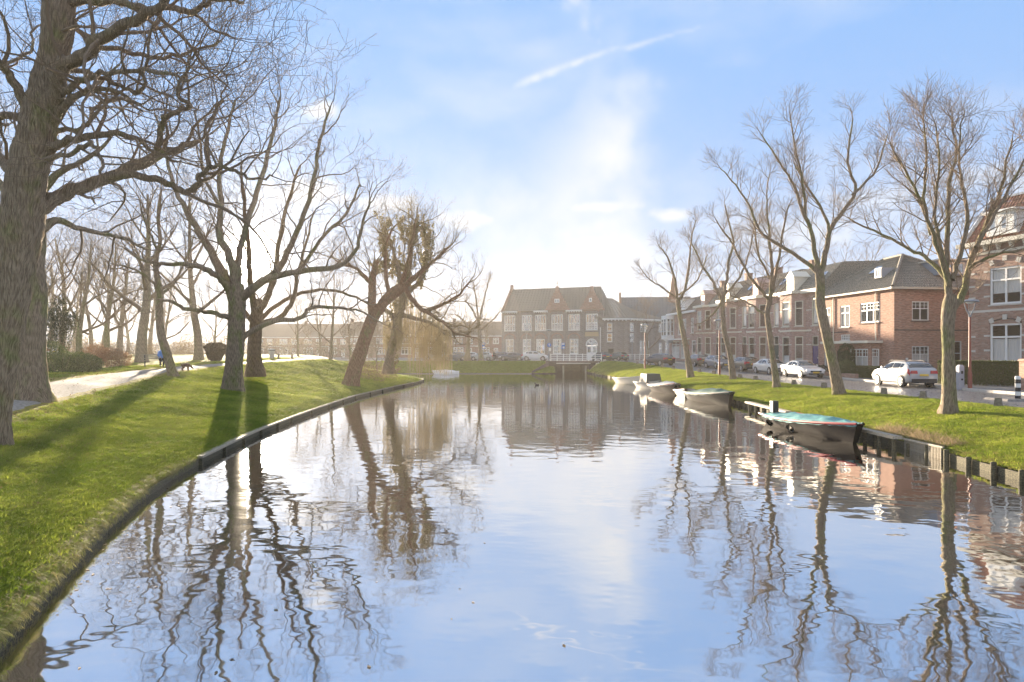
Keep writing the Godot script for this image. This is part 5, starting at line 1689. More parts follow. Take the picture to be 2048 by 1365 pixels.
func willow() -> void:
	# leaning old trunk over the lawn edge
	var k: Dictionary = GNARLED.duplicate()
	drawn_tree("leaning_tree", "old brown tree leaning steeply from the lawn over the water", 52.7,
		[[699, 773, 15], [713, 727, 14], [733, 670, 12.5], [747, 633, 12], [770, 603, 11], [793, 583, 11], [812, 570, 9]],
		[[[745, 640, 10], [743, 583, 9], [747, 550, 8], [752, 520, 6]],
		[[808, 575, 6], [828, 605, 5.5], [850, 622, 5], [880, 610, 4], [912, 595, 3], [938, 565, 1.8]],
		[[812, 570, 7], [840, 545, 5], [870, 520, 3.5], [900, 490, 2]],
		[[745, 570, 5], [715, 540, 3.5], [690, 530, 2.5], [670, 520, 1.6]],
		[[850, 622, 4], [885, 645, 3.2], [915, 668, 2.6], [950, 675, 1.6]],
		[[800, 580, 6], [815, 530, 5], [825, 480, 3.5], [830, 440, 2]],
		[[780, 595, 5], [770, 540, 4], [775, 480, 3], [790, 450, 1.6]]],
		k, 120, {"big": true, "moss": 0.0, "dense": 2.6, "spread": 3.5, "tone": Color(1.0, 0.78, 0.66), "trunk_twigs": 8, "twig_tone": Color(1.2, 0.95, 0.7)})
	# weeping willow grown over with ivy
	var d := 63.0
	var o := drawn_tree("weeping_willow", "ivy grown weeping willow trailing tan strands over the water", d,
		[[776, 738, 10], [780, 710, 8.5], [787, 680, 8], [796, 640, 8], [806, 600, 7.5], [815, 565, 6]],
		[[[806, 610, 7], [800, 560, 6], [790, 510, 4], [770, 470, 2.5]], [[812, 580, 7], [820, 520, 5], [825, 470, 3.5], [822, 442, 2]], [[812, 590, 6], [840, 560, 5], [855, 510, 3.5], [860, 465, 2]], [[800, 630, 6], [840, 640, 4], [870, 650, 3], [890, 670, 2]], [[795, 640, 5], [770, 620, 4], [755, 630, 2.5]]],
		k, 121, {"big": true, "moss": 0.1, "dense": 2.0, "spread": 3.0, "twig_tone": Color(1.2, 0.95, 0.65)})
	var r := RandomNumberGenerator.new()
	r.seed = 9
	# ivy leaves in upright clumps
	var leaf := MB.new()
	leaf.tri(Vector3(0, 0, 0), Vector3(0.07, 0.05, 0.02), Vector3(0.0, 0.13, 0)); leaf.tri(Vector3(0, 0, 0), Vector3(0.0, 0.13, 0), Vector3(-0.07, 0.05, 0.02))
	var clumps := []
	for q in [[822, 450, 34, 9], [818, 480, 26, 13], [855, 480, 14, 14], [772, 470, 15, 16], [770, 500, 16, 18], [822, 520, 32, 26], [850, 520, 20, 22], [815, 560, 30, 26], [795, 540, 20, 16], [770, 530, 14, 14], [800, 600, 14, 24], [790, 660, 10, 30], [783, 700, 10, 24]]:
		clumps.append([at(q[0], q[1], d + r.randf_range(-1, 1)) - o.position, q[2] / FOC * d * 0.75, q[3] / FOC * d * 1.2])
	var mm := MultiMesh.new()
	mm.transform_format = MultiMesh.TRANSFORM_3D
	mm.use_colors = true
	mm.mesh = leaf.mesh()
	# upright leafy shoots
	var shoots := []
	var stems := MB.new()
	for i in 170:
		var c: Array = clumps[r.randi() % clumps.size()]
		var s: Vector3 = c[0] + Vector3(r.randfn() * c[1] * 0.55, (r.randfn() - 0.6) * c[2] * 0.8, r.randfn() * c[1] * 0.55)
		shoots.append([s, s + Vector3(r.randfn() * 0.35, r.randf_range(0.5, 1.6), r.randfn() * 0.35)])
		stems.tube(PackedVector3Array([c[0] + Vector3(0, -c[2] * 0.6, 0), s, shoots[-1][1]]), PackedFloat32Array([0.03, 0.02, 0.008]), 4, false)
	mm.instance_count = 11000
	for i in 11000:
		var c: Array = shoots[r.randi() % shoots.size()]
		var p: Vector3 = c[0].lerp(c[1], r.randf()) + rdir(r) * 0.2 * r.randf()
		var bs := Basis(rdir(r), r.randf() * TAU).scaled(Vector3.ONE * r.randf_range(0.7, 1.4))
		mm.set_instance_transform(i, Transform3D(bs, p))
		var t := r.randf()
		mm.set_instance_color(i, Color(0.16, 0.15, 0.05).lerp(Color(0.36, 0.28, 0.13), t))
	var mi := MultiMeshInstance3D.new()
	mi.name = "ivy"
	mi.multimesh = mm
	mi.material_override = M.leaf
	mi.set_meta("kind", "stuff")
	o.add_child(mi, true)
	put("ivy_stems", stems, M.twig, o)
	# hanging strands, in tresses under the limbs
	var anchors := []
	for i in 85:
		var ax := 768.0 + 132.0 * r.randf()
		anchors.append([ax, 585.0 + absf(ax - 812.0) * 0.5 + r.randf() * 75.0, r.randf_range(-3.0, 3.0), r.randf_range(0.35, 1.0)])
	var st := MB.new()
	for i in 800:
		var an: Array = anchors[r.randi() % anchors.size()]
		var px: float = an[0] + r.randfn() * 4.0
		var top: float = an[1] + r.randf() * 12.0
		var reach := 762.0 if px > 815.0 else 715.0
		var bot: float = lerpf(top + 25.0, reach, sqrt(an[3]) * r.randf_range(0.55, 1.0))
		var a: Vector3 = at(px, top, d + an[2] + r.randfn() * 0.2) - o.position
		var ln := (bot - top) / FOC * d
		var pts := PackedVector3Array()
		var rad := PackedFloat32Array()
		var sx := r.randf_range(-0.15, 0.2)
		for j in 6:
			var t := j / 5.0
			var p := a + Vector3(sx * sin(t * 2.5) + noise.get_noise_2d(i * 9.0, j * 3.0) * 0.12, -ln * t + 0.25 * sin(t * PI) * (1 - t), noise.get_noise_2d(i * 7.0, j * 3.0 + 50) * 0.12)
			if p.y + o.position.y < 0.06: p.y = 0.06 - o.position.y
			pts.append(p); rad.append(lerpf(0.015, 0.008, t))
		st.col = Color(1.0, 1.0, 1.0).lerp(Color(0.75, 0.8, 0.7), r.randf())
		st.tube(pts, rad, 3, false)
	put("hanging_strands", st, M.willow_twig, o)

# ---------------------------------------------------------------- vehicles, boats, people, street furniture
# stations along the length (0 front, 1 rear): [f, top, belt, half width factor]
var SHAPES := {
	"hatch": {"L": 4.15, "W": 1.77, "wheel": 0.32, "st": [[0.0, 0.56, 0.5, 0.80], [0.03, 0.68, 0.64, 0.90], [0.10, 0.79, 0.76, 0.97], [0.2, 0.90, 0.87, 1.0], [0.27, 0.98, 0.92, 1.0], [0.34, 1.18, 0.94, 1.0], [0.42, 1.40, 0.95, 1.0], [0.5, 1.46, 0.95, 1.0], [0.66, 1.465, 0.96, 1.0], [0.82, 1.42, 0.98, 1.0], [0.90, 1.28, 0.99, 0.98], [0.96, 1.03, 0.97, 0.95], [0.99, 0.92, 0.88, 0.91], [1.0, 0.62, 0.58, 0.88]], "ws": [0.285, 0.415], "rw": [0.845, 0.945], "side": [[0.36, 0.56], [0.58, 0.75], [0.765, 0.83]]},
	"suv": {"L": 4.42, "W": 1.82, "wheel": 0.355, "st": [[0.0, 0.64, 0.56, 0.82], [0.03, 0.80, 0.75, 0.92], [0.10, 0.93, 0.89, 0.98], [0.2, 1.00, 0.97, 1.0], [0.27, 1.06, 1.0, 1.0], [0.34, 1.25, 1.01, 1.0], [0.42, 1.44, 1.02, 1.0], [0.5, 1.50, 1.02, 1.0], [0.66, 1.50, 1.04, 1.0], [0.80, 1.46, 1.07, 1.0], [0.90, 1.33, 1.08, 0.98], [0.96, 1.10, 1.05, 0.96], [0.99, 0.98, 0.94, 0.93], [1.0, 0.66, 0.6, 0.9]], "ws": [0.285, 0.415], "rw": [0.86, 0.95], "side": [[0.36, 0.555], [0.575, 0.74], [0.755, 0.82]]},
	"saloon": {"L": 4.4, "W": 1.78, "wheel": 0.32, "st": [[0.0, 0.54, 0.48, 0.80], [0.03, 0.68, 0.63, 0.90], [0.10, 0.79, 0.76, 0.97], [0.2, 0.87, 0.85, 1.0], [0.28, 0.94, 0.9, 1.0], [0.35, 1.16, 0.92, 1.0], [0.43, 1.36, 0.93, 1.0], [0.51, 1.425, 0.93, 1.0], [0.62, 1.42, 0.94, 1.0], [0.72, 1.34, 0.95, 1.0], [0.81, 1.12, 0.96, 1.0], [0.86, 1.02, 0.96, 0.99], [0.95, 0.98, 0.94, 0.96], [0.985, 0.9, 0.86, 0.92], [1.0, 0.6, 0.56, 0.88]], "ws": [0.295, 0.425], "rw": [0.715, 0.82], "side": [[0.37, 0.545], [0.565, 0.70]]},
}

func car_point(sh: Dictionary, f: float, s: float) -> Vector3:
	var st: Array = sh.st
	var i := 0
	while i < st.size() - 2 and f > st[i + 1][0]: i += 1
	var t := clampf((f - st[i][0]) / (st[i + 1][0] - st[i][0]), 0, 1)
	var top := lerpf(st[i][1], st[i + 1][1], t)
	var belt := lerpf(st[i][2], st[i + 1][2], t)
	var w: float = lerpf(st[i][3], st[i + 1][3], t) * sh.W / 2
	var yb := 0.24 + 0.06 * smoothstep(0.12, 0.0, f) + 0.08 * smoothstep(0.9, 1.0, f)
	var up := clampf((top - belt) / 0.45, 0, 1)
	var rw: float = lerpf(0.93, 0.72, up) * w
	var sec := [Vector2(0, yb), Vector2(0.86 * w, yb), Vector2(0.985 * w, yb + 0.1), Vector2(w, lerpf(yb, belt, 0.55)), Vector2(0.975 * w, belt), Vector2(rw, top - lerpf(0.02, 0.09, up)), Vector2(rw * 0.86, top - 0.02 * up), Vector2(0, top)]
	var m := s if s <= 7.0 else 14.0 - s
	var j := mini(int(m), 6)
	var q: Vector2 = sec[j].lerp(sec[j + 1], m - j)
	return Vector3(q.x if s <= 7.0 else -q.x, q.y, (f - 0.5) * sh.L)

func car_panel(sh: Dictionary, f0: float, f1: float, s0: float, s1: float, off := 0.012, nf := 5, ns := 5) -> MB:
	var p := PackedVector3Array()
	for j in ns:
		for i in nf:
			var f := lerpf(f0, f1, i / float(nf - 1))
			var s := lerpf(s0, s1, j / float(ns - 1))
			var a := car_point(sh, f, s)
			var du := car_point(sh, minf(f + 0.01, 1), s) - car_point(sh, maxf(f - 0.01, 0), s)
			var dv := car_point(sh, f, minf(s + 0.05, 14)) - car_point(sh, f, maxf(s - 0.05, 0))
			p.append(a + dv.cross(du).normalized() * off)
	var mb := MB.new()
	# du x dv must point out: run s along the first axis
	var q := PackedVector3Array()
	for i in nf:
		for j in ns: q.append(p[j * nf + i])
	mb.sheet(q, ns, nf)
	return mb

# heading 0: nose to -z
func car(called: String, says: String, kind: String, paint: Color, pos: Vector3, turn: float, group := "", gloss := 0.18) -> Node3D:
	var sh: Dictionary = SHAPES[kind]
	var o := thing(called, says, "car", pos, turn, group)
	var body := StandardMaterial3D.new()
	body.albedo_color = paint.linear_to_srgb()
	body.roughness = 0.35
	body.clearcoat_enabled = true
	body.clearcoat = 1.0
	body.clearcoat_roughness = 0.04
	var p := PackedVector3Array()
	var n := 0
	var fs := []
	for i in sh.st.size() - 1:
		for k in 2: fs.append(lerpf(sh.st[i][0], sh.st[i + 1][0], k / 2.0))
	fs.append(1.0)
	for f in fs:
		for s in 29: p.append(car_point(sh, f, s * 0.5))
		n += 1
	var mb := MB.new()
	mb.sheet(p, 29, n)
	for e in 2:
		var row := 0 if e == 0 else (n - 1) * 29
		var c := Vector3(0, 0.45, p[row].z)
		for s in 28:
			if e == 0: mb.tri(c, p[row + s + 1], p[row + s])
			else: mb.tri(c, p[row + s], p[row + s + 1])
	put("body", mb, body, o)
	put("windscreen", car_panel(sh, sh.ws[0], sh.ws[1], 5.25, 8.75), M.car_glass, o)
	put("rear_window", car_panel(sh, sh.rw[0], sh.rw[1], 5.3, 8.7), M.car_glass, o)
	for w in sh.side:
		put("side_window", car_panel(sh, w[0], w[1], 4.12, 4.9), M.car_glass, o)
		put("side_window", car_panel(sh, w[0], w[1], 9.1, 9.88), M.car_glass, o)
	for e in [[3.35, 4.3], [9.7, 10.65]]:
		put("headlight", car_panel(sh, 0.015, 0.10, e[0], e[1], 0.008), M.lamp_glass, o)
		put("tail_light", car_panel(sh, 0.945, 0.993, e[0] - 0.1, e[1] + 0.1, 0.01), M.tail, o)
	var zf: float = -sh.L / 2
	mb = MB.new()
	mb.box(Vector3(0, 0.52, zf - 0.004), Vector3(0.9, 0.14, 0.05)); mb.box(Vector3(0, 0.33, zf + 0.02), Vector3(1.25, 0.12, 0.06))
	put("grille", mb, M.black, o)
	for e in [zf - 0.035, -zf + 0.02]:
		mb = MB.new()
		mb.box(Vector3(0, 0.45 if e < 0 else 0.72, e), Vector3(0.52, 0.11, 0.02))
		put("number_plate", mb, M.plate, o)
	for sx in [-1.0, 1.0]:
		mb = MB.new()
		mb.frustum(Vector3(sx * 0.6, 0.8, -zf - 0.02), Vector2(0.42, 0.09), Vector2(0.36, 0.06), 0.17)
		put("tail_light", mb, M.tail, o)
		mb = MB.new()
		mb.frustum(Vector3(sx * 0.6, 0.56, zf + 0.07), Vector2(0.4, 0.1), Vector2(0.34, 0.06), 0.14)
		put("headlight", mb, M.lamp_glass, o)
	mb = MB.new()
	mb.box(Vector3(0, 0.38, -zf + 0.005), Vector3(1.5, 0.22, 0.06))
	put("rear_bumper", mb, M.black, o)
	for sx in [-1.0, 1.0]:
		mb = MB.new()
		var c := car_point(sh, 0.37, 4.1 if sx > 0 else 9.9)
		mb.frustum(c + Vector3(sx * 0.1, 0.0, 0), Vector2(0.2, 0.09), Vector2(0.16, 0.06), 0.13)
		put("mirror", mb, body, o)
		for f in [0.195, 0.805]:
			var R: float = sh.wheel
			var b := Basis(Vector3(0, 0, 1), Vector3(sx, 0, 0), Vector3(0, 1, 0))
			b = Basis(Vector3(0, 1, 0), Vector3(sx, 0, 0), Vector3(0, 0, 1) * -sx * 1.0)
			var wc := Vector3(sx * (sh.W / 2 - 0.12), R, (f - 0.5) * sh.L)
			mb = MB.new()
			mb.lathe(wc, [Vector2(0.01, 0.118), Vector2(R * 1.17, 0.118), Vector2(R * 1.17, 0.10)], 20, b)
			put("wheel_arch", mb, M.black, o)
			mb = MB.new()
			mb.lathe(wc, [Vector2(R * 0.64, -0.08), Vector2(R * 0.95, -0.09), Vector2(R, -0.05), Vector2(R, 0.10), Vector2(R * 0.95, 0.135), Vector2(R * 0.66, 0.14)], 22, b)
			var wh := put("wheel", mb, M.rubber, o)
			mb = MB.new()
			mb.lathe(wc, [Vector2(R * 0.68, 0.142), Vector2(R * 0.62, 0.144), Vector2(R * 0.6, 0.125)], 22, b)
			for k in 5:
				var an: float = TAU * k / 5.0 + f
				var dir := Vector3(0, cos(an), sin(an))
				mb.box(wc + Vector3(sx * 0.13, 0, 0) + dir * R * 0.33, Vector3(0.03, R * 0.62, R * 0.22), Basis(Vector3(1, 0, 0), dir, Vector3(1, 0, 0).cross(dir)))
			mb.lathe(wc, [Vector2(R * 0.2, 0.12), Vector2(R * 0.17, 0.15), Vector2(0.005, 0.152)], 12, b)
			put("rim", mb, M.alloy, wh)
	if kind == "suv":
		o.scale = Vector3(1, 1.07, 1)
		for sx in [-1.0, 1.0]:
			mb = MB.new()
			mb.tube(PackedVector3Array([Vector3(sx * 0.58, 1.46, -0.5), Vector3(sx * 0.58, 1.53, -0.3), Vector3(sx * 0.58, 1.53, 1.1), Vector3(sx * 0.58, 1.46, 1.3)]), PackedFloat32Array([0.02, 0.02, 0.02, 0.02]), 6)
			put("roof_rail", mb, M.black, o)
		mb = MB.new()
		mb.box(Vector3(0, 0.46, -zf + 0.012), Vector3(1.5, 0.1, 0.04))
		put("bumper_guard", mb, M.black, o)
	return o

func cars() -> void:
	var W := Color(0.62, 0.62, 0.61)
	var g := "cars parked along the right street"
	car("silver_crossover", "silver crossover with red tail lights parked before the hedge", "suv", Color(0.36, 0.37, 0.39), Vector3(24.65, 1.06, -43.0), 0.0, g)
	car("white_coupe", "white hatchback facing the camera beside the leaning street tree", "saloon", W, Vector3(24.35, road_h(57) + 0.01, -57.2), PI + 0.08, g)
	car("white_saloon", "white saloon parked in front of the purple door", "saloon", W, Vector3(24.1, road_h(63) + 0.01, -63.4), PI + 0.1, g)
	car("dark_hatchback", "dark bronze hatchback between the white saloon and the grey hatchback", "hatch", Color(0.10, 0.085, 0.07), Vector3(23.55, road_h(69) + 0.01, -69.3), 0.12, g)
	car("grey_hatchback", "grey blue hatchback parked facing the camera behind the lamp post", "hatch", Color(0.16, 0.17, 0.2), Vector3(22.7, road_h(75) + 0.01, -75.0), PI + 0.12, g)
	car("dark_estate", "dark brown hatchback parked in front of the corner shop", "hatch", Color(0.11, 0.09, 0.085), Vector3(22.0, road_h(81) + 0.01, -80.8), 0.13, g)
	car("black_hatchback", "black hatchback driving away toward the bridge", "hatch", Color(0.035, 0.03, 0.04), Vector3(18.1, road_h(84) + 0.01, -84.2), 0.5)
	car("blue_car", "dark blue car half hidden behind the silver crossover", "hatch", Color(0.06, 0.065, 0.14), Vector3(28.2, 1.19, -48.2), -0.25)
	car("white_car", "white car entering at the right edge behind the striped bollard", "hatch", W, Vector3(28.1, 1.06, -34.0), -PI / 2 + PI + 0.25)
	var fg := "cars parked along the far street"
	var far := [[873, 114, "hatch", Color(0.5, 0.48, 0.45), PI / 2, "beige hatchback parked behind the willow strands"], [911, 115, "hatch", Color(0.10, 0.12, 0.15), PI / 2, "dark blue hatchback parked left of the rusty brown tree"], [934, 116.5, "hatch", Color(0.45, 0.46, 0.47), PI / 2, "grey hatchback half hidden by the rusty brown tree"], [962, 116, "hatch", Color(0.3, 0.34, 0.36), PI / 2, "grey green hatchback parked right of the rusty brown tree"], [996, 117, "hatch", Color(0.08, 0.08, 0.11), PI / 2 + 0.1, "black hatchback parked behind the passing cyclist"], [1024, 113, "saloon", Color(0.07, 0.075, 0.09), PI / 2 - 0.15, "dark saloon parked left of the white crossover"], [1071, 112, "suv", W, PI / 2 + PI - 0.2, "white crossover parked in front of the school"], [1203, 114, "hatch", Color(0.05, 0.06, 0.08), 0.4, "black car standing on the bridge before the school door"], [1233, 117, "hatch", Color(0.08, 0.11, 0.11), 0.7, "dark green car parked beside the grey school wing"]]
	for q in far:
		car("parked_car", q[5], q[2], q[3], Vector3((q[0] - 1024.0) / FOC * q[1], 1.79, -q[1]), q[4], fg)
	car("van", "white car glimpsed among the shrubs behind the thick trunk", "suv", W, Vector3(-46.5, lawn_h(-46.5, 66.0) + 0.02, -66.0), PI / 2)

# hull lofted from sections; bow at -z
func boat(called: String, says: String, pos: Vector3, turn: float, L: float, W: float, Hh: float, hull: Material, cover: Material, rim: Material, bow := 0.35, hump := 0.3) -> Node3D:
	var o := thing(called, says, "boat", pos, turn, "boats moored along the right bank")
	var n := 15
	var p := PackedVector3Array()
	var edge := []
	for i in n:
		var f := i / float(n - 1)
		var w := W / 2 * pow(sin(minf(1.0, f * 1.35 + 0.04) * PI / 2), 0.75) * (1.0 - 0.16 * smoothstep(0.75, 1.0, f))
		var sheer := Hh + bow * pow(1.0 - f, 2.2) + 0.06 * f * f
		var z := (f - 0.5) * L
		var rake := 0.35 * pow(1.0 - f, 3.0)
		for s in 9:
			var a := (s - 4) / 4.0
			var q := absf(a)
			var x := signf(a) * w * pow(q, 0.6) * lerpf(0.9, 1.0, q)
			var y := lerpf(-0.25, sheer, pow(q, 1.7))
			p.append(Vector3(x, y, z - rake * q + 0.3 * (1 - q) * (1 - f) * (1 - f)))
		edge.append([w, sheer, z, rake])
	var mb := MB.new()
	# reverse across so that du x dv points out (down and sideways)
	var pr := PackedVector3Array()
	for i in n:
		for s in 9: pr.append(p[i * 9 + s])
	mb.sheet(pr, 9, n)
	for i in mb.n.size(): mb.n[i] = -mb.n[i] if mb.n[i].y > 0 and mb.v[i].y < 0.1 else mb.n[i]
	var last := (n - 1) * 9
	for s in 8: mb.tri(Vector3(0, edge[n - 1][1] * 0.6, edge[n - 1][2]), pr[last + s], pr[last + s + 1])
	put("hull", mb, hull, o)
	for sx in [-1.0, 1.0]:
		mb = MB.new()
		var pts := PackedVector3Array()
		var rr := PackedFloat32Array()
		for e in edge:
			pts.append(Vector3(sx * e[0] * 1.0, e[1], e[2] - e[3])); rr.append(0.045)
		mb.tube(pts, rr, 7)
		put("gunwale", mb, rim, o)
	# cover stretched over, sagging between hoops
	var c := PackedVector3Array()
	var nn := 45
	for i in nn:
		var f := i / float(nn - 1)
		var g := f * (n - 1)
		var j := mini(int(g), n - 2)
		var t := g - j
		var w := lerpf(edge[j][0], edge[j + 1][0], t) * 1.03
		var sy := lerpf(edge[j][1], edge[j + 1][1], t)
		var z := lerpf(edge[j][2] - edge[j][3], edge[j + 1][2] - edge[j + 1][3], t)
		for s in 13:
			var a := (s - 6) / 6.0
			var ridge := hump * sin(PI * clampf(f * 1.05, 0, 1)) * (1.0 - pow(absf(a), 1.6))
			var sag := 0.05 * absf(sin(f * PI * 4.0)) * (1 - absf(a)) + 0.07 * noise.get_noise_2d(f * 60.0 + L * 9, a * 12.0) + 0.035 * noise.get_noise_2d(f * 190.0 + L * 9, a * 30.0)
			c.append(Vector3(a * w, sy + 0.02 + ridge - sag - (0.1 if absf(a) > 0.99 else 0.0), z))
	mb = MB.new()
	mb.sheet(c, 13, nn)
	# x right, then +z: normals point down, so turn them over
	for i in mb.n.size(): mb.n[i] = -mb.n[i]
	for i in range(0, mb.ix.size(), 3):
		var q := mb.ix[i]
		mb.ix[i] = mb.ix[i + 1]
		mb.ix[i + 1] = q
	put("cover", mb, cover, o)
	return o

func cloth(r: float, g: float, b: float) -> StandardMaterial3D:
	var m := mat(r, g, b, 0.55, 0.5)
	m.albedo_texture = noise_tex(256, int(r * 900), 0.03, 4, Color(0.72, 0.72, 0.72), Color(1, 1, 1), 1.8)
	return tri_map(m, Vector3.ONE * 0.8)

func boats() -> void:
	var dark := mat(0.012, 0.008, 0.007, 0.6, 0.25)
	var white := mat(0.4, 0.38, 0.34, 0.5)
	var red := mat(0.36, 0.03, 0.035, 0.4)
	var b := boat("covered_boat", "dark boat with red rim under a crumpled teal cover", Vector3(11.95, 0.02, -27.2), PI + 0.02, 6.6, 2.0, 0.4, dark, cloth(0.14, 0.37, 0.36), red, 0.3, 0.22)
	for z in [1.6, -0.4]:
		var m := MB.new()
		m.lathe(Vector3(1.05, 0.2, z), [Vector2(0.01, -0.22), Vector2(0.09, -0.18), Vector2(0.1, 0.0), Vector2(0.09, 0.18), Vector2(0.01, 0.22)], 10, Basis(Vector3(1, 0, 0), Vector3(0, 0.3, 1).normalized(), Vector3(0, 1, -0.3).normalized()))
		put("fender", m, M.white if z < 0 else M.black, b)
	var m2 := MB.new()
	m2.box(Vector3(0.1, 0.75, 3.45), Vector3(0.26, 0.5, 0.35)); m2.box(Vector3(0.1, 0.2, 3.5), Vector3(0.1, 0.8, 0.14))
	put("outboard_motor", m2, M.black, b)
	boat("covered_boat", "dark green covered sloop moored beyond the mossy landing beam", Vector3(12.7, 0.02, -43.4), PI + 0.03, 6.6, 2.2, 0.45, mat(0.018, 0.014, 0.011, 0.6, 0.3), cloth(0.05, 0.12, 0.09), mat(0.1, 0.09, 0.08, 0.5), 0.4, 0.34)
	boat("rowing_boat", "small white rowing boat with dark red inside", Vector3(12.5, 0.02, -49.4), PI - 0.2, 3.4, 1.5, 0.36, white, cloth(0.24, 0.06, 0.05), white, 0.25, 0.0)
	boat("covered_boat", "white covered sloop with brown hull next to the rowing boat", Vector3(12.3, 0.02, -54.3), PI + 0.0, 6.0, 2.2, 0.45, mat(0.03, 0.018, 0.013, 0.6, 0.3), cloth(0.40, 0.42, 0.43), mat(0.2, 0.05, 0.04, 0.4), 0.4, 0.3)
	var c := boat("cabin_boat", "small white boat with a dark tilted hood", Vector3(12.2, 0.02, -60.4), PI + 0.15, 4.4, 1.8, 0.42, white, cloth(0.3, 0.29, 0.26), white, 0.3, 0.06)
	m2 = MB.new()
	m2.frustum(Vector3(0.1, 0.55, -0.4), Vector2(1.4, 1.9), Vector2(1.2, 1.6), 0.75)
	put("hood", m2, mat(0.05, 0.055, 0.05, 0.6), c)
	boat("open_boat", "white open boat moored by the planked landing near the bridge", Vector3(11.85, 0.02, -68.8), PI + 0.25, 4.8, 1.9, 0.5, mat(0.45, 0.42, 0.35, 0.5), cloth(0.3, 0.28, 0.25), white, 0.35, 0.05)
	var w := boat("white_boat", "long white upturned boat lying at the far bank", Vector3(-9.6, 0.05, -100.2), PI / 2, 3.6, 1.3, 0.3, mat(0.75, 0.75, 0.75, 0.4), cloth(0.78, 0.78, 0.78), mat(0.75, 0.75, 0.75, 0.4), 0.15, 0.25)
	w.remove_meta("group")

# one skin over a set of tapered bones [a, b, ra, rb]
func body_mesh(bones: Array, cell: float, k: float) -> MB:
	var lo := Vector3.INF
	var hi := -Vector3.INF
	for b in bones:
		var r := Vector3.ONE * (maxf(b[2], b[3]) + cell * 2)
		lo = lo.min(b[0] - r).min(b[1] - r)
		hi = hi.max(b[0] + r).max(b[1] + r)
	var n := Vector3i(((hi - lo) / cell).ceil()) + Vector3i.ONE
	var f := PackedFloat32Array()
	f.resize(n.x * n.y * n.z)
	for z in n.z:
		for y in n.y:
			for x in n.x:
				var p := lo + Vector3(x, y, z) * cell
				var s := 0.0
				for b in bones:
					var ab: Vector3 = b[1] - b[0]
					var t := clampf((p - b[0]).dot(ab) / maxf(ab.length_squared(), 1e-6), 0, 1)
					var d: float = p.distance_to(b[0] + ab * t) - lerpf(b[2], b[3], t)
					s += exp(-d / k)
				f[(z * n.y + y) * n.x + x] = -k * log(maxf(s, 1e-30))
	var mb := MB.new()
	var id := {}
	var off := [Vector3i(0, 0, 0), Vector3i(1, 0, 0), Vector3i(0, 1, 0), Vector3i(1, 1, 0), Vector3i(0, 0, 1), Vector3i(1, 0, 1), Vector3i(0, 1, 1), Vector3i(1, 1, 1)]
	var eds := [[0, 1], [2, 3], [4, 5], [6, 7], [0, 2], [1, 3], [4, 6], [5, 7], [0, 4], [1, 5], [2, 6], [3, 7]]
	for z in n.z - 1:
		for y in n.y - 1:
			for x in n.x - 1:
				var v := []
				var neg := 0
				for o in off:
					var q := f[((z + o.z) * n.y + y + o.y) * n.x + x + o.x]
					v.append(q)
					if q < 0: neg += 1
				if neg == 0 or neg == 8: continue
				var c := Vector3.ZERO
				var m := 0
				for e in eds:
					var a: float = v[e[0]]
					var b: float = v[e[1]]
					if (a < 0) != (b < 0):
						c += Vector3(off[e[0]]).lerp(Vector3(off[e[1]]), a / (a - b))
						m += 1
				var g := Vector3(v[1] + v[3] + v[5] + v[7] - v[0] - v[2] - v[4] - v[6], v[2] + v[3] + v[6] + v[7] - v[0] - v[1] - v[4] - v[5], v[4] + v[5] + v[6] + v[7] - v[0] - v[1] - v[2] - v[3])
				id[Vector3i(x, y, z)] = mb.vert(lo + (Vector3(x, y, z) + c / m) * cell, g.normalized())
	for z in range(1, n.z - 1):
		for y in range(1, n.y - 1):
			for x in range(1, n.x - 1):
				var a := f[(z * n.y + y) * n.x + x]
				for ax in 3:
					var st := Vector3i(1 if ax == 0 else 0, 1 if ax == 1 else 0, 1 if ax == 2 else 0)
					var b := f[((z + st.z) * n.y + y + st.y) * n.x + x + st.x]
					if (a < 0) == (b < 0): continue
					var u := Vector3i(0, 1, 0) if ax == 0 else (Vector3i(0, 0, 1) if ax == 1 else Vector3i(1, 0, 0))
					var w := Vector3i(0, 0, 1) if ax == 0 else (Vector3i(1, 0, 0) if ax == 1 else Vector3i(0, 1, 0))
					var o := Vector3i(x, y, z)
					var q := [id.get(o - u - w, -1), id.get(o - w, -1), id.get(o, -1), id.get(o - u, -1)]
					if q.has(-1): continue
					if a < 0: mb.ix.append_array([q[0], q[2], q[1], q[0], q[3], q[2]])
					else: mb.ix.append_array([q[0], q[1], q[2], q[0], q[2], q[3]])
	return mb

func B(ax: float, ay: float, az: float, bx: float, by: float, bz: float, ra: float, rb: float) -> Array:
	return [Vector3(ax, ay, az), Vector3(bx, by, bz), ra, rb]

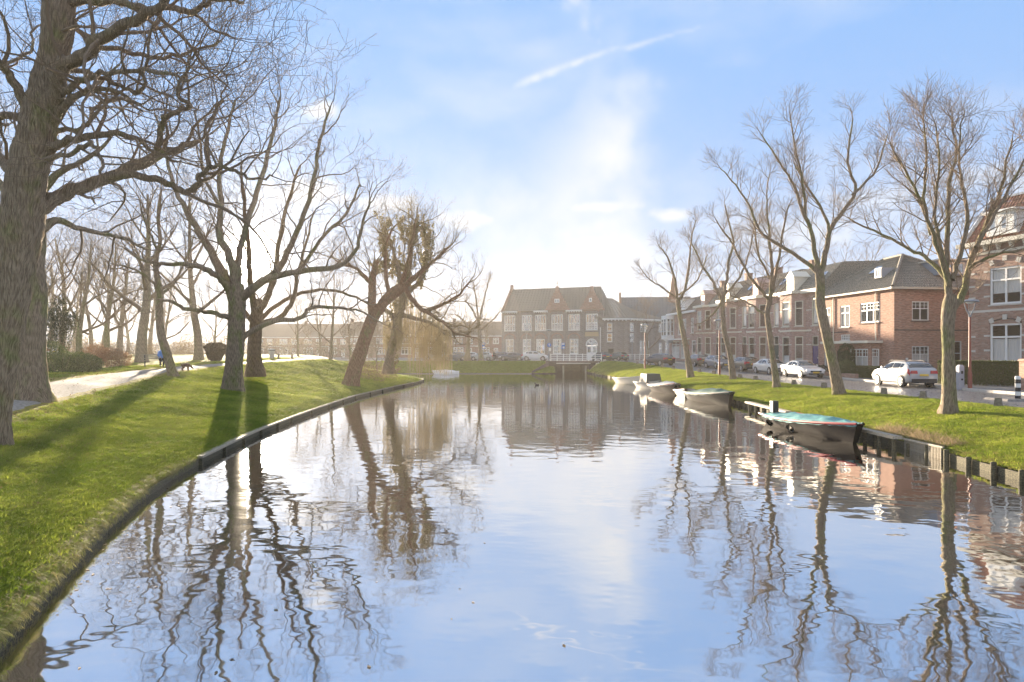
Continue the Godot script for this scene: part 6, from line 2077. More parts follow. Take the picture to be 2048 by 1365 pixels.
# a person: trousers and shoes, coat, head with hair and hands, each clothing piece a child of one continuous figure
func sitting_person() -> void:
	# faces +x towards the water and a little to the camera, on the park bench
	var px := Vector3(-25.15, 0, -48.2)
	px.y = lawn_h(px.x, 48.2) + 0.03
	var turn := -1.05
	var bench := thing("park_bench", "weathered slatted park bench under the seated person", "bench", px, turn)
	for i in 4:
		var m := MB.new()
		m.box(Vector3(-0.22 + i * 0.13, 0.43, 0), Vector3(0.11, 0.035, 1.8))
		put("seat_slat", m, M.pale_wood, bench)
	for i in 3:
		var m := MB.new()
		m.box(Vector3(-0.32 - i * 0.03, 0.55 + i * 0.14, 0), Vector3(0.035, 0.11, 1.8))
		put("back_slat", m, M.pale_wood, bench)
	for z in [-0.7, 0.7]:
		var m := MB.new()
		m.box(Vector3(0.15, 0.17, z), Vector3(0.07, 0.48, 0.07)); m.box(Vector3(-0.3, 0.35, z), Vector3(0.06, 0.94, 0.07), Basis(Vector3.BACK, 0.16)); m.box(Vector3(-0.06, 0.39, z), Vector3(0.5, 0.05, 0.06))
		put("leg", m, M.iron, bench)
	var p := thing("person", "person in light blue coat and dark trousers sitting on the bench", "person", px, turn)
	# local: +x front, y up
	var skin := body_mesh([B(0.0, 0.62, -0.35, 0.02, 1.02, -0.35, 0.14, 0.13), B(0.03, 1.2, -0.35, 0.03, 1.08, -0.35, 0.055, 0.06), B(0.05, 1.33, -0.35, 0.06, 1.28, -0.35, 0.10, 0.085), B(0.14, 1.29, -0.35, 0.16, 1.275, -0.35, 0.02, 0.022),
		B(0.02, 1.03, -0.53, 0.13, 0.8, -0.55, 0.05, 0.045), B(0.13, 0.8, -0.55, 0.32, 0.68, -0.46, 0.042, 0.032), B(0.32, 0.68, -0.46, 0.4, 0.66, -0.42, 0.035, 0.02), B(0.02, 1.03, -0.17, 0.13, 0.8, -0.15, 0.05, 0.045), B(0.13, 0.8, -0.15, 0.32, 0.68, -0.24, 0.042, 0.032), B(0.32, 0.68, -0.24, 0.4, 0.66, -0.28, 0.035, 0.02),
		B(0.0, 0.54, -0.44, 0.42, 0.52, -0.45, 0.08, 0.06), B(0.42, 0.52, -0.45, 0.4, 0.1, -0.45, 0.055, 0.04), B(0.4, 0.06, -0.45, 0.58, 0.05, -0.46, 0.045, 0.04), B(0.0, 0.54, -0.26, 0.42, 0.52, -0.25, 0.08, 0.06), B(0.42, 0.52, -0.25, 0.46, 0.1, -0.25, 0.055, 0.04), B(0.46, 0.06, -0.25, 0.64, 0.05, -0.26, 0.045, 0.04)], 0.022, 0.012)
	put("figure", skin, mat(0.5, 0.32, 0.24, 0.6), p)
	var coat := body_mesh([B(0.0, 0.55, -0.35, 0.02, 1.02, -0.35, 0.2, 0.17), B(0.02, 1.05, -0.35, 0.03, 1.12, -0.35, 0.14, 0.09), B(0.02, 1.04, -0.53, 0.13, 0.8, -0.56, 0.075, 0.065), B(0.13, 0.8, -0.56, 0.3, 0.69, -0.47, 0.062, 0.05), B(0.02, 1.04, -0.17, 0.13, 0.8, -0.14, 0.075, 0.065), B(0.13, 0.8, -0.14, 0.3, 0.69, -0.23, 0.062, 0.05)], 0.03, 0.018)
	put("coat", coat, mat(0.13, 0.27, 0.60, 0.8), p)
	var tr := body_mesh([B(0.0, 0.54, -0.44, 0.42, 0.52, -0.45, 0.105, 0.08), B(0.42, 0.52, -0.45, 0.4, 0.14, -0.45, 0.075, 0.06), B(0.0, 0.54, -0.26, 0.42, 0.52, -0.25, 0.105, 0.08), B(0.42, 0.52, -0.25, 0.46, 0.14, -0.25, 0.075, 0.06)], 0.03, 0.015)
	put("trousers", tr, mat(0.02, 0.02, 0.022, 0.9), p)
	var sho := body_mesh([B(0.4, 0.06, -0.45, 0.58, 0.05, -0.46, 0.055, 0.05), B(0.46, 0.06, -0.25, 0.64, 0.05, -0.26, 0.055, 0.05)], 0.025, 0.01)
	put("shoes", sho, M.black, p)
	var hair := body_mesh([B(0.03, 1.36, -0.35, 0.0, 1.3, -0.35, 0.115, 0.1), B(-0.03, 1.3, -0.35, -0.04, 1.18, -0.35, 0.09, 0.07)], 0.022, 0.012)
	put("hair", hair, mat(0.5, 0.49, 0.47, 0.8), p)
	# dog on the path
	var dx := -21.3
	var dd := 44.6
	var dog := thing("dog", "small brown black dog sniffing at the path edge", "dog", Vector3(dx, lawn_h(dx, dd) + 0.035, -dd), 0.1)
	var bones := [B(-0.22, 0.36, 0, 0.05, 0.36, 0, 0.10, 0.12), B(0.05, 0.36, 0, 0.16, 0.35, 0, 0.12, 0.10), B(0.16, 0.37, 0, 0.30, 0.26, 0, 0.075, 0.06), B(0.31, 0.25, 0, 0.36, 0.2, 0, 0.065, 0.055), B(0.36, 0.19, 0, 0.43, 0.12, 0, 0.04, 0.025), B(0.30, 0.3, 0.05, 0.31, 0.24, 0.075, 0.02, 0.025), B(0.30, 0.3, -0.05, 0.31, 0.24, -0.075, 0.02, 0.025), B(-0.28, 0.4, 0, -0.4, 0.5, 0, 0.03, 0.015)]
	for s in [-0.07, 0.07]:
		bones.append(B(0.12, 0.3, s, 0.11, 0.15, s, 0.05, 0.03)); bones.append(B(0.11, 0.15, s, 0.12, 0.02, s, 0.026, 0.024)); bones.append(B(0.12, 0.015, s, 0.16, 0.015, s, 0.024, 0.02))
		bones.append(B(-0.22, 0.32, s, -0.16, 0.2, s, 0.075, 0.04)); bones.append(B(-0.16, 0.2, s, -0.26, 0.13, s, 0.035, 0.024)); bones.append(B(-0.26, 0.13, s, -0.24, 0.02, s, 0.024, 0.02)); bones.append(B(-0.24, 0.015, s, -0.19, 0.015, s, 0.022, 0.02))
	put("body", body_mesh(bones, 0.016, 0.012), mat(0.09, 0.05, 0.03, 0.8), dog)

func cyclist(px: float, d: float, says: String, coat: Color) -> void:
	var base := Vector3((px - 1024.0) / FOC * d, 1.785, -d)
	var bike := thing("bicycle", says.replace("person", "bicycle ridden by person"), "bicycle", base)
	for x in [-0.52, 0.52]:
		var m := MB.new()
		var ring := PackedVector3Array()
		var rr := PackedFloat32Array()
		for k in 21:
			ring.append(Vector3(x + cos(TAU * k / 20.0) * 0.34, 0.35 + sin(TAU * k / 20.0) * 0.34, 0)); rr.append(0.022)
		m.tube(ring, rr, 6, false)
		put("wheel", m, M.rubber, bike)
	var m := MB.new()
	for q in [[Vector3(-0.52, 0.35, 0), Vector3(-0.1, 0.33, 0)], [Vector3(-0.52, 0.35, 0), Vector3(-0.22, 0.85, 0)], [Vector3(-0.1, 0.33, 0), Vector3(-0.22, 0.9, 0)], [Vector3(-0.1, 0.33, 0), Vector3(0.36, 0.85, 0)], [Vector3(-0.2, 0.8, 0), Vector3(0.36, 0.88, 0)], [Vector3(0.52, 0.35, 0), Vector3(0.34, 1.02, 0)]]:
		m.rod(q[0], q[1], 0.018)
	put("frame", m, M.black, bike)
	m = MB.new()
	m.rod(Vector3(0.3, 1.04, -0.28), Vector3(0.3, 1.04, 0.28), 0.015)
	put("handlebar", m, M.alloy, bike)
	m = MB.new()
	m.frustum(Vector3(-0.24, 0.9, 0), Vector2(0.28, 0.18), Vector2(0.22, 0.12), 0.06)
	put("saddle", m, M.black, bike)
	var p := thing("person", says, "person", base)
	var legs := []
	for s in [-1.0, 1.0]:
		var z: float = s * 0.1
		var ft := Vector3(-0.1 + s * 0.12, 0.33 + s * 0.12, z)
		var kn := Vector3(0.18, 0.72 + s * 0.09, z)
		legs.append([Vector3(-0.22, 0.98, z), kn, 0.09, 0.06]); legs.append([kn, ft, 0.055, 0.04]); legs.append([ft, ft + Vector3(0.16, -0.03, 0), 0.045, 0.035])
	var body := legs.duplicate()
	body.append_array([B(-0.22, 1.0, 0, -0.12, 1.42, 0, 0.14, 0.13), B(-0.1, 1.5, 0, -0.08, 1.6, 0, 0.055, 0.055), B(-0.06, 1.7, 0, -0.06, 1.66, 0, 0.1, 0.085), B(0.03, 1.66, 0, 0.05, 1.65, 0, 0.02, 0.02)])
	for s in [-1.0, 1.0]:
		body.append_array([B(-0.12, 1.42, s * 0.18, 0.02, 1.18, s * 0.22, 0.05, 0.045), B(0.02, 1.18, s * 0.22, 0.27, 1.08, s * 0.24, 0.04, 0.03), B(0.27, 1.08, s * 0.24, 0.33, 1.05, s * 0.24, 0.035, 0.03)])
	put("figure", body_mesh(body, 0.03, 0.012), mat(0.45, 0.3, 0.23, 0.6), p)
	var cb := [B(-0.22, 0.98, 0, -0.12, 1.42, 0, 0.17, 0.16)]
	for s in [-1.0, 1.0]:
		cb.append_array([B(-0.12, 1.42, s * 0.18, 0.02, 1.18, s * 0.22, 0.07, 0.06), B(0.02, 1.18, s * 0.22, 0.25, 1.085, s * 0.24, 0.058, 0.045)])
	var cm := mat(coat.r, coat.g, coat.b, 0.8)
	put("coat", body_mesh(cb, 0.035, 0.018), cm, p)
	var tb := []
	for q in legs: tb.append([q[0], q[1], q[2] + 0.018, q[3] + 0.018])
	put("trousers", body_mesh(tb, 0.035, 0.014), mat(0.02, 0.022, 0.03, 0.9), p)
	put("hair", body_mesh([B(-0.09, 1.72, 0, -0.12, 1.66, 0, 0.1, 0.08)], 0.03, 0.012), mat(0.4, 0.38, 0.35, 0.8), p)

func street_lamp(pos: Vector3, h: float, says: String, red: bool, turn := 0.0) -> void:
	var o := thing("street_lamp", says, "street lamp", pos, turn)
	var m := MB.new()
	m.lathe(Vector3.ZERO, [Vector2(0.11, -0.3), Vector2(0.11, 0.9), Vector2(0.085, 1.0), Vector2(0.075, 1.05), Vector2(0.055, h - 0.95)], 12)
	put("pole", m, M.lamp_red if red else M.lamp_grey, o)
	m = MB.new()
	m.lathe(Vector3(0, 0.35, 0), [Vector2(0.13, 0.0), Vector2(0.135, 0.03), Vector2(0.11, 0.06)], 12)
	put("collar", m, M.lamp_red if red else M.lamp_grey, o)
	for s in [-1.0, 1.0]:
		m = MB.new()
		m.tube(PackedVector3Array([Vector3(0, h - 0.98, 0), Vector3(s * 0.06, h - 0.8, 0), Vector3(s * 0.22, h - 0.5, 0), Vector3(s * 0.3, h - 0.22, 0), Vector3(s * 0.31, h - 0.1, 0)]), PackedFloat32Array([0.05, 0.035, 0.03, 0.028, 0.025]), 8)
		put("arm", m, M.lamp_grey, o)
	m = MB.new()
	m.lathe(Vector3(0, h - 0.12, 0), [Vector2(0.02, 0.0), Vector2(0.42, 0.0), Vector2(0.46, 0.04), Vector2(0.4, 0.11), Vector2(0.2, 0.15), Vector2(0.01, 0.16)], 22)
	put("lamp_head", m, M.lamp_grey, o)
	m = MB.new()
	m.lathe(Vector3(0, h - 0.125, 0), [Vector2(0.01, -0.09), Vector2(0.14, -0.08), Vector2(0.2, 0.0)], 16)
	put("diffuser", m, M.lamp_glass, o)

func things() -> void:
	cars()
	boats()
	sitting_person()
	cyclist(938, 111.0, "person cycling past the rusty brown tree", Color(0.06, 0.07, 0.08))
	cyclist(990, 110.0, "person in a dark coat cycling before the black hatchback", Color(0.03, 0.03, 0.035))
	# lamps
	street_lamp(Vector3(25.65, 1.12, -38.2), 5.0, "red brown street lamp beside the charging post and hedge", true)
	street_lamp(Vector3(18.4, road_h(60.5) - 0.05, -60.5), 5.0, "red brown street lamp on the grass bank between two trees", true)
	street_lamp(Vector3(15.4, road_h(79.0) - 0.05, -79.0), 5.0, "street lamp on the grass bank near the bridge", true)
	street_lamp(Vector3(5.8, 1.79, -107.5), 5.0, "street lamp with a round blue sign left of the bridge", false)
	street_lamp(Vector3(2.4, 1.79, -113.0), 5.2, "street lamp behind the young forked tree", false)
	street_lamp(Vector3(20.0, 1.79, -113.5), 4.0, "short street lamp before the grey school wing", false)
	# signs
	for q in [[5.85, 107.38, 2.35, true, "round blue traffic sign on the lamp post by the bridge"], [8.4, 112.0, 2.1, false, "tall blue information board beyond the bridge railing"], [-4.6, 109.5, 2.0, false, "blue and white street sign by the far parked cars"]]:
		var o := thing("traffic_sign", q[4], "sign", Vector3(q[0], 1.79, -q[1]))
		var m := MB.new()
		m.rod(Vector3(0, -0.2, 0), Vector3(0, 3.0 if not q[3] else 2.7, 0), 0.035)
		put("post", m, M.lamp_grey, o)
		m = MB.new()
		var blue := mat(0.03, 0.15, 0.5, 0.4)
		if q[3]:
			m.lathe(Vector3(0, q[2] + 0.2, 0.06), [Vector2(0.01, 0.02), Vector2(0.31, 0.02), Vector2(0.32, 0.0), Vector2(0.01, -0.01)], 20, Basis(Vector3(1, 0, 0), Vector3(0, 0, 1), Vector3(0, -1, 0)))
			put("disc", m, blue, o)
			m = MB.new()
			m.box(Vector3(0, q[2] + 0.2, 0.088), Vector3(0.09, 0.36, 0.01)); m.frustum(Vector3(0, q[2] + 0.28, 0.088), Vector2(0.28, 0.01), Vector2(0.02, 0.01), 0.16)
			put("arrow", m, M.white, o)
			m = MB.new()
			m.box(Vector3(0.12, q[2] - 0.5, 0.06), Vector3(0.36, 0.5, 0.03))
			put("plate", m, M.white, o)
		else:
			m.box(Vector3(0, 2.45, 0.05), Vector3(0.55, 1.0, 0.04))
			put("board", m, blue, o)
			m = MB.new()
			m.box(Vector3(0.0, 2.75, 0.075), Vector3(0.4, 0.25, 0.012)); m.box(Vector3(0.06, 2.2, 0.075), Vector3(0.3, 0.3, 0.012))
			put("panel", m, M.white, o)
	# charging post
	var cp := thing("charging_post", "pale grey charging post standing beside the red brown lamp", "charging post", Vector3(25.3, 1.12, -38.5))
	var m := MB.new()
	m.box(Vector3(0, 0.62, 0), Vector3(0.3, 1.3, 0.26)); m.frustum(Vector3(0, 1.27, 0), Vector2(0.3, 0.26), Vector2(0.16, 0.18), 0.1)
	put("housing", m, mat(0.36, 0.37, 0.42, 0.5), cp)
	m = MB.new()
	m.box(Vector3(0.02, 0.95, 0.135), Vector3(0.12, 0.16, 0.02)); m.box(Vector3(0.02, 0.55, 0.135), Vector3(0.1, 0.1, 0.03))
	put("socket", m, M.black, cp)
	# striped bollard
	var bo := thing("striped_bollard", "black and white striped bollard on the island at the right edge", "bollard", Vector3(22.4, 1.1, -30.2))
	for i in 6:
		m = MB.new()
		m.lathe(Vector3(0, i * 0.18, 0), [Vector2(0.005, 0.18), Vector2(0.11, 0.18), Vector2(0.112, 0.17), Vector2(0.112, 0.01), Vector2(0.11, 0.0)] if i < 5 else [Vector2(0.005, 0.15), Vector2(0.08, 0.145), Vector2(0.11, 0.12), Vector2(0.112, 0.0)], 16)
		put("band", m, M.white if i % 2 == 1 else M.black, bo)
	m = MB.new()
	m.frustum(Vector3(23.2, 1.05, -30.4), Vector2(3.4, 1.6), Vector2(3.2, 1.4), 0.1)
	var isl := struct("traffic_island", m, M.pavement)
	# low stones along the grass edge
	var stone_says := ["across from the striped bollard", "before the rear wheel of the silver crossover", "before the front wheel of the silver crossover", "between the leaning street tree and the white hatchback", "beside the white hatchback", "right of the tree beside the white saloon", "left of the tree beside the white saloon", "right of the lamp post on the bank", "left of the lamp post on the bank", "in front of the corner shop door", "below the corner shop oriel", "behind the black hatchback", "right of the lamp near the bridge", "left of the lamp near the bridge", "beside the bridge ramp"]
	var sn := 0
	for q in [[1990, 818, 27.0], [1810, 801, 31.5], [1740, 793, 34.5], [1640, 780, 40.4], [1597, 773, 44.6], [1525, 763, 51.5], [1493, 760, 55.0], [1435, 754, 62.0], [1407, 750, 65.5], [1353, 744, 73.0], [1330, 740, 77.0], [1305, 737, 82.0], [1280, 733, 88.0], [1255, 730, 94.0], [1228, 727, 100.0]]:
		var d: float = q[2]
		var x := along(RE, d) - 0.25
		var st := MB.new()
		st.frustum(Vector3(0, -0.1, 0), Vector2(0.34, 0.3), Vector2(0.24, 0.2), 0.46, Basis(Vector3.UP, rng.randf()))
		var so := put("kerb_stone", st, M.roof_moss)
		so.position = Vector3(x, road_h(d), -d)
		sn += 1
		tag(so, "low mossy stone post " + stone_says[sn - 1], "stone post", "low stone posts along the grass edge")
	for q in [[963, 110.0], [900, 108.5], [880, 108.5], [1000, 108.5], [985, 108.5], [1035, 108.5]]:
		var st := MB.new()
		st.frustum(Vector3(0, -0.1, 0), Vector2(0.34, 0.3), Vector2(0.24, 0.2), 0.46)
		var so := put("far_kerb_stone", st, M.roof_moss)
		so.position = Vector3((q[0] - 1024.0) / FOC * 107.0, 1.8, -107.0)
		tag(so, "low stone post on the far grass bank edge", "stone post", "low stone posts on the far bank")
	# litter bin and picnic table in the park
	var lb := thing("litter_bin", "grey litter bin on the park lawn behind the ribbed tree", "bin", Vector3(-25.0, lawn_h(-25.0, 71.0), -71.0))
	m = MB.new()
	m.lathe(Vector3.ZERO, [Vector2(0.22, -0.1), Vector2(0.28, 0.9), Vector2(0.3, 0.92), Vector2(0.3, 1.0), Vector2(0.01, 1.06)], 14)
	put("drum", m, mat(0.4, 0.41, 0.42, 0.5), lb)
	m = MB.new()
	m.lathe(Vector3.ZERO, [Vector2(0.31, 0.86), Vector2(0.32, 0.9), Vector2(0.31, 0.94)], 14)
	put("rim", m, M.iron, lb)
	var tb := thing("picnic_bench", "low wooden bench on the lawn right of the litter bin", "bench", Vector3(-24.0, lawn_h(-24.0, 71.0), -71.0))
	for i in 2:
		m = MB.new()
		m.box(Vector3(0.4, 0.42, -0.1 + i * 0.22), Vector3(1.8, 0.05, 0.19))
		put("plank", m, M.wet_wood, tb)
		m = MB.new()
		m.box(Vector3(-0.3 + i * 1.4, 0.17, 0), Vector3(0.1, 0.44, 0.35))
		put("leg", m, M.wet_wood, tb)
	# a duck on the water
	var dk := thing("duck", "small dark duck swimming on the calm water before the bridge", "duck", Vector3(1074.0 / FOC * 66 - 1024.0 / FOC * 66, 0.0, -66.0), PI)
	put("body", body_mesh([B(-0.14, 0.06, 0, 0.1, 0.06, 0, 0.07, 0.09), B(-0.2, 0.1, 0, -0.14, 0.08, 0, 0.02, 0.05), B(0.12, 0.1, 0, 0.17, 0.2, 0, 0.045, 0.035), B(0.18, 0.22, 0, 0.2, 0.22, 0, 0.045, 0.04), B(0.23, 0.21, 0, 0.28, 0.2, 0, 0.02, 0.014)], 0.018, 0.012), mat(0.05, 0.04, 0.03, 0.6), dk)

# ---------------------------------------------------------------- grass, shrubs, hedges
func tuft(blades: int, h: float, w: float, spread: float, bend: float, sd: int) -> ArrayMesh:
	var r := RandomNumberGenerator.new()
	r.seed = sd
	var mb := MB.new()
	for i in blades:
		var a := r.randf() * TAU
		var o := Vector3(cos(a), 0, sin(a)) * spread * sqrt(r.randf())
		var dir := Vector3(cos(a + r.randfn() * 0.8), 0, sin(a + r.randfn() * 0.8))
		var side := Vector3(-dir.z, 0, dir.x).rotated(Vector3.UP, r.randf_range(-0.8, 0.8)) * w * 0.5
		var hh := h * r.randf_range(0.55, 1.25)
		var p0 := o - Vector3(0, 0.01, 0)
		var p1 := o + Vector3(0, hh * 0.6, 0) + dir * bend * hh * 0.25
		var p2 := o + Vector3(0, hh, 0) + dir * bend * hh * 0.8
		mb.poly4(p0 - side, p0 + side, p1 + side * 0.8, p1 - side * 0.8)
		mb.tri(p1 - side * 0.8, p1 + side * 0.8, p2)
	return mb.mesh()

# blades that arch out (+x) over an edge and hang down
func droop() -> ArrayMesh:
	var r := RandomNumberGenerator.new()
	r.seed = 8
	var mb := MB.new()
	for i in 12:
		var z := r.randf_range(-0.09, 0.09)
		var out := r.randf_range(0.05, 0.14)
		var fall := r.randf_range(0.04, 0.2)
		var dz := r.randfn() * 0.06
		var p := [Vector3(-0.05, -0.03, z), Vector3(0.02, 0.05 * r.randf(), z + dz * 0.3), Vector3(out * 0.7, 0.0, z + dz * 0.6), Vector3(out, -fall * 0.5, z + dz), Vector3(out * 1.02, -fall, z + dz * 1.3)]
		for k in 4:
			var w0 := 0.005 * (1.0 - k * 0.2)
			var w1 := 0.005 * (1.0 - (k + 1) * 0.2)
			mb.poly4(p[k] - Vector3(0, 0, w0), p[k] + Vector3(0, 0, w0), p[k + 1] + Vector3(0, 0, w1), p[k + 1] - Vector3(0, 0, w1))
	return mb.mesh()

func scatter(called: String, me: Mesh, m: Material, pos: PackedVector3Array, size: PackedFloat32Array, cols: PackedColorArray, says: String, cat: String, parent: Node = null, tilt := 0.15) -> MultiMeshInstance3D:
	var mm := MultiMesh.new()
	mm.transform_format = MultiMesh.TRANSFORM_3D
	mm.use_colors = true
	mm.mesh = me
	mm.instance_count = pos.size()
	var r := RandomNumberGenerator.new()
	r.seed = pos.size()
	for i in pos.size():
		var bs := Basis(Vector3.UP, r.randf() * TAU) * Basis(Vector3.RIGHT, r.randfn() * tilt)
		if tilt < 0.0: bs = Basis(Vector3.UP, 0.25 + r.randfn() * 0.5) * Basis(Vector3.BACK, r.randfn() * 0.25)
		mm.set_instance_transform(i, Transform3D(bs.scaled(Vector3.ONE * size[i]), pos[i]))
		mm.set_instance_color(i, cols[i])
	var o := MultiMeshInstance3D.new()
	o.multimesh = mm
	o.material_override = m
	o.set_meta("kind", "stuff")
	if parent:
		o.name = called
		parent.add_child(o, true)
	else:
		o.name = numbered(called)
		add_child(o, true)
		tag(o, says, cat)
	return o

func plants() -> void:
	var r := RandomNumberGenerator.new()
	r.seed = 5
	var me := tuft(10, 0.05, 0.013, 0.11, 2.0, 1)
	# lawn grass, thinning and coarsening with distance
	var pos := PackedVector3Array(); var siz := PackedFloat32Array(); var col := PackedColorArray()
	var g0 := Color(0.18, 0.25, 0.028)
	var g1 := Color(0.36, 0.40, 0.065)
	var dry := Color(0.28, 0.22, 0.09)
	for i in 230000:
		var d := 6.0 + 68.0 * pow(r.randf(), 1.7)
		var wmax := minf(16.0, 4.0 + d * 0.32)
		var t := wmax * r.randf()
		var x := along(LB, d) - t
		if (x / d) < -0.80: continue
		var px := along(PATH, d)
		if d > 15.0 and absf(x - px) < 1.35: continue
		var bare := noise.get_noise_2d(x * 3.0, d * 3.0)
		if d > 15.0 and absf(x - px) < 2.4 + bare and r.randf() < 0.75: continue
		if x < px - 1.0 and r.randf() < 0.6 + bare: continue
		pos.append(Vector3(x, lawn_h(x, d) - 0.005, -d))
		siz.append(r.randf_range(0.65, 1.2) * (1.0 + 0.018 * maxf(d - 12.0, 0.0)))
		var f := clampf(0.5 + noise.get_noise_2d(x * 2.5 + 40.0, d * 2.5) * 0.9 + r.randfn() * 0.3, 0, 1)
		var k := g0.lerp(g1, f)
		col.append(k.lerp(dry, 0.7) if r.randf() < 0.06 else k)
	scatter("lawn_grass", me, M.blade, pos, siz, col, "short bright green grass of the park lawn", "grass")
	pos = PackedVector3Array(); siz = PackedFloat32Array(); col = PackedColorArray()
	for i in 120000:
		var d := 14.0 + 88.0 * pow(r.randf(), 1.5)
		var f := r.randf()
		var x := lerpf(along(RB, d) + 0.02, along(RE, d) - 0.06, f)
		if x / d > 0.80: continue
		pos.append(Vector3(x, bank_h(x, d) - 0.005, -d))
		siz.append(r.randf_range(0.65, 1.3) * (1.0 + 0.016 * maxf(d - 12.0, 0.0)))
		var q := clampf(0.55 + noise.get_noise_2d(x * 3.0, d * 3.0) * 0.9 + r.randfn() * 0.18, 0, 1)
		var k := g0.lerp(g1, q)
		col.append(k.lerp(dry, 0.8) if r.randf() < 0.1 + 0.4 * smoothstep(0.1, 0.0, f) else k)
	scatter("bank_grass", me, M.blade, pos, siz, col, "yellow green grass of the bank below the street", "grass")
	pos = PackedVector3Array(); siz = PackedFloat32Array(); col = PackedColorArray()
	for i in 26000:
		var x := r.randf_range(-40.0, 6.3)
		var f := r.randf()
		var y := lerpf(0.12, 1.8, pow(f, 0.8))
		pos.append(Vector3(x, y, -101.3 - f * 5.0)); siz.append(r.randf_range(1.6, 2.6))
		col.append(g0.lerp(g1, r.randf()))
	scatter("far_grass", me, M.blade, pos, siz, col, "green grass on the far bank before the parked cars", "grass")
	# dry fringe hanging over the timber edge
	var hang := droop()
	pos = PackedVector3Array(); siz = PackedFloat32Array(); col = PackedColorArray()
	for i in 15000:
		var d := 5.0 + 70.0 * pow(r.randf(), 2.2)
		var x := along(LB, d) + r.randf_range(-0.22, 0.03)
		pos.append(Vector3(x, lawn_h(minf(x, along(LB, d) - 0.001), d) + r.randf_range(-0.05, 0.03), -d)); siz.append(r.randf_range(0.6, 1.25) * (0.75 if d < 19.0 else 0.35))
		col.append(Color(0.38, 0.32, 0.15).lerp(Color(0.24, 0.27, 0.06), r.randf()))
	scatter("edge_grass", hang, M.blade, pos, siz, col, "dry tan grass hanging over the lawn edge at the water", "grass", null, -1.0)
	# dead reeds by the right bank
	var reed := tuft(12, 0.75, 0.014, 0.22, 0.9, 3)
	pos = PackedVector3Array(); siz = PackedFloat32Array(); col = PackedColorArray()
	for i in 420:
		var d := r.randf_range(20.8, 25.2)
		var x := along(RB, d) + r.randf_range(0.0, 0.9)
		pos.append(Vector3(x, bank_h(x, d) - 0.05, -d)); siz.append(r.randf_range(0.2, 0.5))
		col.append(Color(0.24, 0.17, 0.10).lerp(Color(0.34, 0.26, 0.17), r.randf()))
	scatter("dead_reeds", reed, M.blade, pos, siz, col, "tangle of dead brown reeds at the bank beside the boat", "reeds", null, 0.5)
	# leaf litter
	var lm := MB.new()
	lm.tri(Vector3(-0.03, 0, 0), Vector3(0.03, 0.008, 0), Vector3(0, 0.01, -0.05)); lm.tri(Vector3(-0.03, 0, 0), Vector3(0, 0.004, 0.05), Vector3(0.03, 0.008, 0))
	pos = PackedVector3Array(); siz = PackedFloat32Array(); col = PackedColorArray()
	for i in 26000:
		var d := r.randf_range(16.0, 75.0)
		var x := along(PATH, d) + r.randfn() * 4.5 - 1.5
		if x > along(LB, d) - 1.0 or (absf(x - along(PATH, d)) < 1.1 and r.randf() < 0.93): continue
		pos.append(Vector3(x, lawn_h(x, d) + 0.02, -d)); siz.append(r.randf_range(0.4, 1.0))
		col.append(Color(0.16, 0.09, 0.045).lerp(Color(0.34, 0.22, 0.11), r.randf()))
	scatter("fallen_leaves", lm.mesh(), M.blade, pos, siz, col, "fallen brown leaves scattered beside the park path", "leaves", null, 0.4)
	# a few leaves lying on the lawn, and some floating by the left edge
	pos = PackedVector3Array(); siz = PackedFloat32Array(); col = PackedColorArray()
	for i in 2600:
		var d := 6.0 + 45.0 * r.randf()
		var x := along(LB, d) - 0.4 - 10.0 * r.randf()
		pos.append(Vector3(x, lawn_h(x, d) + 0.035, -d)); siz.append(r.randf_range(0.35, 0.8))
		col.append(Color(0.12, 0.075, 0.04).lerp(Color(0.3, 0.2, 0.1), r.randf()))
	scatter("lawn_leaves", lm.mesh(), M.blade, pos, siz, col, "dead leaves lying scattered on the open lawn", "leaves", null, 0.4)
	pos = PackedVector3Array(); siz = PackedFloat32Array(); col = PackedColorArray()
	for i in 260:
		var d := 6.0 + 30.0 * r.randf()
		var x := along(LB, d) + 0.25 + 7.0 * pow(r.randf(), 2.0)
		pos.append(Vector3(x, 0.004, -d)); siz.append(r.randf_range(0.35, 0.8))
		col.append(Color(0.14, 0.09, 0.05).lerp(Color(0.36, 0.28, 0.17), r.randf()))
	scatter("floating_leaves", lm.mesh(), M.blade, pos, siz, col, "small dead leaves floating on the water by the lawn", "leaves", null, 0.02)
	shrubs(r)

